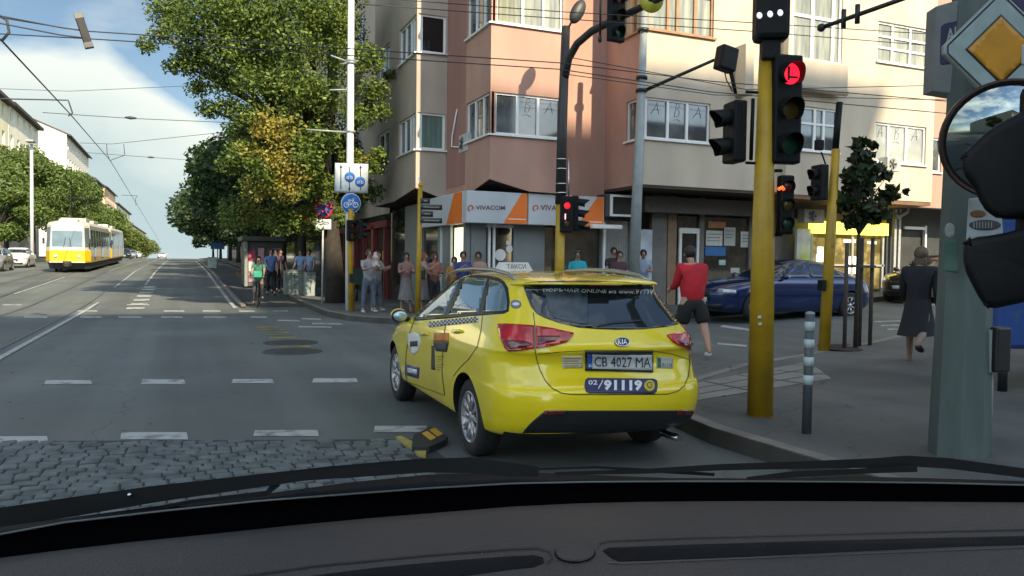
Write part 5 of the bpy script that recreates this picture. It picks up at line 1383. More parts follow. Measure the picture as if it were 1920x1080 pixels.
    for s in (-1, 1):
        wpb = MB().tube([(s * .2, fy(1.5) - .03, 1.5), (s * .1, fy(2.1) - .03, 2.1)], .012, 4); wpb.build('wiper', m_black, t)
        MB().bbox(s * (W + .05) - .06, s * (W + .05) + .06, y0 + .0, y0 + .07, 1.7, 2.05, .01).build('side_mirror', m_black, t)
pg = MB()
for s in (-1, 1):
    pg.tube([(s * .5, 6.3, 3.3), (s * .45, 5.2, 4.0), (s * .5, 6.3, 4.75)], .03, 5)
pg.tube([(-.8, 6.3, 4.78), (.8, 6.3, 4.78)], .04, 6); pg.build('pantograph', m_black, t)

# ================================================================== PEOPLE
def skin_mesh(nodes, edges, sub=1):
    """nodes: [(pos, radius)], edges: index pairs; node 0 is the root"""
    me = bpy.data.meshes.new('s'); me.from_pydata([tuple(n[0]) for n in nodes], edges, [])
    o = bpy.data.objects.new('s', me); col.objects.link(o)
    o.modifiers.new('k', 'SKIN')
    for i, n in enumerate(nodes):
        r = n[1]; r = (r, r) if not isinstance(r, tuple) else r
        me.skin_vertices[0].data[i].radius = r; me.skin_vertices[0].data[i].use_root = (i == 0)
    sm = o.modifiers.new('u', 'SUBSURF'); sm.levels = sub; sm.render_levels = sub
    dg = bpy.context.evaluated_depsgraph_get(); dg.update()
    ev = bpy.data.meshes.new_from_object(o.evaluated_get(dg))
    bpy.data.objects.remove(o); bpy.data.meshes.remove(me)
    ev.polygons.foreach_set('use_smooth', [True] * len(ev.polygons))
    return ev
def person(label, loc, heading, h=1.72, shirt=(.2, .2, .25), legs_c=(.03, .035, .06), skin=(.30, .17, .12), hair=(.02, .015, .012), hair_len=.0, long_sleeve=False, shorts=False, skirt=None,
           legs=((0, 0), (0, 0)), knees=(0, 0), arms=((8, 0), (8, 0)), elbows=(15, 15), lean=0, group=None, bag=None, shoes=(.03, .03, .03), build=1.0, extra=None, seat=None, spread=4, head_turn=0, look_down=0, name='person'):
    """legs: (forward swing deg, outward) per side; knees: bend back; arms: (forward, outward)"""
    t = thing(name, label, 'person', loc, heading, group)
    S = h / 1.75; bw = build
    sn = lambda d: math.sin(R(d)); cs = lambda d: math.cos(R(d))
    P = {}
    P['pel'] = Vector((0, 0, .94)) if seat is None else Vector((0, 0, seat))
    up = Vector((0, sn(lean), cs(lean)))
    P['sp'] = P['pel'] + up * .20; P['ch'] = P['pel'] + up * .43; P['nk'] = P['pel'] + up * .555 + Vector((0, .01, 0))
    P['hb'] = P['nk'] + up * .07 + Vector((0, .015 + .03 * sn(look_down), 0)); P['hm'] = P['hb'] + Vector((0, .02 + .06 * sn(look_down), .085)); P['ht'] = P['hm'] + Vector((0, -.005 + .05 * sn(look_down), .09 - .02 * sn(look_down)))
    for i, s in enumerate((-1, 1)):
        P['sh%d' % i] = P['ch'] + Vector((s * .185 * min(bw, 1.08), 0, .045)) + up * .01
        a, b = arms[i]; d = Vector((s * sn(b), sn(a) * cs(b), -cs(a) * cs(b))).normalized()
        P['el%d' % i] = P['sh%d' % i] + d * .29
        a2 = a + elbows[i]; inward = .25 * sn(elbows[i]) if elbows[i] > 60 else 0
        d2 = Vector((s * sn(b) * .4 - s * inward * 2.4, sn(a2), -cs(a2))).normalized()
        P['wr%d' % i] = P['el%d' % i] + d2 * .25; P['d2%d' % i] = d2
        P['hp%d' % i] = P['pel'] + Vector((s * .095 * bw, 0, -.03))
        f, o_ = legs[i]; o_ += spread
        d = Vector((s * sn(o_), sn(f), -cs(f))).normalized(); P['kn%d' % i] = P['hp%d' % i] + d * .435
        f2 = f - knees[i]; d = Vector((s * sn(o_) * .3, sn(f2), -cs(f2))).normalized(); P['an%d' % i] = P['kn%d' % i] + d * .40
        tilt = max(0, -f2) * .6
        P['to%d' % i] = P['an%d' % i] + Vector((s * .03, .15 * cs(tilt), -.055 - .12 * sn(tilt))); P['he%d' % i] = P['an%d' % i] + Vector((0, -.03, -.05))
    low = min(P['an0'].z - .085, P['an1'].z - .085)
    sh = Vector((0, 0, -low)) if seat is None else Vector((0, 0, 0))
    for k in P:
        if not k.startswith('d2'): P[k] = (P[k] + sh) * S
    q = S
    names = []; nodes = []; edges = []
    def nd(k, r, pos=None):
        names.append(k); nodes.append((pos if pos is not None else P[k], (r * q) if not isinstance(r, tuple) else (r[0] * q, r[1] * q))); return len(nodes) - 1
    bq = min(bw, 1.05); pel = nd('pel', (.122 * bq, .098 * bq)); sp = nd('sp', (.115 * bq, .092 * bq)); ch = nd('ch', (.14 * bq, .10 * bq)); nk = nd('nk', .055); hb = nd('hb', (.062, .068)); hm = nd('hm', (.078, .092)); ht = nd('ht', (.060, .070))
    edges += [(pel, sp), (sp, ch), (ch, nk), (nk, hb), (hb, hm), (hm, ht)]
    ns_ = nd('nose', .013, P['hm'] + Vector((0, .105, -.018)) * q); edges.append((hm, ns_))
    for i, s in enumerate((-1, 1)):
        a = nd('sh%d' % i, .062 * bw); b = nd('el%d' % i, .045 * bw); c = nd('wr%d' % i, .028); d2 = P['d2%d' % i]
        edges += [(ch, a), (a, b), (b, c)]
        side = Vector((s, 0, 0)); acr = d2.cross(side).normalized()
        pm = nd('pm', (.036, .018), P['wr%d' % i] + d2 * .06 * q); edges.append((c, pm))
        for k, (off, ln) in enumerate(((-.028, .075), (-.010, .088), (.010, .082), (.027, .065))):
            root_ = P['wr%d' % i] + (d2 * .085 + acr * off) * q
            k1 = nd('f', .0095, root_); k2 = nd('f', .0085, root_ + (d2 * ln * .55 - side * .008) * q); k3 = nd('f', .007, root_ + (d2 * ln * .95 - side * .028) * q)
            edges += [(pm, k1), (k1, k2), (k2, k3)]
        t1 = nd('t', .010, P['wr%d' % i] + (d2 * .055 + acr * .045 - side * .01) * q); t2 = nd('t', .008, P['wr%d' % i] + (d2 * .09 + acr * .062 - side * .02) * q); edges += [(pm, t1), (t1, t2)]
        a = nd('hp%d' % i, .088 * bw); b = nd('kn%d' % i, .057 * bw); m1 = nd('cf', .052 * bw, P['kn%d' % i].lerp(P['an%d' % i], .3) + Vector((0, -.012, 0))); c = nd('an%d' % i, .036); d = nd('to%d' % i, (.034, .022)); e = nd('he%d' % i, .03)
        edges += [(pel, a), (a, b), (b, m1), (m1, c), (c, d), (c, e)]
    body = skin_mesh(nodes, edges, 1); body.materials.append(mat('skin_%s' % (skin,), skin, .6, 0, .05))
    link('body', body, t)
    # shirt
    n2 = [(P['pel'] + Vector((0, 0, -.16 if long_sleeve else -.12)) * q, (.175 * bw * q, .145 * bw * q)), (P['sp'], (.165 * bw * q, .140 * bw * q)), (P['ch'], (.180 * bw * q, .145 * bw * q)), (P['nk'] - up * .005 * q, .074 * q)]
    e2 = [(0, 1), (1, 2), (2, 3)]
    for i in range(2):
        k = len(n2); n2.append((P['sh%d' % i], .076 * bw * q)); e2.append((2, k))
        if long_sleeve:
            n2.append((P['el%d' % i], .060 * bw * q)); n2.append((P['el%d' % i].lerp(P['wr%d' % i], .93), .042 * q)); e2 += [(k, k + 1), (k + 1, k + 2)]
        else:
            n2.append((P['sh%d' % i].lerp(P['el%d' % i], .75), .062 * bw * q)); e2.append((k, k + 1))
    m2 = skin_mesh(n2, e2, 1); m2.materials.append(mat('cloth_%s' % (shirt,), shirt, .85, 0, .25, 5, bump=.2, bscale=14)); link('jacket' if long_sleeve else 'shirt', m2, t)
    # trousers / shorts / skirt
    if skirt is None:
        n3 = [(P['pel'] + Vector((0, 0, .10)) * q, (.150 * bw * q, .125 * bw * q))]; e3 = []
        n3.append((P['pel'] - Vector((0, 0, .05)) * q, (.155 * bw * q, .135 * bw * q))); e3.append((0, 1))
        for i in range(2):
            k = len(n3); n3.append((P['hp%d' % i] - Vector((0, 0, .06)) * q, .112 * bw * q)); e3.append((1, k))
            if shorts: n3.append((P['hp%d' % i].lerp(P['kn%d' % i], .95), .098 * bw * q)); e3.append((k, k + 1))
            else:
                n3.append((P['kn%d' % i], .070 * bw * q)); n3.append((P['kn%d' % i].lerp(P['an%d' % i], .93), .052 * q)); e3 += [(k, k + 1), (k + 1, k + 2)]
        m3 = skin_mesh(n3, e3, 1); m3.materials.append(mat('cloth_%s' % (legs_c,), legs_c, .85, 0, .2, 6, bump=.2, bscale=14)); link('shorts' if shorts else 'trousers', m3, t)
    else:
        sk = MB(); zt = P['pel'].z + .08 * q; zb = (P['kn0'].z + P['kn1'].z) / 2 + skirt * q
        cy = P['pel'].y; ymid = (P['kn0'].y + P['kn1'].y) / 2; rings = []
        for j in range(7):
            u = j / 6; rings.append((.155 + .06 * u + .03 * u * u, zt + (zb - zt) * u, cy + (ymid - cy) * u))
        V = []
        for r_, z, yy in rings:
            for k in range(20):
                a = 2 * math.pi * k / 20; rr = r_ * q * bw * (1 + .06 * math.sin(5 * a) * (zt - z) / max(zt - zb, .01)); V.append((rr * math.cos(a), yy + rr * .85 * math.sin(a) * (1 + 2.2 * abs(P['kn0'].y - P['kn1'].y) * (zt - z) / max(zt - zb, .01)), z))
        sk.add(V, [(i * 20 + k, i * 20 + (k + 1) % 20, (i + 1) * 20 + (k + 1) % 20, (i + 1) * 20 + k) for i in range(6) for k in range(20)], True)
        sk.build('skirt', mat('cloth_%s' % (legs_c,), legs_c, .85, 0, .2, 6, bump=.2, bscale=14), t)
    # hair, face, shoes
    hm_ = P['hm']; hd = MB(); hd.sphere(hm_ + Vector((0, -.024, .026)) * q, .096 * q, .108 * q, .112 * q, 18, 12)
    keep = [i for i, f in enumerate(hd.f) if not (sum(hd.v[k].y for k in f) / len(f) > hm_.y + .035 * q and sum(hd.v[k].z for k in f) / len(f) < hm_.z + .085 * q)]
    hd.f = [hd.f[i] for i in keep]; hd.sm = [hd.sm[i] for i in keep]
    if hair_len: hd.sphere(hm_ + Vector((0, -.055, -.04 - hair_len * .4)) * q, .085 * q, .055 * q, (.10 + hair_len * .5) * q, 14, 8)
    hd.build('hair', mat('hair_%s' % (hair,), hair, .6, 0, .2, 20), t)
    ey = MB()
    for s in (-1, 1): ey.sphere(hm_ + Vector((s * .031, .083, .004)) * q, .012 * q, .008 * q, .007 * q, 8, 5)
    ey.build('eyes', m_black, t)
    MB().sphere(hm_ + Vector((0, .082, -.05)) * q, .024 * q, .008 * q, .006 * q, 8, 5).build('mouth', mat('lips', (.25, .08, .06), .5), t)
    er = MB()
    for s in (-1, 1): er.sphere(hm_ + Vector((s * .083, -.002, -.01)) * q, .012 * q, .020 * q, .030 * q, 8, 5)
    er.build('ears', mat('skin_%s' % (skin,), skin), t)
    for i in range(2):
        n4 = [(P['he%d' % i], (.056 * q, .050 * q)), (P['an%d' % i].lerp(P['to%d' % i], .5) - Vector((0, 0, .010)) * q, (.056 * q, .046 * q)), (P['to%d' % i] + Vector((0, .015, 0)) * q, (.056 * q, .038 * q))]
        m4 = skin_mesh(n4, [(0, 1), (1, 2)], 1); m4.materials.append(mat('shoe_%s' % (shoes,), shoes, .6, 0, .1)); link('shoe', m4, t)
    if bag:
        MB().bbox(bag[0] * q, bag[1] * q, bag[2] * q, bag[3] * q, bag[4] * q, bag[5] * q, .03).build('bag', mat('bag_dark', (.015, .015, .018), .7, 0, .2), t)
    if extra: extra(t, P, q)
    return t
def at(X, Y, off=.145): return (X, Y, Hg(X, Y) + off)
# man in red jacket, back towards us, walking away to the right
person('man in red jacket and black shorts walking away behind the taxi', at(7.98, 10.95, 0), R(-22 + 12), 1.86, (.42, .012, .022), (.010, .010, .012), (.40, .23, .16), (.012, .010, .009), long_sleeve=True, shorts=True, legs=((5, 0), (-13, 0)), knees=(4, 14), arms=((22, 1), (12, 2)), elbows=(50, 40), lean=6, shoes=(.55, .55, .55), build=1.32, look_down=25)
# woman in black by the concrete pole
person('woman in dark coat stepping behind the concrete pole on the right', at(9.55, 7.85), R(-62), 1.72, (.010, .011, .016), (.010, .011, .014), (.30, .20, .15), (.11, .07, .04), .10, long_sleeve=True, skirt=-.02, legs=((22, 0), (-34, 0)), knees=(6, 42), arms=((12, 6), (-8, 8)), elbows=(30, 20), lean=8, shoes=(.025, .015, .012), build=1.05)
gp = 'people waiting on the far pavement'
def gpos(px, py_, D_=None, off=.145):
    g = GR(px, py_, .15); return (g.x, g.y, g.z + .145)
def baby(t, P, q):
    c = (P['wr0'] + P['wr1']) / 2 + Vector((0, .06, .12))
    me = skin_mesh([(c, .085), (c + Vector((.0, .0, .16)), .075), (c + Vector((0, .0, .23)), .04), (c + Vector((0, .02, .30)), .07), (c + Vector((.08, .06, -.12)), .045), (c + Vector((-.08, .06, -.12)), .045), (c + Vector((.10, .05, .10)), .03), (c + Vector((-.10, .05, .10)), .03)], [(0, 1), (1, 2), (2, 3), (0, 4), (0, 5), (1, 6), (1, 7)])
    me.materials.append(mat('baby_clothes', (.42, .36, .33), .8, 0, .3, 20)); b = link('held_child', me, t)
X_, Y_, _z = gpos(700, 589)
person('man in grey patterned shirt and jeans holding a small child on the far pavement', (X_, Y_ + .6, _z), R(180 + 12), 1.70, (.27, .27, .28), (.07, .10, .13), (.28, .16, .115), (.05, .03, .02), arms=((35, 10), (35, 10)), elbows=(75, 75), extra=baby, group=None, legs=((4, 2), (-3, 2)), shoes=(.35, .35, .33))
X_, Y_, _z = gpos(722, 588)
person('person in pale shirt and light jeans close beside the man with the child', (X_, Y_ + 1.0, _z), R(180 + 40), 1.66, (.28, .27, .28), (.10, .15, .18), (.28, .16, .115), (.06, .03, .02), .1, arms=((30, 8), (40, 8)), elbows=(80, 70), legs=((3, 2), (-4, 1)), shoes=(.35, .35, .33))
person('woman in pink top and patterned dress standing left of the thin yellow post', (*gpos(761, 586)[:2], gpos(761, 586)[2]), R(180 - 10), 1.62, (.22, .12, .11), (.15, .14, .14), (.28, .16, .115), (.02, .014, .01), .1, skirt=-.10, arms=((30, 6), (30, 6)), elbows=(80, 80), shoes=(.2, .05, .05))
p_ = gpos(800, 588); person('woman with white bag and patterned dress right of the thin yellow post', (p_[0], p_[1] + .4, p_[2]), R(180 + 60), 1.64, (.24, .23, .24), (.12, .11, .12), (.28, .16, .115), (.16, .05, .02), .12, skirt=-.10, arms=((20, 6), (50, 6)), elbows=(60, 80), bag=(.10, .26, -.02, .10, 1.0, 1.25))
def heads(px, D_, hy_px, h, **k):
    """someone seen above the taxi roof: feet on the pavement at distance D_"""
    p = PD(px, hy_px, D_); return (p.x, p.y, Hg(p.x, p.y) + .145)
for px, D_, ll, shc, hc, hl, hh in ((852, 20.5, 'person with dark cap low behind the left end of the taxi roof', (.35, .15, .03), (.02, .015, .012), 0, 1.52), (868, 20.3, 'person in dark blue top with raised phone behind the taxi roof', (.03, .05, .18), (.012, .01, .01), 0, 1.66), (897, 20.8, 'woman with bare shoulders and dark hair before the grey shop wall', (.40, .23, .17), (.02, .014, .01), 0, 1.66), (1083, 20.4, 'man in turquoise shirt with sunglasses right of the yellow based pole', (.02, .33, .42), (.06, .05, .045), 0, 1.70), (1160, 19.6, 'person in dark patterned top before the grey shutter', (.06, .03, .03), (.012, .01, .01), .1, 1.66), (1150, 21.3, 'taller person in dark clothes behind the one in patterned top', (.03, .025, .03), (.012, .01, .01), 0, 1.74), (1206, 20.8, 'person in pale blue shirt partly hidden by the grey pole', (.25, .30, .38), (.02, .015, .01), 0, 1.66), (815, 22.0, 'person in pink top standing at the shop window behind the thin post', (.30, .14, .12), (.10, .05, .03), .1, 1.62)):
    person(ll, heads(px, D_, 490, 1.7), R(180 + (px % 3) * 12 - 25), hh, shc, (.04, .045, .06), (.28, .16, .115), hc, hl, arms=((25, 6), (20, 6)), elbows=(70, 60) if px not in (868,) else (110, 110), group=gp)
for px, py_, dy, ll, shc, hd in ((508, 553, 0, 'man in blue shirt and black trousers by the kiosk', (.10, .17, .38), 180), (520, 551, .6, 'person in pink shirt beside the man in blue by the kiosk', (.42, .24, .28), 170), (533, 549, 1.5, 'person in dark clothes right of the one in pink shirt', (.04, .035, .04), 200)):
    g = GR(px, py_, .15); person(ll, (g.x, g.y + dy, g.z + .145), R(hd), 1.72, shc, (.012, .012, .014), (.40, .23, .17), (.02, .015, .01), arms=((10, 5), (25, 5)), elbows=(20, 60), group='people by the kiosk')
for px, py_, ll, shc in ((564, 549, 'person in light blue shirt behind the left metal cabinet', (.16, .27, .48)), (580, 549, 'person in pale blue shirt behind the right metal cabinet', (.20, .28, .42))):
    g = GR(px, py_, .15); person(ll, (g.x, g.y, g.z + .145), R(150), 1.70, shc, (.03, .03, .05), (.40, .23, .17), (.02, .015, .01), arms=((15, 8), (15, 8)), elbows=(30, 30), group='people behind the cabinets')
g = GR(632, 560, .15); person('person in black coat in the shade left of the lamp pole', (g.x, g.y, g.z + .145), R(190), 1.74, (.012, .012, .014), (.012, .012, .014), (.40, .23, .17), (.02, .015, .01), long_sleeve=True)
# cyclist and bicycle
g = GR(485, 575, .02); cyc = Vector((g.x, g.y, g.z)); ch_ = R(172)
bt = thing('bicycle', 'dark bicycle under the rider in the cycle lane', 'bicycle', cyc, ch_)
for y in (-.52, .52):
    MB().lathe([(.335, -.012), (.35, -.0), (.335, .012), (.322, 0), (.335, -.012)], 32, 'x').xf(Matrix.Translation((0, y, .35))).build('wheel', m_tyre, bt)
    spk = MB()
    for k in range(12): a = math.pi * k / 6; spk.cyl((0, y, .35), (0, y + .33 * math.cos(a), .35 + .33 * math.sin(a)), .003, 4)
    spk.build('spokes', m_chrome, bt)
fr = MB(); bb_ = (0, -.05, .30); se = (0, -.22, .82); hd_ = (0, .36, .86); hl_ = (0, .38, .74)
for a_, b_ in ((bb_, se), (bb_, hl_), (se, hl_), (bb_, (0, -.52, .35)), ((0, -.2, .76), (0, -.52, .35)), (hd_, (0, .52, .35))): fr.cyl(a_, b_, .017, 8)
fr.build('frame', m_black, bt)
MB().tube([(-.29, .30, 1.0), (-.2, .38, 1.0), (0, .38, .96), (.2, .38, 1.0), (.29, .30, 1.0)], .013, 8).build('handlebar', m_chrome, bt)
MB().sphere((0, -.24, .87), .08, .13, .04).build('saddle', m_black, bt)
MB().bbox(-.13, .13, .42, .62, .98, 1.18, .02).build('basket', mat('green_cloth', (.03, .30, .19), .7, 0, .2), bt)
person('cyclist in green top riding towards us in the cycle lane', (cyc.x, cyc.y - .02, cyc.z), ch_, 1.62, (.035, .15, .11), (.05, .05, .06), (.36, .22, .16), (.02, .015, .01), seat=.97, lean=12, legs=((62, 0), (30, 0)), knees=(75, 45), arms=((55, 2), (55, 2)), elbows=(15, 15), name='cyclist', spread=5)

# ================================================================== POLES, SIGNALS, SIGNS
def visor(mb, c, r_, ln, seg_=18, cut=.30):
    """hood over a lamp, facing -y"""
    V = []; n = seg_
    for k in range(n + 1):
        a = math.pi * (-cut) + (math.pi * (1 + 2 * cut)) * k / n
        x, z = r_ * math.cos(a), r_ * math.sin(a); l_ = ln * (.55 + .45 * max(0, math.sin(a)))
        for rr, yy in ((1.0, 0), (1.0, -l_), (.93, -l_), (.93, 0)): V.append((c[0] + x * rr, c[1] + yy, c[2] + z * rr - (ln * .12 if yy else 0)))
    fs = [(4 * k + j, 4 * k + (j + 1) % 4, 4 * k + 4 + (j + 1) % 4, 4 * k + 4 + j) for k in range(n) for j in range(4)]
    return mb.add(V, fs, False)
def head(root, base, rz, n=3, r_=.10, pitch=.235, depth=.17, lit=None, lit_m=None, vis=.2, label=None, wdt=None, board=None, icon=None):
    """signal head: base = centre of its back at the bottom, faces local -y turned by rz"""
    m = Matrix.Translation(base) @ Matrix.Rotation(rz, 4, 'Z'); w_ = wdt or r_ * 1.32; H_ = pitch * n + .04
    hb = MB().bbox(-w_, w_, -depth, 0, 0, H_, .022)
    for k in range(n): hb.bbox(-w_ - .004, w_ + .004, -depth * .5, -depth * .35, k * pitch + .03, (k + 1) * pitch + .0, .004)
    hb.xf(m); ho = hb.build('signal_head', m_sig, root, label=label)
    offs = ((.05, .006, .006), (.06, .04, .006), (.006, .04, .02))
    for k in range(n):
        zc = H_ - .02 - pitch * (k + .5)
        on = (lit == k)
        ln_ = MB().lathe([(.001, -depth - .018), (r_ * .5, -depth - .014), (r_ * .9, -depth - .003)], 22, 'y'); ln_.xf(Matrix.Translation((0, 0, zc))); ln_.xf(m)
        lo_ = ln_.build('lamp_lens', lit_m if on else mat('unlit_lens_%d' % (k % 3), offs[k % 3], .25, 0, .2), ho)
        if on and icon: 
            ic = MB(); icon(ic, r_)
            ic.xf(Matrix.Translation((0, -depth - .024, zc))); ic.xf(m); ic.build('lamp_symbol', m_black if lit_m is m_red_lamp else lit_m, lo_)
        vb = visor(MB(), (0, -depth, zc), r_ * .98, vis); vb.xf(m); vb.build('visor', m_sig, ho)
    return ho
def pole_mb(x, y, z0, z1, r_, r2=None, n=20): return MB().tube([(x, y, z0), (x, y, z1)], [r_, r2 or r_], n)
# 1. the thick yellow pole with the big signals
g = GR(1425, 780, .15); g = Vector((g.x, g.y, g.z + .145))
tl_ = thing('traffic_light', 'thick yellow pole carrying large black signals with a lit red arrow lamp', 'traffic light', g)
D1 = (g - CAM).dot(fw)
def loc1(px, py, dD=0): return PD(px, py, D1 + dD) - g
ptop = loc1(1437, 105); rp = 24 / F_PX * D1
MB().tube([(0, 0, -.02), (ptop.x * .5, ptop.y * .5, ptop.z * .5), (ptop.x, ptop.y, ptop.z)], [rp * .99, rp * .86, rp * .56], 26).build('pole', m_pole_y, tl_)
MB().lathe([(rp * .99, -.02), (rp * 1.12, .0), (rp * 1.0, .012)], 24).build('base_collar', mat('rusty_base', (.12, .07, .03), .8, 0, .4, 10), tl_)
face = math.atan2(-(CAM.x - g.x), (CAM.y - g.y)) + math.pi     # turn -y towards the viewer
fz = -TH
def arrow(ic, r_):
    ic.box(-r_ * .30, -r_ * .10, 0, .004, -r_ * .6, r_ * .55); ic.box(-r_ * .1, r_ * .65, 0, .004, -r_ * .42, -r_ * .24)
    ic.add([(-r_ * .5, 0, -.1 * r_), (-.1 * r_, 0, -.75 * r_), (.35 * r_, 0, -.1 * r_)], [(0, 1, 2)]) if False else None
c_r = loc1(1484, 138, -.05)
pz_ = (303 - 103) / F_PX * D1 / 3
b_ = loc1(1463, 309, .05)
head(tl_, b_ + Vector((0, 0, 0)), fz + R(11), 3, .112, pz_ - .012, .13, 0, m_red_lamp, .15, wdt=.142, icon=arrow)
hpo = lambda px, py: (PD(px, py, D1 - rp * .93), -fw)
for q, mm in (([(1421, 592), (1427, 592), (1427, 598), (1421, 598)], m_white), ([(1422, 605), (1428, 605), (1428, 611), (1422, 611)], m_white)): patch(q, hpo, off=.004, thick=.012).build('paper_scrap', mat('paper_scrap', (.5, .5, .42), .7), tl_, world=True)
# red glow inside the top visor comes from the lamp itself
# bicycle signal under it
def bike_icon(ic, r_):
    for s in (-.42, .42):
        for k in range(10):
            a = k * .628; a2 = a + .628; ic.cyl((s * r_ * 1.0 + .26 * r_ * math.cos(a), 0, -.2 * r_ + .26 * r_ * math.sin(a)), (s * r_ + .26 * r_ * math.cos(a2), 0, -.2 * r_ + .26 * r_ * math.sin(a2)), .05 * r_, 5)
    for a_, b2 in (((-.42, -.2), (-.15, .2)), ((-.15, .2), (.3, .2)), ((.3, .2), (0, -.2)), ((0, -.2), (-.15, .2)), ((.3, .3), (.42, -.2)), ((-.42, -.2), (0, -.2)), ((.3, .3), (.15, .36))):
        ic.cyl((a_[0] * r_, 0, a_[1] * r_), (b2[0] * r_, 0, b2[1] * r_), .055 * r_, 5)
m_orange = mat('lit_orange_red_symbol', (1.0, .10, .02), .4, 0, 0, emit=2.2)
m_dkred = mat('dim_red_lens', (.08, .004, .003), .4, 0, 0)
b_ = loc1(1466, 440, .04)
hb_ = head(tl_, b_, fz + R(8), 3, .062, (440 - 333) / F_PX * D1 / 3 - .008, .10, None, None, .05, wdt=.072)
ic = MB(); bike_icon(ic, .052); ic.xf(Matrix.Translation(loc1(1465, 352, -.11)) @ Matrix.Rotation(fz + R(8), 4, 'Z')); ic.build('lamp_symbol', m_orange, hb_)
# black box with three white lamps on top
bx = MB().bbox(-.155, .155, -.16, .10, 0, .47, .05); bx.bbox(-.085, .085, -.10, .06, -.18, .02, .02)
mb0 = loc1(1443, 80, -.02); bx.xf(Matrix.Translation(mb0) @ Matrix.Rotation(fz - R(4), 4, 'Z')); bo = bx.build('tram_signal', m_sig, tl_)
for k, px in enumerate((1424, 1444, 1463)):
    q_ = MB().sphere(loc1(px, 29 - k * 2.6, -.20), .030, .018, .030, 16, 10); q_.build('white_lamp', mat('lit_white_lamp', (.80, .78, .92), .4, 0, 0, emit=.55), bo)
# side facing signal (seen from its side, hoods to the left)
b_ = loc1(1385, 306, .02)
head(tl_, b_ + Vector((0.02, 0, 0)), fz - R(78), 2, .088, .27, .135, None, None, .19, wdt=.125)
br = MB()
for py in (172, 305): br.tube([loc1(1398, py, .0), loc1(1430, py + 2, 0)], .014, 8)
br.tube([loc1(1408, 300), loc1(1412, 185)], .018, 8); br.build('bracket', m_sig, tl_)
br = MB()
for py in (150, 320, 440): br.tube([loc1(1428, py), loc1(1466, py, .03)], .016, 8)
build_each(br, 'bracket', m_sig, tl_)
# 2. floodlight arm from the grey pole
g = GR(1187, 600, 0); gy = 17.3; pgp = PY(1187, 500, gy); g = Vector((pgp.x, gy, Hg(pgp.x, gy) + .14))
t2 = thing('lamp_pole', 'slim pale grey mast with a thin bracket arm in front of the cream block', 'pole', g)
tt_ = PY(1209, 8, gy) - g
MB().tube([(0, 0, 0), tt_ * .45, tt_], [.155, .13, .085], 18).build('mast', m_pole_g, t2)
cl_ = MB()
for py in (57, 146, 170):
    p = PY(1206 - (py - 57) * .03, py, gy) - g; cl_.lathe([(.12, p.z - .04), (.15, p.z - .04), (.15, p.z + .04), (.12, p.z + .04)], 16); cl_.xf(Matrix.Translation((p.x, p.y, 0)), len(cl_.v) - 64)
build_each(cl_, 'clamp', m_black, t2)
MB().tube([PY(1208, 170, gy) - g, PY(1340, 112, gy - 1.6) - g], [.05, .04], 8).build('arm', m_black, t2)
ft = thing('floodlight', 'black floodlight box hanging at the tip of the thin bracket arm', 'floodlight', PY(1362, 115, gy - 1.9))
MB().bbox(-.26, .22, -.16, .16, -.24, .34, .05).xf(Matrix.Rotation(R(10), 4, 'Y')).build('housing', m_sig, ft)
MB().tube([(.1, 0, -.1), (.30, .0, -.75)], [.06, .04], 8).build('arm', m_sig, ft); MB().tube([(-.05, 0, -.24), (.02, 0, -.45), (.2, 0, -.7)], .015, 6).build('cable', m_black, ft)
# 3. dark lamp post with curved arm and yellow foot
gy = 17.2; p0 = PY(1049, 500, gy); g = Vector((p0.x, gy, Hg(p0.x, gy) + .14))
t3 = thing('traffic_light', 'dark post with long curved arm, yellow foot and a red pedestrian signal', 'traffic light', g)
pt = PY(1061, 50, gy) - g; pm_ = PY(1051, 383, gy) - g
m_dkpole = mat('dark_pole_paint', (.025, .024, .022), .5, 0, .2, 3)
MB().tube([(0, 0, -.02), pm_], [.125, .115], 18).build('foot', m_pole_y, t3)
MB().tube([pm_, PY(1054, 240, gy) - g, pt], [.135, .12, .105], 18).build('post', m_dkpole, t3)
pts = [(1058, 150, 17.2), (1066, 110, 17.0), (1082, 82, 16.7), (1110, 58, 16.2), (1150, 38, 15.6), (1200, 15, 14.9), (1240, -5, 14.3), (1300, -30, 13.5)]
MB().tube([PY(*p) - g for p in pts], [.10, .095, .09, .09, .085, .08, .075, .07], 12).build('arm', m_dkpole, t3)
MB().tube([PY(1064, 55, gy) - g, PY(1078, 30, gy - .1) - g], .025, 8).build('lamp_arm', m_dkpole, t3)
lm_ = MB().sphere((0, 0, 0), .17, .12, .33, 16, 10); lm_.xf(Matrix.Translation(PY(1083, 22, gy - .2) - g) @ Matrix.Rotation(R(28), 4, 'Y')); lm_.build('lamp_head', m_dkpole, t3)
rg = MB()
for py in (299, 317, 345, 362):
    p = PY(1052, py, gy) - g; k = len(rg.v); rg.lathe([(.128, -.012), (.145, -.012), (.145, .012), (.128, .012)], 16); rg.xf(Matrix.Translation(p), k)
build_each(rg, 'strap', m_chrome, t3)
MB().tube([PY(1066, 298, gy) - g, PY(1066, 380, gy) - g], .02, 6).build('conduit', m_chrome, t3)
def ped_icon(ic, r_):
    ic.box(-.12 * r_, .12 * r_, 0, .004, -.7 * r_, .35 * r_); ic.sphere((0, 0, .52 * r_), .15 * r_, .01, .15 * r_)
m_pink = mat('lit_pinkish_symbol', (1, .35, .4), .4, 0, 0, emit=1.5)
hh_ = head(t3, PY(1060, 436, gy - .1) - g, fz + R(8), 2, .095, .42, .16, 0, mat('dim_red_lamp', (.55, .01, .02), .4, 0, 0, emit=.8), .06, wdt=.15)
ic = MB(); ped_icon(ic, .10); ic.xf(Matrix.Translation(PY(1060, 406, gy - .32) - g) @ Matrix.Rotation(fz, 4, 'Z')); ic.build('lamp_symbol', m_pink, hh_)
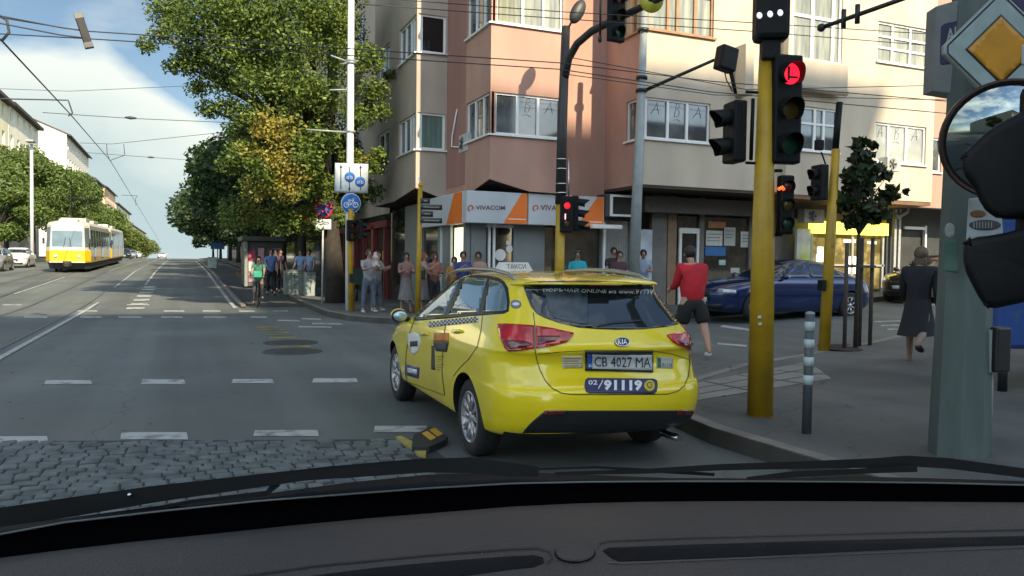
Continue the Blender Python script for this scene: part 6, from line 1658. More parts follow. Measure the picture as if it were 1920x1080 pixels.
head(t3, PY(1072, 432, gy + .05) - g, fz + R(84), 3, .10, .27, .16, None, None, .28, wdt=.14)
# signal hanging from that arm and a yellow sign at its tip
t4 = thing('hanging_signal', 'black signal head hanging high from the curved arm', 'traffic light', PY(1150, 80, 15.2))
head(t4, Vector((0, 0, 0)), fz + R(30), 3, .13, .36, .16, None, None, .18, wdt=.20)
MB().tube([(-.02, 0, 1.12), (-.02, 0, 1.5)], .03, 8).build('hanger', m_sig, t4); 
t4b = thing('cable_hanger', 'thin dark rod hanging beside the high signal head', 'rod', PY(1125, 73, 15.6)); MB().tube([(0, 0, 0), (0, 0, 1.4)], .028, 8).build('rod', m_black, t4b); MB().sphere((0, 0, 0), .05, .05, .09).build('end_weight', m_black, t4b)
t4c = thing('round_sign', 'yellow green sign with dark mark at the top of the curved arm', 'sign', PY(1222, 2, 14.5))
sg = MB().lathe([(.001, -.02), (.25, -.02), (.25, .02), (.001, .02)], 20, 'y'); sg.xf(Matrix.Rotation(fz, 4, 'Z')); sg.build('sign_face', mat('yellow_green_sign', (.38, .36, .03), .5, 0, .15), t4c)
sg = MB().lathe([(.001, -.03), (.08, -.03), (.08, -.02)], 14, 'y'); sg.xf(Matrix.Rotation(fz, 4, 'Z') @ Matrix.Translation((-.02, 0, .06))); sg.build('dark_mark', m_black, t4c)
t4d = thing('hanging_signal', 'black hooded signal seen from below near the wooden windows', 'traffic light', PY(1268, -18, 13.8))
head(t4d, Vector((0, 0, -.12)), fz + R(12), 2, .13, .34, .2, None, None, .22, wdt=.19)
# 4. thin yellow post with pedestrian signal and floodlight at the right
g = GR(1545, 658, .15); g = Vector((g.x, g.y, g.z + .14)); D5 = (g - CAM).dot(fw)
t5 = thing('traffic_light', 'thin yellow post with a small black signal near the staked tree', 'traffic light', g)
def loc5(px, py, d=0): return PD(px, py, D5 + d) - g
MB().tube([(0, 0, -.02), loc5(1556, 460), loc5(1567, 280)], [10.5 / F_PX * D5, 9.5 / F_PX * D5, 7.5 / F_PX * D5], 16).build('pole', m_pole_y, t5)
MB().tube([loc5(1566, 285), loc5(1574, 192)], .055, 12).build('black_extension', m_sig, t5)
head(t5, loc5(1543, 376), fz - R(74), 2, .095, .27, .15, None, None, .14, wdt=.14)
MB().bbox(-.07, .07, -.05, .05, -.085, .085, .02).xf(Matrix.Translation(loc5(1536, 272))).build('small_floodlight', m_sig, t5); MB().tube([loc5(1540, 285), loc5(1548, 308)], .014, 6).build('bracket', m_sig, t5)
MB().bbox(-.055, .055, -.05, .05, -.09, .09, .015).xf(Matrix.Translation(loc5(1541, 535, -.1))).build('push_button_box', m_sig, t5)
# 5. bollard
g = GR(1512, 812, .15); g = Vector((g.x, g.y, g.z + .145)); D6 = (g - CAM).dot(fw)
t6 = thing('bollard', 'slim grey metal bollard with white reflective bands on the near pavement', 'bollard', g)
rb = 8.6 / F_PX * D6; tp6 = PD(1519, 588, D6) - g
MB().tube([(0, 0, -.02), tp6], [rb, rb], 18).build('post', mat('dark_grey_post', (.075, .09, .10), .5, .2, .1), t6)
m_refl = mat('pale_reflective_band', (.42, .50, .50), .4, 0, .1)
for pa, pb in ((603, 621), (636, 653), (669, 686), (703, 721)):
    a_ = (812 - pb) / (812 - 588); b_ = (812 - pa) / (812 - 588)
    MB().tube([tp6 * a_, tp6 * b_], rb + .003, 18).build('reflective_band', m_refl, t6)
MB().sphere(tp6, rb * 1.05, rb * 1.05, rb * .5).build('cap', m_pole_g, t6)
# 6. concrete pole with priority sign, mirror and street sign
g = GR(1795, 858, .15); g = Vector((g.x, g.y + .1, g.z + .145)); D7 = (g - CAM).dot(fw)
t7 = thing('concrete_pole', 'thick grey green faceted pole at the right carrying the priority sign', 'pole', g)
def loc7(px, py, d=0): return PD(px, py, D7 + d) - g
m_conc = mat('grey_green_concrete', (.095, .122, .116), .7, 0, .12, 1.6, bump=.15, bscale=30, stretch=(3, 3, .5), c2=(.07, .095, .09), c2scale=2)
r_b = 51 / F_PX * D7; pl7 = MB(); V = []
for z, c_, rr in ((-.02, loc7(1797, 858), r_b * 1.02), (1.2, loc7(1808, 560), r_b * .90), (5.2, loc7(1840, -330), r_b * .66)):
    for k in range(8):
        a = math.pi / 8 + k * math.pi / 4 + .3; V.append((c_.x + rr * math.cos(a), c_.y + rr * math.sin(a), c_.z if z > 0 else -.02))
pl7.add(V, [(i * 8 + k, i * 8 + (k + 1) % 8, i * 8 + 8 + (k + 1) % 8, i * 8 + 8 + k) for i in range(2) for k in range(8)] + [[16 + k for k in range(8)]])
pl7.build('pole', m_conc, t7)
MB().tube([loc7(1854, 862, -.05), loc7(1858, 620, -.05)], .022, 8).build('conduit', m_pole_g, t7)
MB().bbox(-.06, .10, -.05, .05, -.17, .17, .015).xf(Matrix.Translation(loc7(1868, 655, -.1))).build('junction_box', m_black, t7)
MB().box(-.02, .02, -.01, .01, -.16, .16).xf(Matrix.Translation(loc7(1855, 658, -.12)) @ Matrix.Rotation(fz, 4, 'Z')).build('strap_plate', m_pole_g, t7)
m_pl = mat('pale_paper', (.30, .33, .33), .7)
hp7 = lambda px, py: (PD(px, py, D7 - r_b * 1.12), -fw)
patch(ellipse(1781, 432, 9, 14, 16)[:], hp7, off=.004, thick=.01).build('paper_label', m_pl, t7, world=True)
patch([(1771, 449), (1797, 451), (1795, 512), (1769, 508)], hp7, off=.004, thick=.01).build('green_paint_patch', mat('green_patch', (.05, .11, .085), .7, 0, .2), t7, world=True)
pst = thing('poster', 'white sticker sheet with oval emblem stuck beside the concrete pole', 'poster', PD(1840, 405, D7 - .35))
hpp = lambda px, py: (PD(px, py, D7 - .35), -fw)
patch([(1817, 372), (1875, 366), (1880, 440), (1812, 449)], hpp, off=.004, thick=.008).build('sheet', mat('grey_white_sheet', (.36, .40, .42), .6), pst, world=True)
patch(ellipse(1833, 401, 15, 7, 18), hpp, off=.008, thick=.004, step=3).build('ochre_emblem', mat('ochre_emblem', (.16, .09, .02), .6, 0, .2), pst, world=True)
eb = patch(ellipse(1846, 422, 30, 10, 22), hpp, off=.008, thick=.004, step=3).build('dark_emblem', mat('dark_emblem', (.05, .055, .06), .6), pst, world=True)
el_ = MB()
for k in range(7): ribbon_px([(1824 + k * 5.5, 416), (1824 + k * 5.5, 428)], 1.8, hpp, el_, .013, 3)
el_.build('emblem_strokes', m_pl, eb, world=True)
# priority road sign (square on its point)
D8 = D7 - .45; hs8 = lambda px, py: (PD(px, py, D8), -fw)
ps = thing('priority_sign', 'white and amber diamond priority road sign on the concrete pole', 'road sign', PD(1876, 92, D8))
c8 = (1876, 93); 
def dia(s, c=c8): return [(c[0] - s * 1.02, c[1]), (c[0], c[1] - s * 1.0), (c[0] + s * 1.02, c[1]), (c[0], c[1] + s)]
def rdia(s, k=.93):
    d = dia(s); o_ = []
    for i in range(4):
        a, b, p = Vector(d[i - 1]), Vector(d[(i + 1) % 4]), Vector(d[i]); o_ += [tuple(p.lerp(a, 1 - k)), tuple(p.lerp(b, 1 - k))]
    return o_
patch(rdia(112), hs8, off=.0, thick=.03, step=12).build('backing', m_pole_g, ps, world=True)
patch(rdia(109), hs8, off=.003, thick=.003, step=12).build('white_face', mat('sign_white_greenish', (.24, .31, .30), .5), ps, world=True)
ribbon_px(rdia(105) + [rdia(105)[0]], 3.2, hs8, None, .006, 6).build('black_border', m_black, ps, world=True)
patch(dia(66), hs8, off=.006, thick=.003, step=10).build('black_diamond', m_black, ps, world=True)
patch(dia(61), hs8, off=.009, thick=.003, step=10).build('amber_diamond', mat('amber_sign', (.44, .20, .004), .45), ps, world=True)
stp = patch([(1914, 86), (1930, 80), (1934, 122), (1913, 121)], hs8, off=.012, thick=.003).build('corner_sticker', m_pl, ps, world=True)
# street name sign box seen at an angle
D9 = D7 + .15
bs_ = thing('street_sign', 'grey backed street name sign with dark blue plate behind the priority sign', 'street sign', PD(1780, 80, D9))
hb9 = lambda px, py: (PD(px, py, D9 - (px - 1750) * .004), -fw)
patch([(1755, 12), (1804, -2), (1802, 178), (1748, 170)], hb9, off=.0, thick=.14).build('sign_box', mat('zinc_sign_back', (.17, .185, .185), .6, .2, .1), bs_, world=True)
bp_ = patch([(1764, 50), (1770, 45), (1802, 38), (1802, 118), (1766, 122), (1762, 118)], hb9, off=.006, thick=.006).build('blue_plate', mat('navy_plate', (.018, .018, .06), .5), bs_, world=True)
text_px('Ale', [(1773, 56), (1802, 47), (1802, 72), (1773, 80)], hb9, off=.010, bold=.02).build('lettering', m_pl, bp_, world=True)
bs2 = thing('road_sign', 'dark blue sign plate behind the upper right edge of the priority sign', 'road sign', PD(1910, 20, D9))
patch([(1893, -30), (1935, -30), (1935, 60), (1905, 40)], lambda px, py: (PD(px, py, D8 + .2), -fw), off=0, thick=.02).build('plate', mat('navy_plate', (.018, .018, .06)), bs2, world=True)
# round convex traffic mirror
Dm = D7 - .9
mm_ = thing('convex_mirror', 'round convex traffic mirror with dark red rim reflecting sky and trees', 'mirror', PD(1886, 262, Dm))
rm_ = 108 / F_PX * Dm; mxm = Matrix.Rotation(fz - R(22), 4, 'Z') @ Matrix.Rotation(R(10), 4, 'X')
MB().lathe([(rm_ * x, -.10 * (1 - x * x) - .01) for x in (.001, .2, .4, .6, .75, .9, .97)], 40, 'y').xf(mxm).build('mirror_face', mat('mirror_glass_dark', (.24, .28, .28), .03, 1, 0), mm_)
MB().lathe([(rm_ * .95, -.02), (rm_ * .985, -.05), (rm_ * 1.03, -.04), (rm_ * 1.03, .05), (rm_ * .6, .10), (.001, .11)], 40, 'y').xf(mxm).build('rim', mat('dark_red_rim', (.022, .006, .005), .5, 0, .1), mm_)
MB().tube([(0, .08, 0), (0, .5, -.02)], .03, 8).xf(mxm).build('bracket', m_pole_g, mm_)
# near black signal with long hoods, partly out of frame
Dn = 3.1; ng = PD(2020, 400, Dn)
nt_ = thing('near_signal', 'large black hooded signal close on the right edge below the round mirror', 'traffic light', ng)
def ln(px, py, d=0): return PD(px, py, Dn + d) - ng
nb = MB().bbox(-.16, .16, -.14, .16, -.36, .52, .04); nb.build('signal_head', m_sig, nt_)
def hoodpoly(pts, y0, y1, nm):
    V = [ln(x, y, y0) for x, y in pts] + [ln(x, y, y1) for x, y in pts]; n = len(pts)
    bm = bmesh.new(); vs = [bm.verts.new(v) for v in V]
    bm.faces.new(vs[:n]); bm.faces.new(vs[n:][::-1])
    for i in range(n): bm.faces.new((vs[i], vs[i + n], vs[(i + 1) % n + n], vs[(i + 1) % n]))
    bmesh.ops.recalc_face_normals(bm, faces=bm.faces)
    bmesh.ops.bevel(bm, geom=bm.edges[:], offset=.035, segments=4, affect='EDGES', profile=.5)
    me = bpy.data.meshes.new(nm); bm.to_mesh(me); bm.free(); me.polygons.foreach_set('use_smooth', [True] * len(me.polygons)); me.materials.append(m_sig)
    return link(nm, me, nt_)
hoodpoly([(1800, 298), (1808, 285), (1860, 238), (1925, 205), (2000, 180), (2000, 400), (1880, 412), (1855, 404), (1838, 382), (1826, 352), (1806, 330)], 0.0, .22, 'visor')
hoodpoly([(1806, 455), (1815, 447), (1880, 438), (2000, 405), (2000, 540), (1925, 566), (1855, 581), (1842, 570), (1820, 530), (1806, 500)], -.02, .2, 'visor')
pn = MB().tube([(.42, .2, -ng.z + Hg(ng.x, ng.y)), (.42, .2, .5)], .07, 14); pn.build('pole', m_pole_g, nt_)
# blue van or bin at the right edge
q0 = PD(1866, 690, 8.6); bv = thing('blue_container', 'blue container standing behind the concrete pole at the right edge', 'container', (q0.x, q0.y, Hg(q0.x, q0.y) + .145), -TH)
MB().bbox(0, 2.2, 0, .9, .55, 2.0, .05).build('body', mat('blue_container_paint', (.015, .06, .24), .5, 0, .15, 3, c2=(.04, .09, .16), c2scale=6, c2th=.6, c2w=.05), bv)
for x in (.15, 2.05):
    for y in (.1, .8): MB().cyl((x, y, 0), (x, y, .56), .05, 10).build('leg', m_black, bv)
MB().bbox(-.03, 2.23, -.03, .93, 2.0, 2.08, .02).build('lid', m_black, bv)

# 7. white tram mast with lane sign, cycle sign and yellow signal post beside it
g = GR(655, 582, .15); g = Vector((g.x, g.y, g.z + .14)); gy = g.y
t8 = thing('lamp_pole', 'tall white mast rising beside the leafy corner tree', 'pole', g)
def loc8(px, py, dy=0): return PY(px, py, gy + dy) - g
MB().tube([(0, 0, 0), loc8(655, 440), loc8(657, 200), loc8(659, -60)], [.115, .11, .10, .085], 16).build('mast', mat('white_grey_mast', (.58, .59, .58), .45, 0, .06), t8)
ar = MB()
for a_, b_ in (((650, 248), (575, 243)), ((650, 168), (618, 169)), ((650, 115), (620, 104)), ((672, 114), (640, 120))): ar.tube([loc8(*a_), loc8(*b_)], .025, 6)
for py in (114, 118, 247): k = len(ar.v); ar.lathe([(.10, -.03), (.13, -.03), (.13, .03), (.10, .03)], 14); ar.xf(Matrix.Translation(loc8(658, py)), k)
build_each(ar, 'arm', m_pole_g, t8)
h8 = hit_plane((0, gy - .14, 0), (0, -1, 0))
def signobj(name, label, px, py): return thing(name, label, 'road sign', PY(px, py, gy - .14))
ls = signobj('lane_sign', 'white lane sign with black arrows and two blue cycle discs on the white mast', 659, 334)
patch([(628, 305), (691, 307), (690, 363), (627, 361)], h8, off=0, thick=.03, step=14).build('back', m_pole_g, ls, world=True)
patch([(629, 306.2), (690, 308.2), (689, 361.8), (628.2, 359.8)], h8, off=.004, thick=.004, step=14).build('white_face', mat('sign_white', (.56, .60, .60), .5), ls, world=True)
lm = MB()
for x, y0, y1 in ((639, 314, 355), (655, 312, 326), (655, 338, 353), (676, 315, 332), (676, 346, 357)): ribbon_px([(x, y0), (x + .0, y1)], 1.6, h8, lm, .010, 6)
for x, y, s in ((639, 310, -1), (655, 357, 1), (676, 311, -1)): patch([(x - 2.6, y - s * 4.5), (x + 2.6, y - s * 4.5), (x, y + s * 2)], h8, lm, .010, .002, 5)
lm.build('arrows', m_black, ls, world=True)
for c in ((655.5, 332), (675, 341)):
    d_ = patch(ellipse(*c, 9.6, 9.6, 24), h8, off=.012, thick=.004, step=4).build('cycle_disc', mat('sign_blue', (.012, .14, .46), .45), ls, world=True)
    w_ = MB()
    for s in (-3.6, 3.6): ribbon_px([*ellipse(c[0] + s, c[1] + 1.2, 2.2, 2.2, 10), (c[0] + s + 2.2, c[1] + 1.2)], .8, h8, w_, .018, 2)
    ribbon_px([(c[0] - 3.6, c[1] + 1.2), (c[0] - 1, c[1] - 2.2), (c[0] + 2, c[1] - 2.2), (c[0] + 3.6, c[1] + 1.2)], .8, h8, w_, .018, 2)
    w_.build('cycle_symbol', m_white, d_, world=True)
cs_ = signobj('cycle_sign', 'round blue cycle path sign below the white lane sign', 658, 381)
c = (658, 381)
patch(ellipse(*c, 18.5, 18.8, 32), h8, off=0, thick=.02, step=6).build('white_rim', m_white, cs_, world=True)
fc = patch(ellipse(*c, 17.4, 17.7, 32), h8, off=.004, thick=.004, step=6).build('blue_face', mat('sign_blue', (.012, .14, .46)), cs_, world=True)
w_ = MB()
for s in (-8.5, 8.5): ribbon_px([*ellipse(c[0] + s, c[1] + 3, 4.6, 4.6, 16), (c[0] + s + 4.6, c[1] + 3)], 1.4, h8, w_, .010, 2)
for a_ in ([(-8.5, 3), (-3.5, -5.5), (4.5, -5.5), (8.5, 3)], [(-3.5, -5.5), (0, 3), (4.5, -5.5)], [(-8.5, 3), (0, 3)], [(4.5, -5.5), (3.6, -8.4), (6.4, -8.8)], [(-5.6, -6.4), (-1.6, -6.4)]): ribbon_px([(c[0] + x, c[1] + y) for x, y in a_], 1.4, h8, w_, .010, 2)
w_.build('cycle_symbol', m_white, fc, world=True)
# yellow post in front of the mast with small signals
t9 = thing('traffic_light', 'yellow post with small dark signals just in front of the white mast', 'traffic light', g + Vector((.02, -.22, 0)))
g9 = Vector(t9.location)
MB().tube([(0, 0, -.02), PY(656, 460, g9.y) - g9, PY(658, 392, g9.y) - g9], [.085, .075, .07], 14).build('pole', m_pole_y, t9)
head(t9, PY(657, 452, g9.y - .08) - g9, R(10), 2, .10, .27, .14, None, None, .12, wdt=.13)
head(t9, PY(671, 450, g9.y) - g9, R(80), 2, .09, .26, .13, None, None, .2, wdt=.12)
MB().bbox(-.06, .06, -.15, -.05, -.12, .12, .015).xf(Matrix.Translation(PY(657, 521, g9.y) - g9)).build('push_button_box', m_black, t9)
# no stopping sign
g = GR(604, 570, .15); gy = g.y; h10 = hit_plane((0, gy - .05, 0), (0, -1, 0))
t10 = thing('no_stopping_sign', 'red and blue crossed no stopping sign with white plate on a thin grey post', 'road sign', (g.x, g.y, g.z + .14))
MB().tube([(0, 0, 0), PY(606, 378, gy) - Vector(t10.location)], .03, 10).build('post', mat('pale_grey_post', (.36, .37, .37), .5), t10)
c = (606.5, 393)
patch(ellipse(*c, 17, 17, 30), h10, off=0, thick=.02, step=6).build('red_rim', mat('sign_red', (.45, .02, .03), .45), t10, world=True)
patch(ellipse(*c, 13.6, 13.6, 30), h10, off=.004, thick=.003, step=6).build('blue_face', mat('sign_blue_violet', (.03, .06, .30), .45), t10, world=True)
w_ = MB(); k_ = 9.8
ribbon_px([(c[0] - k_, c[1] - k_), (c[0] + k_, c[1] + k_)], 2.1, h10, w_, .008, 4); ribbon_px([(c[0] + k_, c[1] - k_), (c[0] - k_, c[1] + k_)], 2.1, h10, w_, .009, 4); w_.build('red_cross', mat('sign_red', (.45, .02, .03)), t10, world=True)
pb_ = patch([(592, 411), (621, 411.5), (621, 430.5), (592, 430)], h10, off=.002, thick=.012).build('lower_plate', mat('sign_white', (.56, .60, .60)), t10, world=True)
MB().merge(ribbon_px([(598, 418), (603, 416), (615, 417), (617, 420), (598, 420.5)], 1.6, h10, None, .006, 3)).build('truck_symbol', m_black, pb_, world=True)
# thin yellow post with direction boards
g = GR(783, 590, .15); g = Vector((g.x, g.y, g.z + .14)); gy = g.y
t11 = thing('direction_post', 'thin yellow post with a stack of small dark direction boards', 'signpost', g)
MB().tube([(0, 0, -.02), PY(788, 352, gy) - g], [.075, .06], 14).build('post', m_pole_y, t11)
MB().sphere(PY(789, 347, gy) - g, .07).build('cap', m_pole_y, t11); MB().tube([PY(789, 345, gy) - g, PY(785, 333, gy) - g], .02, 6).build('antenna', m_white, t11)
hb11 = hit_plane((0, gy - .1, 0), (0, -1, 0)); m_brd = mat('dark_board', (.035, .037, .037), .5)
for y0_, y1_, x1_ in ((371, 381, 806), (383, 393, 829), (395, 406, 812), (408, 418, 829)):
    b_ = patch([(789, y0_), (x1_, y0_ + 1), (x1_, y1_ + 1), (789, y1_)], hb11, off=0, thick=.03, step=8).build('direction_board', m_brd, t11, world=True)
    ribbon_px([(794, (y0_ + y1_) / 2), (x1_ - 5, (y0_ + y1_) / 2 + 1)], 2.0, hb11, None, .006, 3).build('board_writing', mat('grey_writing', (.22, .22, .22), .6), b_, world=True)
# lamp pole far left
g = PX(60, 470, -7.7); gy = 66; p = PY(60, 470, gy); 
t12 = thing('lamp_pole', 'pale grey street lamp pole left of the tram', 'street lamp', (p.x, gy, Hg(p.x, gy)))
MB().tube([(0, 0, 0), PY(59, 270, gy) - Vector(t12.location)], [.13, .10], 12).build('pole', mat('pale_grey_pole', (.50, .52, .52), .5), t12)
MB().bbox(-.25, .25, -.9, .1, -.02, .14, .04).xf(Matrix.Translation(PY(59, 268, gy) - Vector(t12.location))).build('lamp_head', m_pole_g, t12)

# ================================================================== STREET FURNITURE
gcb = 'metal cabinets on the far pavement'
for x0, x1, y0, y1, ll, cc in ((534, 571, 508, 553, 'wide grey metal cabinet left of its narrow neighbour', (.16, .20, .19)), (573, 592, 510, 555, 'narrow pale grey metal cabinet right of the wide one', (.24, .28, .27))):
    g = GR((x0 + x1) / 2, y1, .15); a_ = PY(x0, y1, g.y); b_ = PY(x1, y1, g.y); zt = PY(x0, y0, g.y).z
    t = thing('utility_cabinet', ll, 'cabinet', (g.x, g.y, g.z + .145), group=gcb)
    hw = (b_.x - a_.x) / 2; zz = zt - g.z - .145
    MB().bbox(-hw, hw, 0, .5, .0, zz, .02).build('cabinet', mat('cab%s' % (cc,), cc, .5, .1, .15, 3), t)
    dl = MB(); dl.box(-.01, .01, -.006, .0, .1, zz - .08); dl.box(-hw + .06, hw - .06, -.006, 0, zz - .1, zz - .085); dl.build('door_gap', m_black, t)
    MB().bbox(-hw - .02, hw + .02, -.03, .53, zz, zz + .04, .01).build('lid', mat('cab_dark', (.07, .09, .085), .5), t)
g = GR(475, 540, .15)
t = thing('kiosk', 'small street kiosk with pink and white advert panels under the dark trees', 'kiosk', (g.x, g.y + 2, g.z + .145))
kg = Vector(t.location); gy = kg.y; a_ = PY(459, 470, gy) - kg; b_ = PY(530, 470, gy) - kg; zt = (PY(470, 452, gy) - kg).z
MB().bbox(a_.x, b_.x, 0, 2.2, 0, zt, .03).build('walls', mat('kiosk_grey', (.06, .06, .058), .6, 0, .1), t)
MB().bbox(a_.x - .15, b_.x + .15, -.25, 2.4, zt, zt + .22, .03).build('roof', mat('kiosk_roof', (.08, .075, .07), .6), t)
for i, (x0, x1, z0, z1, c) in enumerate(((465, 479, .56, .80, (.35, .05, .09)), (466, 478, .33, .55, (.42, .38, .40)), (466, 478, .1, .31, (.35, .20, .24)), (484, 495, .5, .85, (.40, .25, .28)), (484, 495, .2, .45, (.12, .3, .22)), (508, 524, .45, .85, (.10, .25, .22)))):
    u = (PY(x0, 470, gy) - kg).x; v = (PY(x1, 470, gy) - kg).x
    MB().box(u, v, -.03, -.005, zt * z0, zt * z1).build('advert_panel', mat('ad%d' % i, c, .5, 0, .4, 4), t)
MB().bbox(a_.x - .02, a_.x + .12, -.1, .0, 0, zt, .01).build('corner_post', mat('dull_white_post', (.2, .2, .19), .6), t)
# flower planter strip
g = GR(452, 528, .15); pt_ = thing('planter', 'long low planter with yellowish flowers left of the kiosk', 'planter', (g.x + .6, g.y, g.z + .145))
MB().bbox(-.3, .5, -1, 9, 0, .35, .02).build('trough', mat('planter_brown', (.07, .045, .03), .8), pt_)
leaves('flowers', [(.1, y * .8, .42, .3) for y in range(-1, 11)], 1500, .06, leaf_mat('planter_leaves', (.10, .10, .02), (.25, .16, .03)), pt_, 9, .1)
# blue sign at the far right pavement
p = PY(408, 465, 70); t = thing('direction_sign', 'small blue sign plate on a post under the far dark trees', 'road sign', (p.x, 70, Hg(p.x, 70) + .145))
lg = Vector(t.location); MB().tube([(0, 0, 0), (0, 0, p.z - lg.z)], .05, 8).build('post', m_pole_g, t); MB().bbox(-.55, .55, -.05, 0, p.z - lg.z - .1, p.z - lg.z + .55, .01).build('plate', mat('sign_blue_dull', (.03, .10, .26), .5), t)
p = PY(398, 492, 60); t = thing('utility_cabinet', 'small pale cabinet far along the right kerb', 'cabinet', (p.x, 60, Hg(p.x, 60) + .145), group=gcb)
MB().bbox(-.3, .3, 0, .4, 0, .75, .02).build('cabinet', mat('pale_green_cab', (.28, .34, .31), .5), t); MB().bbox(-.33, .33, -.03, .43, .75, .79, .01).build('lid', mat('cab_dark', (.07, .09, .085)), t)
# dark glass litter bin by the corner, green bin
g = GR(672, 565, .15); t = thing('litter_bin', 'dark green litter bin to the right of the yellow signal post', 'litter bin', (g.x, g.y + .3, g.z + .145))
MB().bbox(-.30, .32, -.2, .2, .55, 1.15, .03).build('bin', mat('dark_green_bin', (.025, .06, .052), .5), t); MB().tube([(0, 0, 0), (0, 0, .56)], .04, 8).build('post', m_black, t); MB().bbox(-.32, .34, -.22, .22, 1.15, 1.19, .01).build('lid', m_black, t)
# rubber lane marker with yellow reflectors at the taxi rear wheel
g = GR(790, 830, 0); t = thing('lane_marker', 'black rubber kerb marker with orange yellow reflectors beside the taxi wheel', 'lane marker', g, R(-28))
lk_ = MB(); V = [(-.62, -.16, 0), (-.10, -.16, 0), (-.10, .12, 0), (-.62, .12, 0), (-.58, -.12, .05), (-.10, -.13, .05), (-.10, .09, .05), (-.58, .08, .05)]
MB().add(V, [(0, 3, 2, 1), (4, 5, 6, 7), (0, 1, 5, 4), (1, 2, 6, 5), (2, 3, 7, 6), (3, 0, 4, 7)]).build('yellow_base', mat('dull_yellow_rubber', (.33, .26, .07), .7, 0, .2, 6), t) if False else None
def quadbox(pts, z, h, mb=None):
    P_ = [PZ(x, y, z) - Vector(t.location) for x, y in pts]; inv = Matrix.Rotation(-t.rotation_euler.z, 4, 'Z'); P_ = [inv @ p for p in P_]; n = len(P_); mb = mb or MB()
    mb.add([(p.x, p.y, p.z) for p in P_] + [(p.x, p.y, p.z - h) for p in P_], [list(range(n)), list(range(n, 2 * n))[::-1]] + [(i, (i + 1) % n, (i + 1) % n + n, i + n) for i in range(n)]); return mb
quadbox([(742, 818), (752, 817), (800, 840), (798, 853), (784, 850), (772, 841)], .03, .028).build('yellow_base', mat('dull_yellow_rubber', (.36, .29, .08), .7, 0, .2, 6), t)
quadbox([(775, 815), (808, 800), (840, 818), (836, 824), (804, 838), (772, 838)], .06, .055).build('rubber_block', mat('black_rubber', (.02, .02, .02), .7, 0, .2), t)
quadbox([(791, 812), (801, 807.5), (818, 820), (807, 825)], .064, .003).build('reflector', mat('orange_reflector', (.55, .30, .03), .4), t)
quadbox([(805, 805.5), (815, 801.5), (831, 813), (821, 818)], .064, .003).build('reflector', mat('orange_reflector', (.55, .30, .03)), t)

# ================================================================== OVERHEAD WIRES
m_wire = mat('wire_black', (.03, .03, .035), .6, 0, 0)
gw = 'overhead tram wires'
def wire(label, pts, r_=.012, sag=0.0, name='overhead_wire'):
    P_ = [PY(*p) for p in pts]; Q = []
    for a, b in zip(P_, P_[1:]):
        for k in range(8): u = k / 8; Q.append(a.lerp(b, u) - Vector((0, 0, sag * 4 * u * (1 - u))))
    Q.append(P_[-1]); o = MB().tube(Q, r_, 5).build(name, m_wire, None, label=label, cat='wire', group=gw); return o
wire('upper of the two cross wires passing in front of the big tree crown', [(-30, 28, 17), (155, 58, 16), (560, 85, 15), (1050, 118, 14.5), (1330, 152, 14), (1800, 192, 13.5)], .011)
wire('lower of the two cross wires passing in front of the big tree crown', [(-30, 62, 17), (155, 72, 16), (560, 98, 15), (1050, 130, 14.5), (1330, 172, 14), (1800, 215, 13.5)], .011)
wire('topmost thin wire crossing the pink bay window', [(700, -4, 15), (1050, 22, 14.5), (1400, 42, 14), (1900, 74, 13)], .010)
wire('second thin wire under the topmost one across the pink bay window', [(680, -10 + 18, 15), (1050, 40 - 5, 14.5), (1400, 58, 14), (1900, 98, 13)], .010)
wire('long tram contact wire slanting down the left sky', [(-40, 40, 17), (5, 78, 20), (130, 212, 36), (206, 300, 60), (262, 392, 120), (300, 455, 200)], .022)
wire('thin cross wire low in the sky at the height of the tree crowns', [(-10, 166, 40), (130, 171, 40), (420, 158, 40)], .012)
wire('dark cross bar wire ending at the contact wire hanger', [(-10, 185, 34), (128, 188, 34), (136, 212, 34), (128, 218, 34)], .026)
wire('cross wire with an insulator in the middle of the sky', [(80, 211, 36), (245, 222, 36), (480, 232, 36)], .014)
wire('cross wire reaching from the far hangers to the trees', [(150, 268, 58), (210, 270, 58), (420, 248, 52)], .016)
wire('lower cross wire with a small insulator', [(160, 286, 60), (282, 295, 60), (400, 303, 60)], .016)
wire('short crooked hanger wire at the far end of the contact wire', [(200, 270, 58), (201, 288, 58), (206, 301, 58), (234, 291, 58), (232, 270, 58)], .022)
wire('small far hanger cross near the vanishing point', [(228, 366, 110), (258, 367, 110), (254, 372, 110), (255, 385, 110)], .03)
wire('pair of wires running to the hanging trolley fitting, upper', [(-30, 24, 16), (115, 52, 16), (153, 57, 16)], .013)
wire('pair of wires running to the hanging trolley fitting, lower', [(-30, 38, 16), (115, 66, 16), (157, 71, 16)], .013)
wire('middle cross wire over the cream block', [(1070, 108, 14), (1400, 168, 13.6), (1760, 160, 13)], .009)
wire('long cross wire at the height of the second floor windows', [(1060, 139, 14), (1340, 178, 13.6), (1800, 178 + 10, 13)], .009)
for px, py, Y, ll in ((245, 221, 36, 'small dark insulator on the middle sky wire'), (283, 295, 60, 'tiny dark insulator on the lower sky wire')):
    p = PY(px, py, Y); o = MB().tube([p - Vector((.22, 0, 0)), p, p + Vector((.22, 0, 0))], [.03, .07, .03], 8).build('insulator', m_wire, None, label=ll, cat='insulator', group='insulators on the wires')
p = PY(157, 58, 16); t = thing('trolley_fitting', 'dark elongated fitting hanging between the wires in the upper left sky', 'wire fitting', p)
f_ = MB().bbox(-.07, .07, -.05, .05, -.27, .27, .02); f_.xf(Matrix.Rotation(R(-17), 4, 'Y')); f_.build('body', mat('fitting_dark', (.012, .01, .01), .6), t)
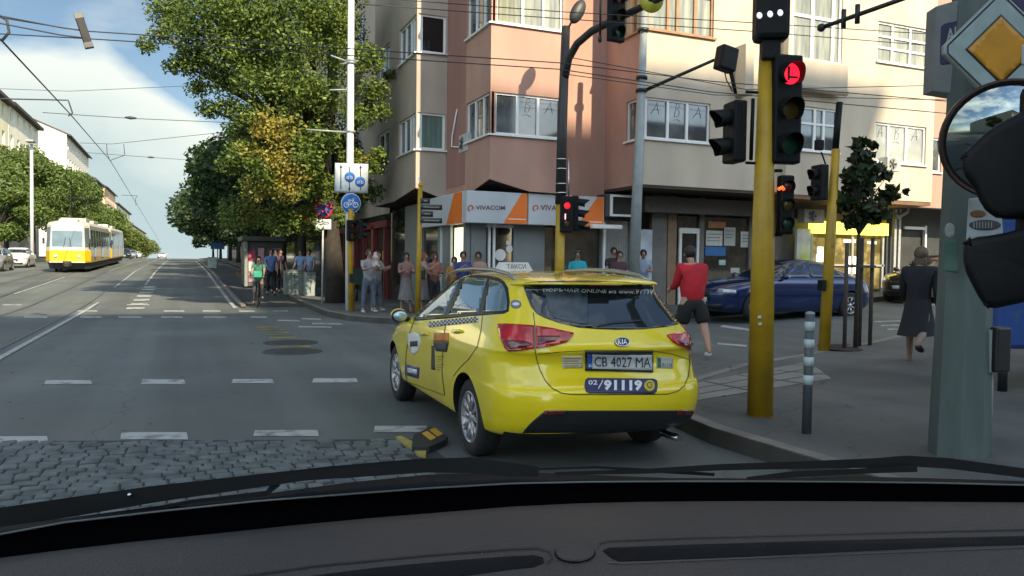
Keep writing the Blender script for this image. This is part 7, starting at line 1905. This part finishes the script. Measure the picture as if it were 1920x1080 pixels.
for s in (-1, 1): f_ = MB().bbox(-.075, .075, -.055, .055, s * .26 - .05, s * .26 + .05, .01); f_.xf(Matrix.Rotation(R(-17), 4, 'Y')); f_.build('end_cap', mat('fitting_pale', (.14, .13, .12), .5), t)
p = PY(3, 68, 20); t = thing('wire_ring', 'small loop fitting at the left picture edge on the contact wire', 'wire fitting', p); MB().tube([(.0, 0, -.1), (.14, 0, .1), (.10, 0, .35), (-.05, 0, .45)], .03, 6).build('loop', m_wire, t)
p = PD(1540, 52, 9.5); q_ = PD(1720, -12, 8.6); t = thing('bracket_arm', 'thin dark bracket arm sloping up to the right over the sunlit windows', 'arm', p)
MB().tube([(0, 0, 0), q_ - p], .028, 8).build('arm', m_black, t); MB().sphere((0, 0, 0), .05).build('end_clamp', m_black, t)
for u in (.25, .40): k = (q_ - p) * u; MB().tube([k + Vector((0, 0, -.10)), k + Vector((0, 0, .12))], .03, 6).build('clamp', m_black, t)

# ================================================================== OWN CAR: DASHBOARD, COWL, WIPERS
ZD = 1.27
m_dash = mat('dashboard_plastic', (.038, .038, .040), .60, 0, .12, 3, bump=.5, bscale=420, c2=(.076, .058, .046), c2scale=1.2, c2th=.45, c2w=.2)
m_frit = mat('black_frit', (.0015, .0015, .002), 1, 0, 0, spec=0)
dt = thing('dashboard', 'dark textured dashboard top of our own car along the bottom', 'dashboard', (.3, .6, ZD - .3))
e_top = [(-200, 1075), (0, 1046), (120, 1031), (250, 1016), (400, 1001), (550, 985), (700, 971), (850, 959), (960, 950), (1080, 944), (1200, 941), (1320, 940), (1440, 939.5), (1600, 940), (1760, 941), (1920, 942), (2150, 948)]
Z = ZD
far = [PZ(x, y, Z) for x, y in e_top]
ds = MB(); V = []; n = len(far)
prof = [(0, -.03), (0, 0), (.04, .004), (.10, .004), (.17, -.002), (.26, -.016), (.34, -.05), (.40, -.12), (.42, -.30)]
for d_, dz in prof:
    for p in far: V.append((p.x - d_ * .18, p.y - d_, Z + dz))
ds.add(V, [(i * n + k, i * n + k + 1, (i + 1) * n + k + 1, (i + 1) * n + k) for i in range(len(prof) - 1) for k in range(n - 1)], True)
dso = ds.build('dash_top', m_dash, dt, world=True)
hD_bv = BVHTree.FromPolygons([tuple(v) for v in ds.v], ds.f)
def hD(px, py):
    d = ray(px, py).normalized(); loc, nn, i, dist = hD_bv.ray_cast(CAM, d)
    if loc is None: return None
    return loc, (nn if nn.dot(d) < 0 else -nn)
patch([(1130, 1034), (1140, 1028), (1300, 1022), (1500, 1016), (1700, 1011), (1960, 1005), (1960, 1021), (1800, 1025), (1600, 1034), (1400, 1044), (1200, 1052), (1160, 1053), (1145, 1046)], hD, off=.0008, thick=.002, step=10).build('vent_slot', mat('vent_dark', (.006, .006, .007), .8, 0, .3, 9, spec=.2), dt, world=True)
ribbon_px([(1120, 1030), (1124, 1021), (1140, 1016), (1300, 1010), (1500, 1004), (1700, 999), (1960, 994)], 2.6, hD, None, .0012, 8).build('vent_lip', mat('slot_edge_dark', (.012, .012, .014), .5), dt, world=True)
ribbon_px([(1140, 1056), (1170, 1058), (1300, 1052), (1600, 1040), (1960, 1026)], 2.2, hD, None, .0012, 8).build('vent_lip', mat('slot_edge_pale', (.06, .065, .07), .4), dt, world=True)
patch([(560, 1084), (700, 1066), (850, 1052), (960, 1044), (1000, 1042), (1018, 1046), (1020, 1056), (1000, 1064), (960, 1068), (800, 1090)], hD, off=.0008, thick=.002, step=10).build('vent_slot', mat('vent_dark', (.006, .006, .007), .8, 0, .3, 9, spec=.2), dt, world=True)
ribbon_px([(440, 1084), (600, 1062), (800, 1043), (960, 1031), (1008, 1029), (1030, 1036), (1036, 1048), (1024, 1060)], 3.2, hD, None, .0012, 8).build('vent_lip', mat('slot_edge_dark', (.012, .012, .014)), dt, world=True)
so = patch(ellipse(1078, 1039, 36, 16.5, 36), hD, off=.003, thick=.004, step=6).build('round_sensor', m_dash, dt, world=True)
ribbon_px([*ellipse(1078, 1039, 37, 17.5, 36), (1115, 1039)], 1.8, hD, None, .0014, 4).build('sensor_gap', m_frit, dt, world=True)
# black band at the foot of the windscreen and the cowl beyond it
b_top = [(-200, 1032), (0, 1003), (120, 981), (300, 960), (480, 941), (650, 928), (800, 917), (960, 908), (1100, 905), (1250, 904), (1440, 904), (1600, 905), (1760, 907), (1920, 911), (2150, 918)]
def interp(tb_, x):
    for (a, b), (c, d) in zip(tb_, tb_[1:]):
        if a <= x <= c: return b + (d - b) * (x - a) / (c - a)
    return tb_[-1][1]
V = []
for x, y in e_top:
    lo_ = PZ(x, interp(e_top, x) + 3, Z - .004); hi_ = PZ(x, interp(b_top, x), Z + .012); V += [lo_, hi_, hi_ + Vector((0, .004, -.05)), lo_ + Vector((0, .004, -.05))]
bd_ = MB(); bd_.add(V, [(4 * i + k, 4 * i + (k + 1) % 4, 4 * i + 4 + (k + 1) % 4, 4 * i + 4 + k) for i in range(len(e_top) - 1) for k in range(4)], True)
bt_ = thing('windscreen_band', 'black band along the foot of the windscreen above the dashboard', 'windscreen trim', (.3, .95, Z)); bd_.build('band', m_frit, bt_, world=True)
hb_l = MB(); P_ = [PZ(x, interp(b_top, x) - 1.2, Z + .013) for x, _ in b_top]; hb_l.tube(P_, .0016, 5); hb_l.build('bright_edge', mat('glass_edge', (.10, .11, .11), .3), bt_, world=True)
ct_ = thing('cowl', 'dark scuttle panel and bonnet edge of our own car under the wipers', 'car bonnet', (.3, 1.1, Z))
c_top = [(-200, 1010), (0, 988), (120, 972), (300, 948), (480, 928), (650, 905), (800, 890), (960, 884), (1100, 890), (1250, 896), (1440, 897), (1600, 893), (1760, 897), (1920, 902), (2150, 908)]
V = []
for x, y in b_top:
    a = PZ(x, interp(b_top, x) + 4, Z); b = PZ(x, interp(c_top, x) , Z + .001); V += [a, b, b + Vector((0, .01, -.08)), a + Vector((0, 0, -.08))]
cw = MB().add(V, [(4 * i + k, 4 * i + (k + 1) % 4, 4 * i + 4 + (k + 1) % 4, 4 * i + 4 + k) for i in range(len(b_top) - 1) for k in range(4)], True)
cw.build('scuttle', mat('scuttle_dark', (.006, .008, .009), .7, 0, .3, 6, spec=.1), ct_, world=True)
m_wip = mat('wiper_black', (.007, .009, .010), .6, 0, .2, spec=.25)
def wiperpath(root, nm, pts, ws, dD=1.0, m=None, th=.006):
    """flat bar following the glass, given its centre line and width in picture points"""
    m = m or m_wip; V = []
    for i, (x, y) in enumerate(pts):
        a = Vector(pts[max(i - 1, 0)]); b = Vector(pts[min(i + 1, len(pts) - 1)]); tt = (b - a).normalized(); nn = Vector((-tt.y, tt.x)) * ws[i] / 2
        for k, dz in ((1, 0), (-1, 0), (-1, th), (1, th)): V.append(PD(x + nn.x * k, y + nn.y * k, dD + dz))
    mb = MB().add(V, [(4 * i + k, 4 * i + (k + 1) % 4, 4 * i + 4 + (k + 1) % 4, 4 * i + 4 + k) for i in range(len(pts) - 1) for k in range(4)] + [(0, 1, 2, 3), tuple(len(V) - 4 + k for k in range(4))])
    return mb.build(nm, m, root, world=True)
gwp = 'wipers at the foot of our windscreen'
w1 = thing('wiper', 'left windscreen wiper, long blade rising towards the middle', 'wiper', PD(860, 880, 1.02), group=gwp)
wiperpath(w1, 'blade', [(-150, 1006), (0, 972), (150, 948), (300, 925), (480, 902), (620, 884), (780, 868), (850, 863)], [40, 40, 36, 31, 25, 20, 15, 9], 1.0)
wiperpath(w1, 'arm', [(500, 905), (560, 893), (680, 884), (800, 874), (880, 872), (960, 880), (1010, 884)], [14, 18, 20, 24, 30, 26, 18], .99)
wiperpath(w1, 'blade_spring', [(120, 975), (240, 962), (360, 940), (500, 925), (520, 905)], [5, 6, 7, 10, 16], .995)
MB().sphere(PD(243, 928, .995), .003).build('spray_nozzle', m_chrome, w1, world=True)
w2 = thing('wiper', 'right windscreen wiper, low blade crossing below the kerb', 'wiper', PD(1700, 880, 1.02), group=gwp)
wiperpath(w2, 'blade', [(1040, 888), (1200, 884), (1350, 876), (1500, 872), (1640, 868), (1700, 864), (1780, 869), (1920, 887), (2100, 905)], [6, 9, 12, 14, 18, 20, 20, 18, 18], 1.0)
wiperpath(w2, 'arm', [(1400, 897), (1480, 890), (1600, 884), (1680, 880), (1720, 878)], [5, 12, 10, 12, 14], .99)
wiperpath(w2, 'blade_spring', [(1000, 880), (1120, 876), (1250, 884), (1340, 890)], [4, 5, 7, 6], 1.01)
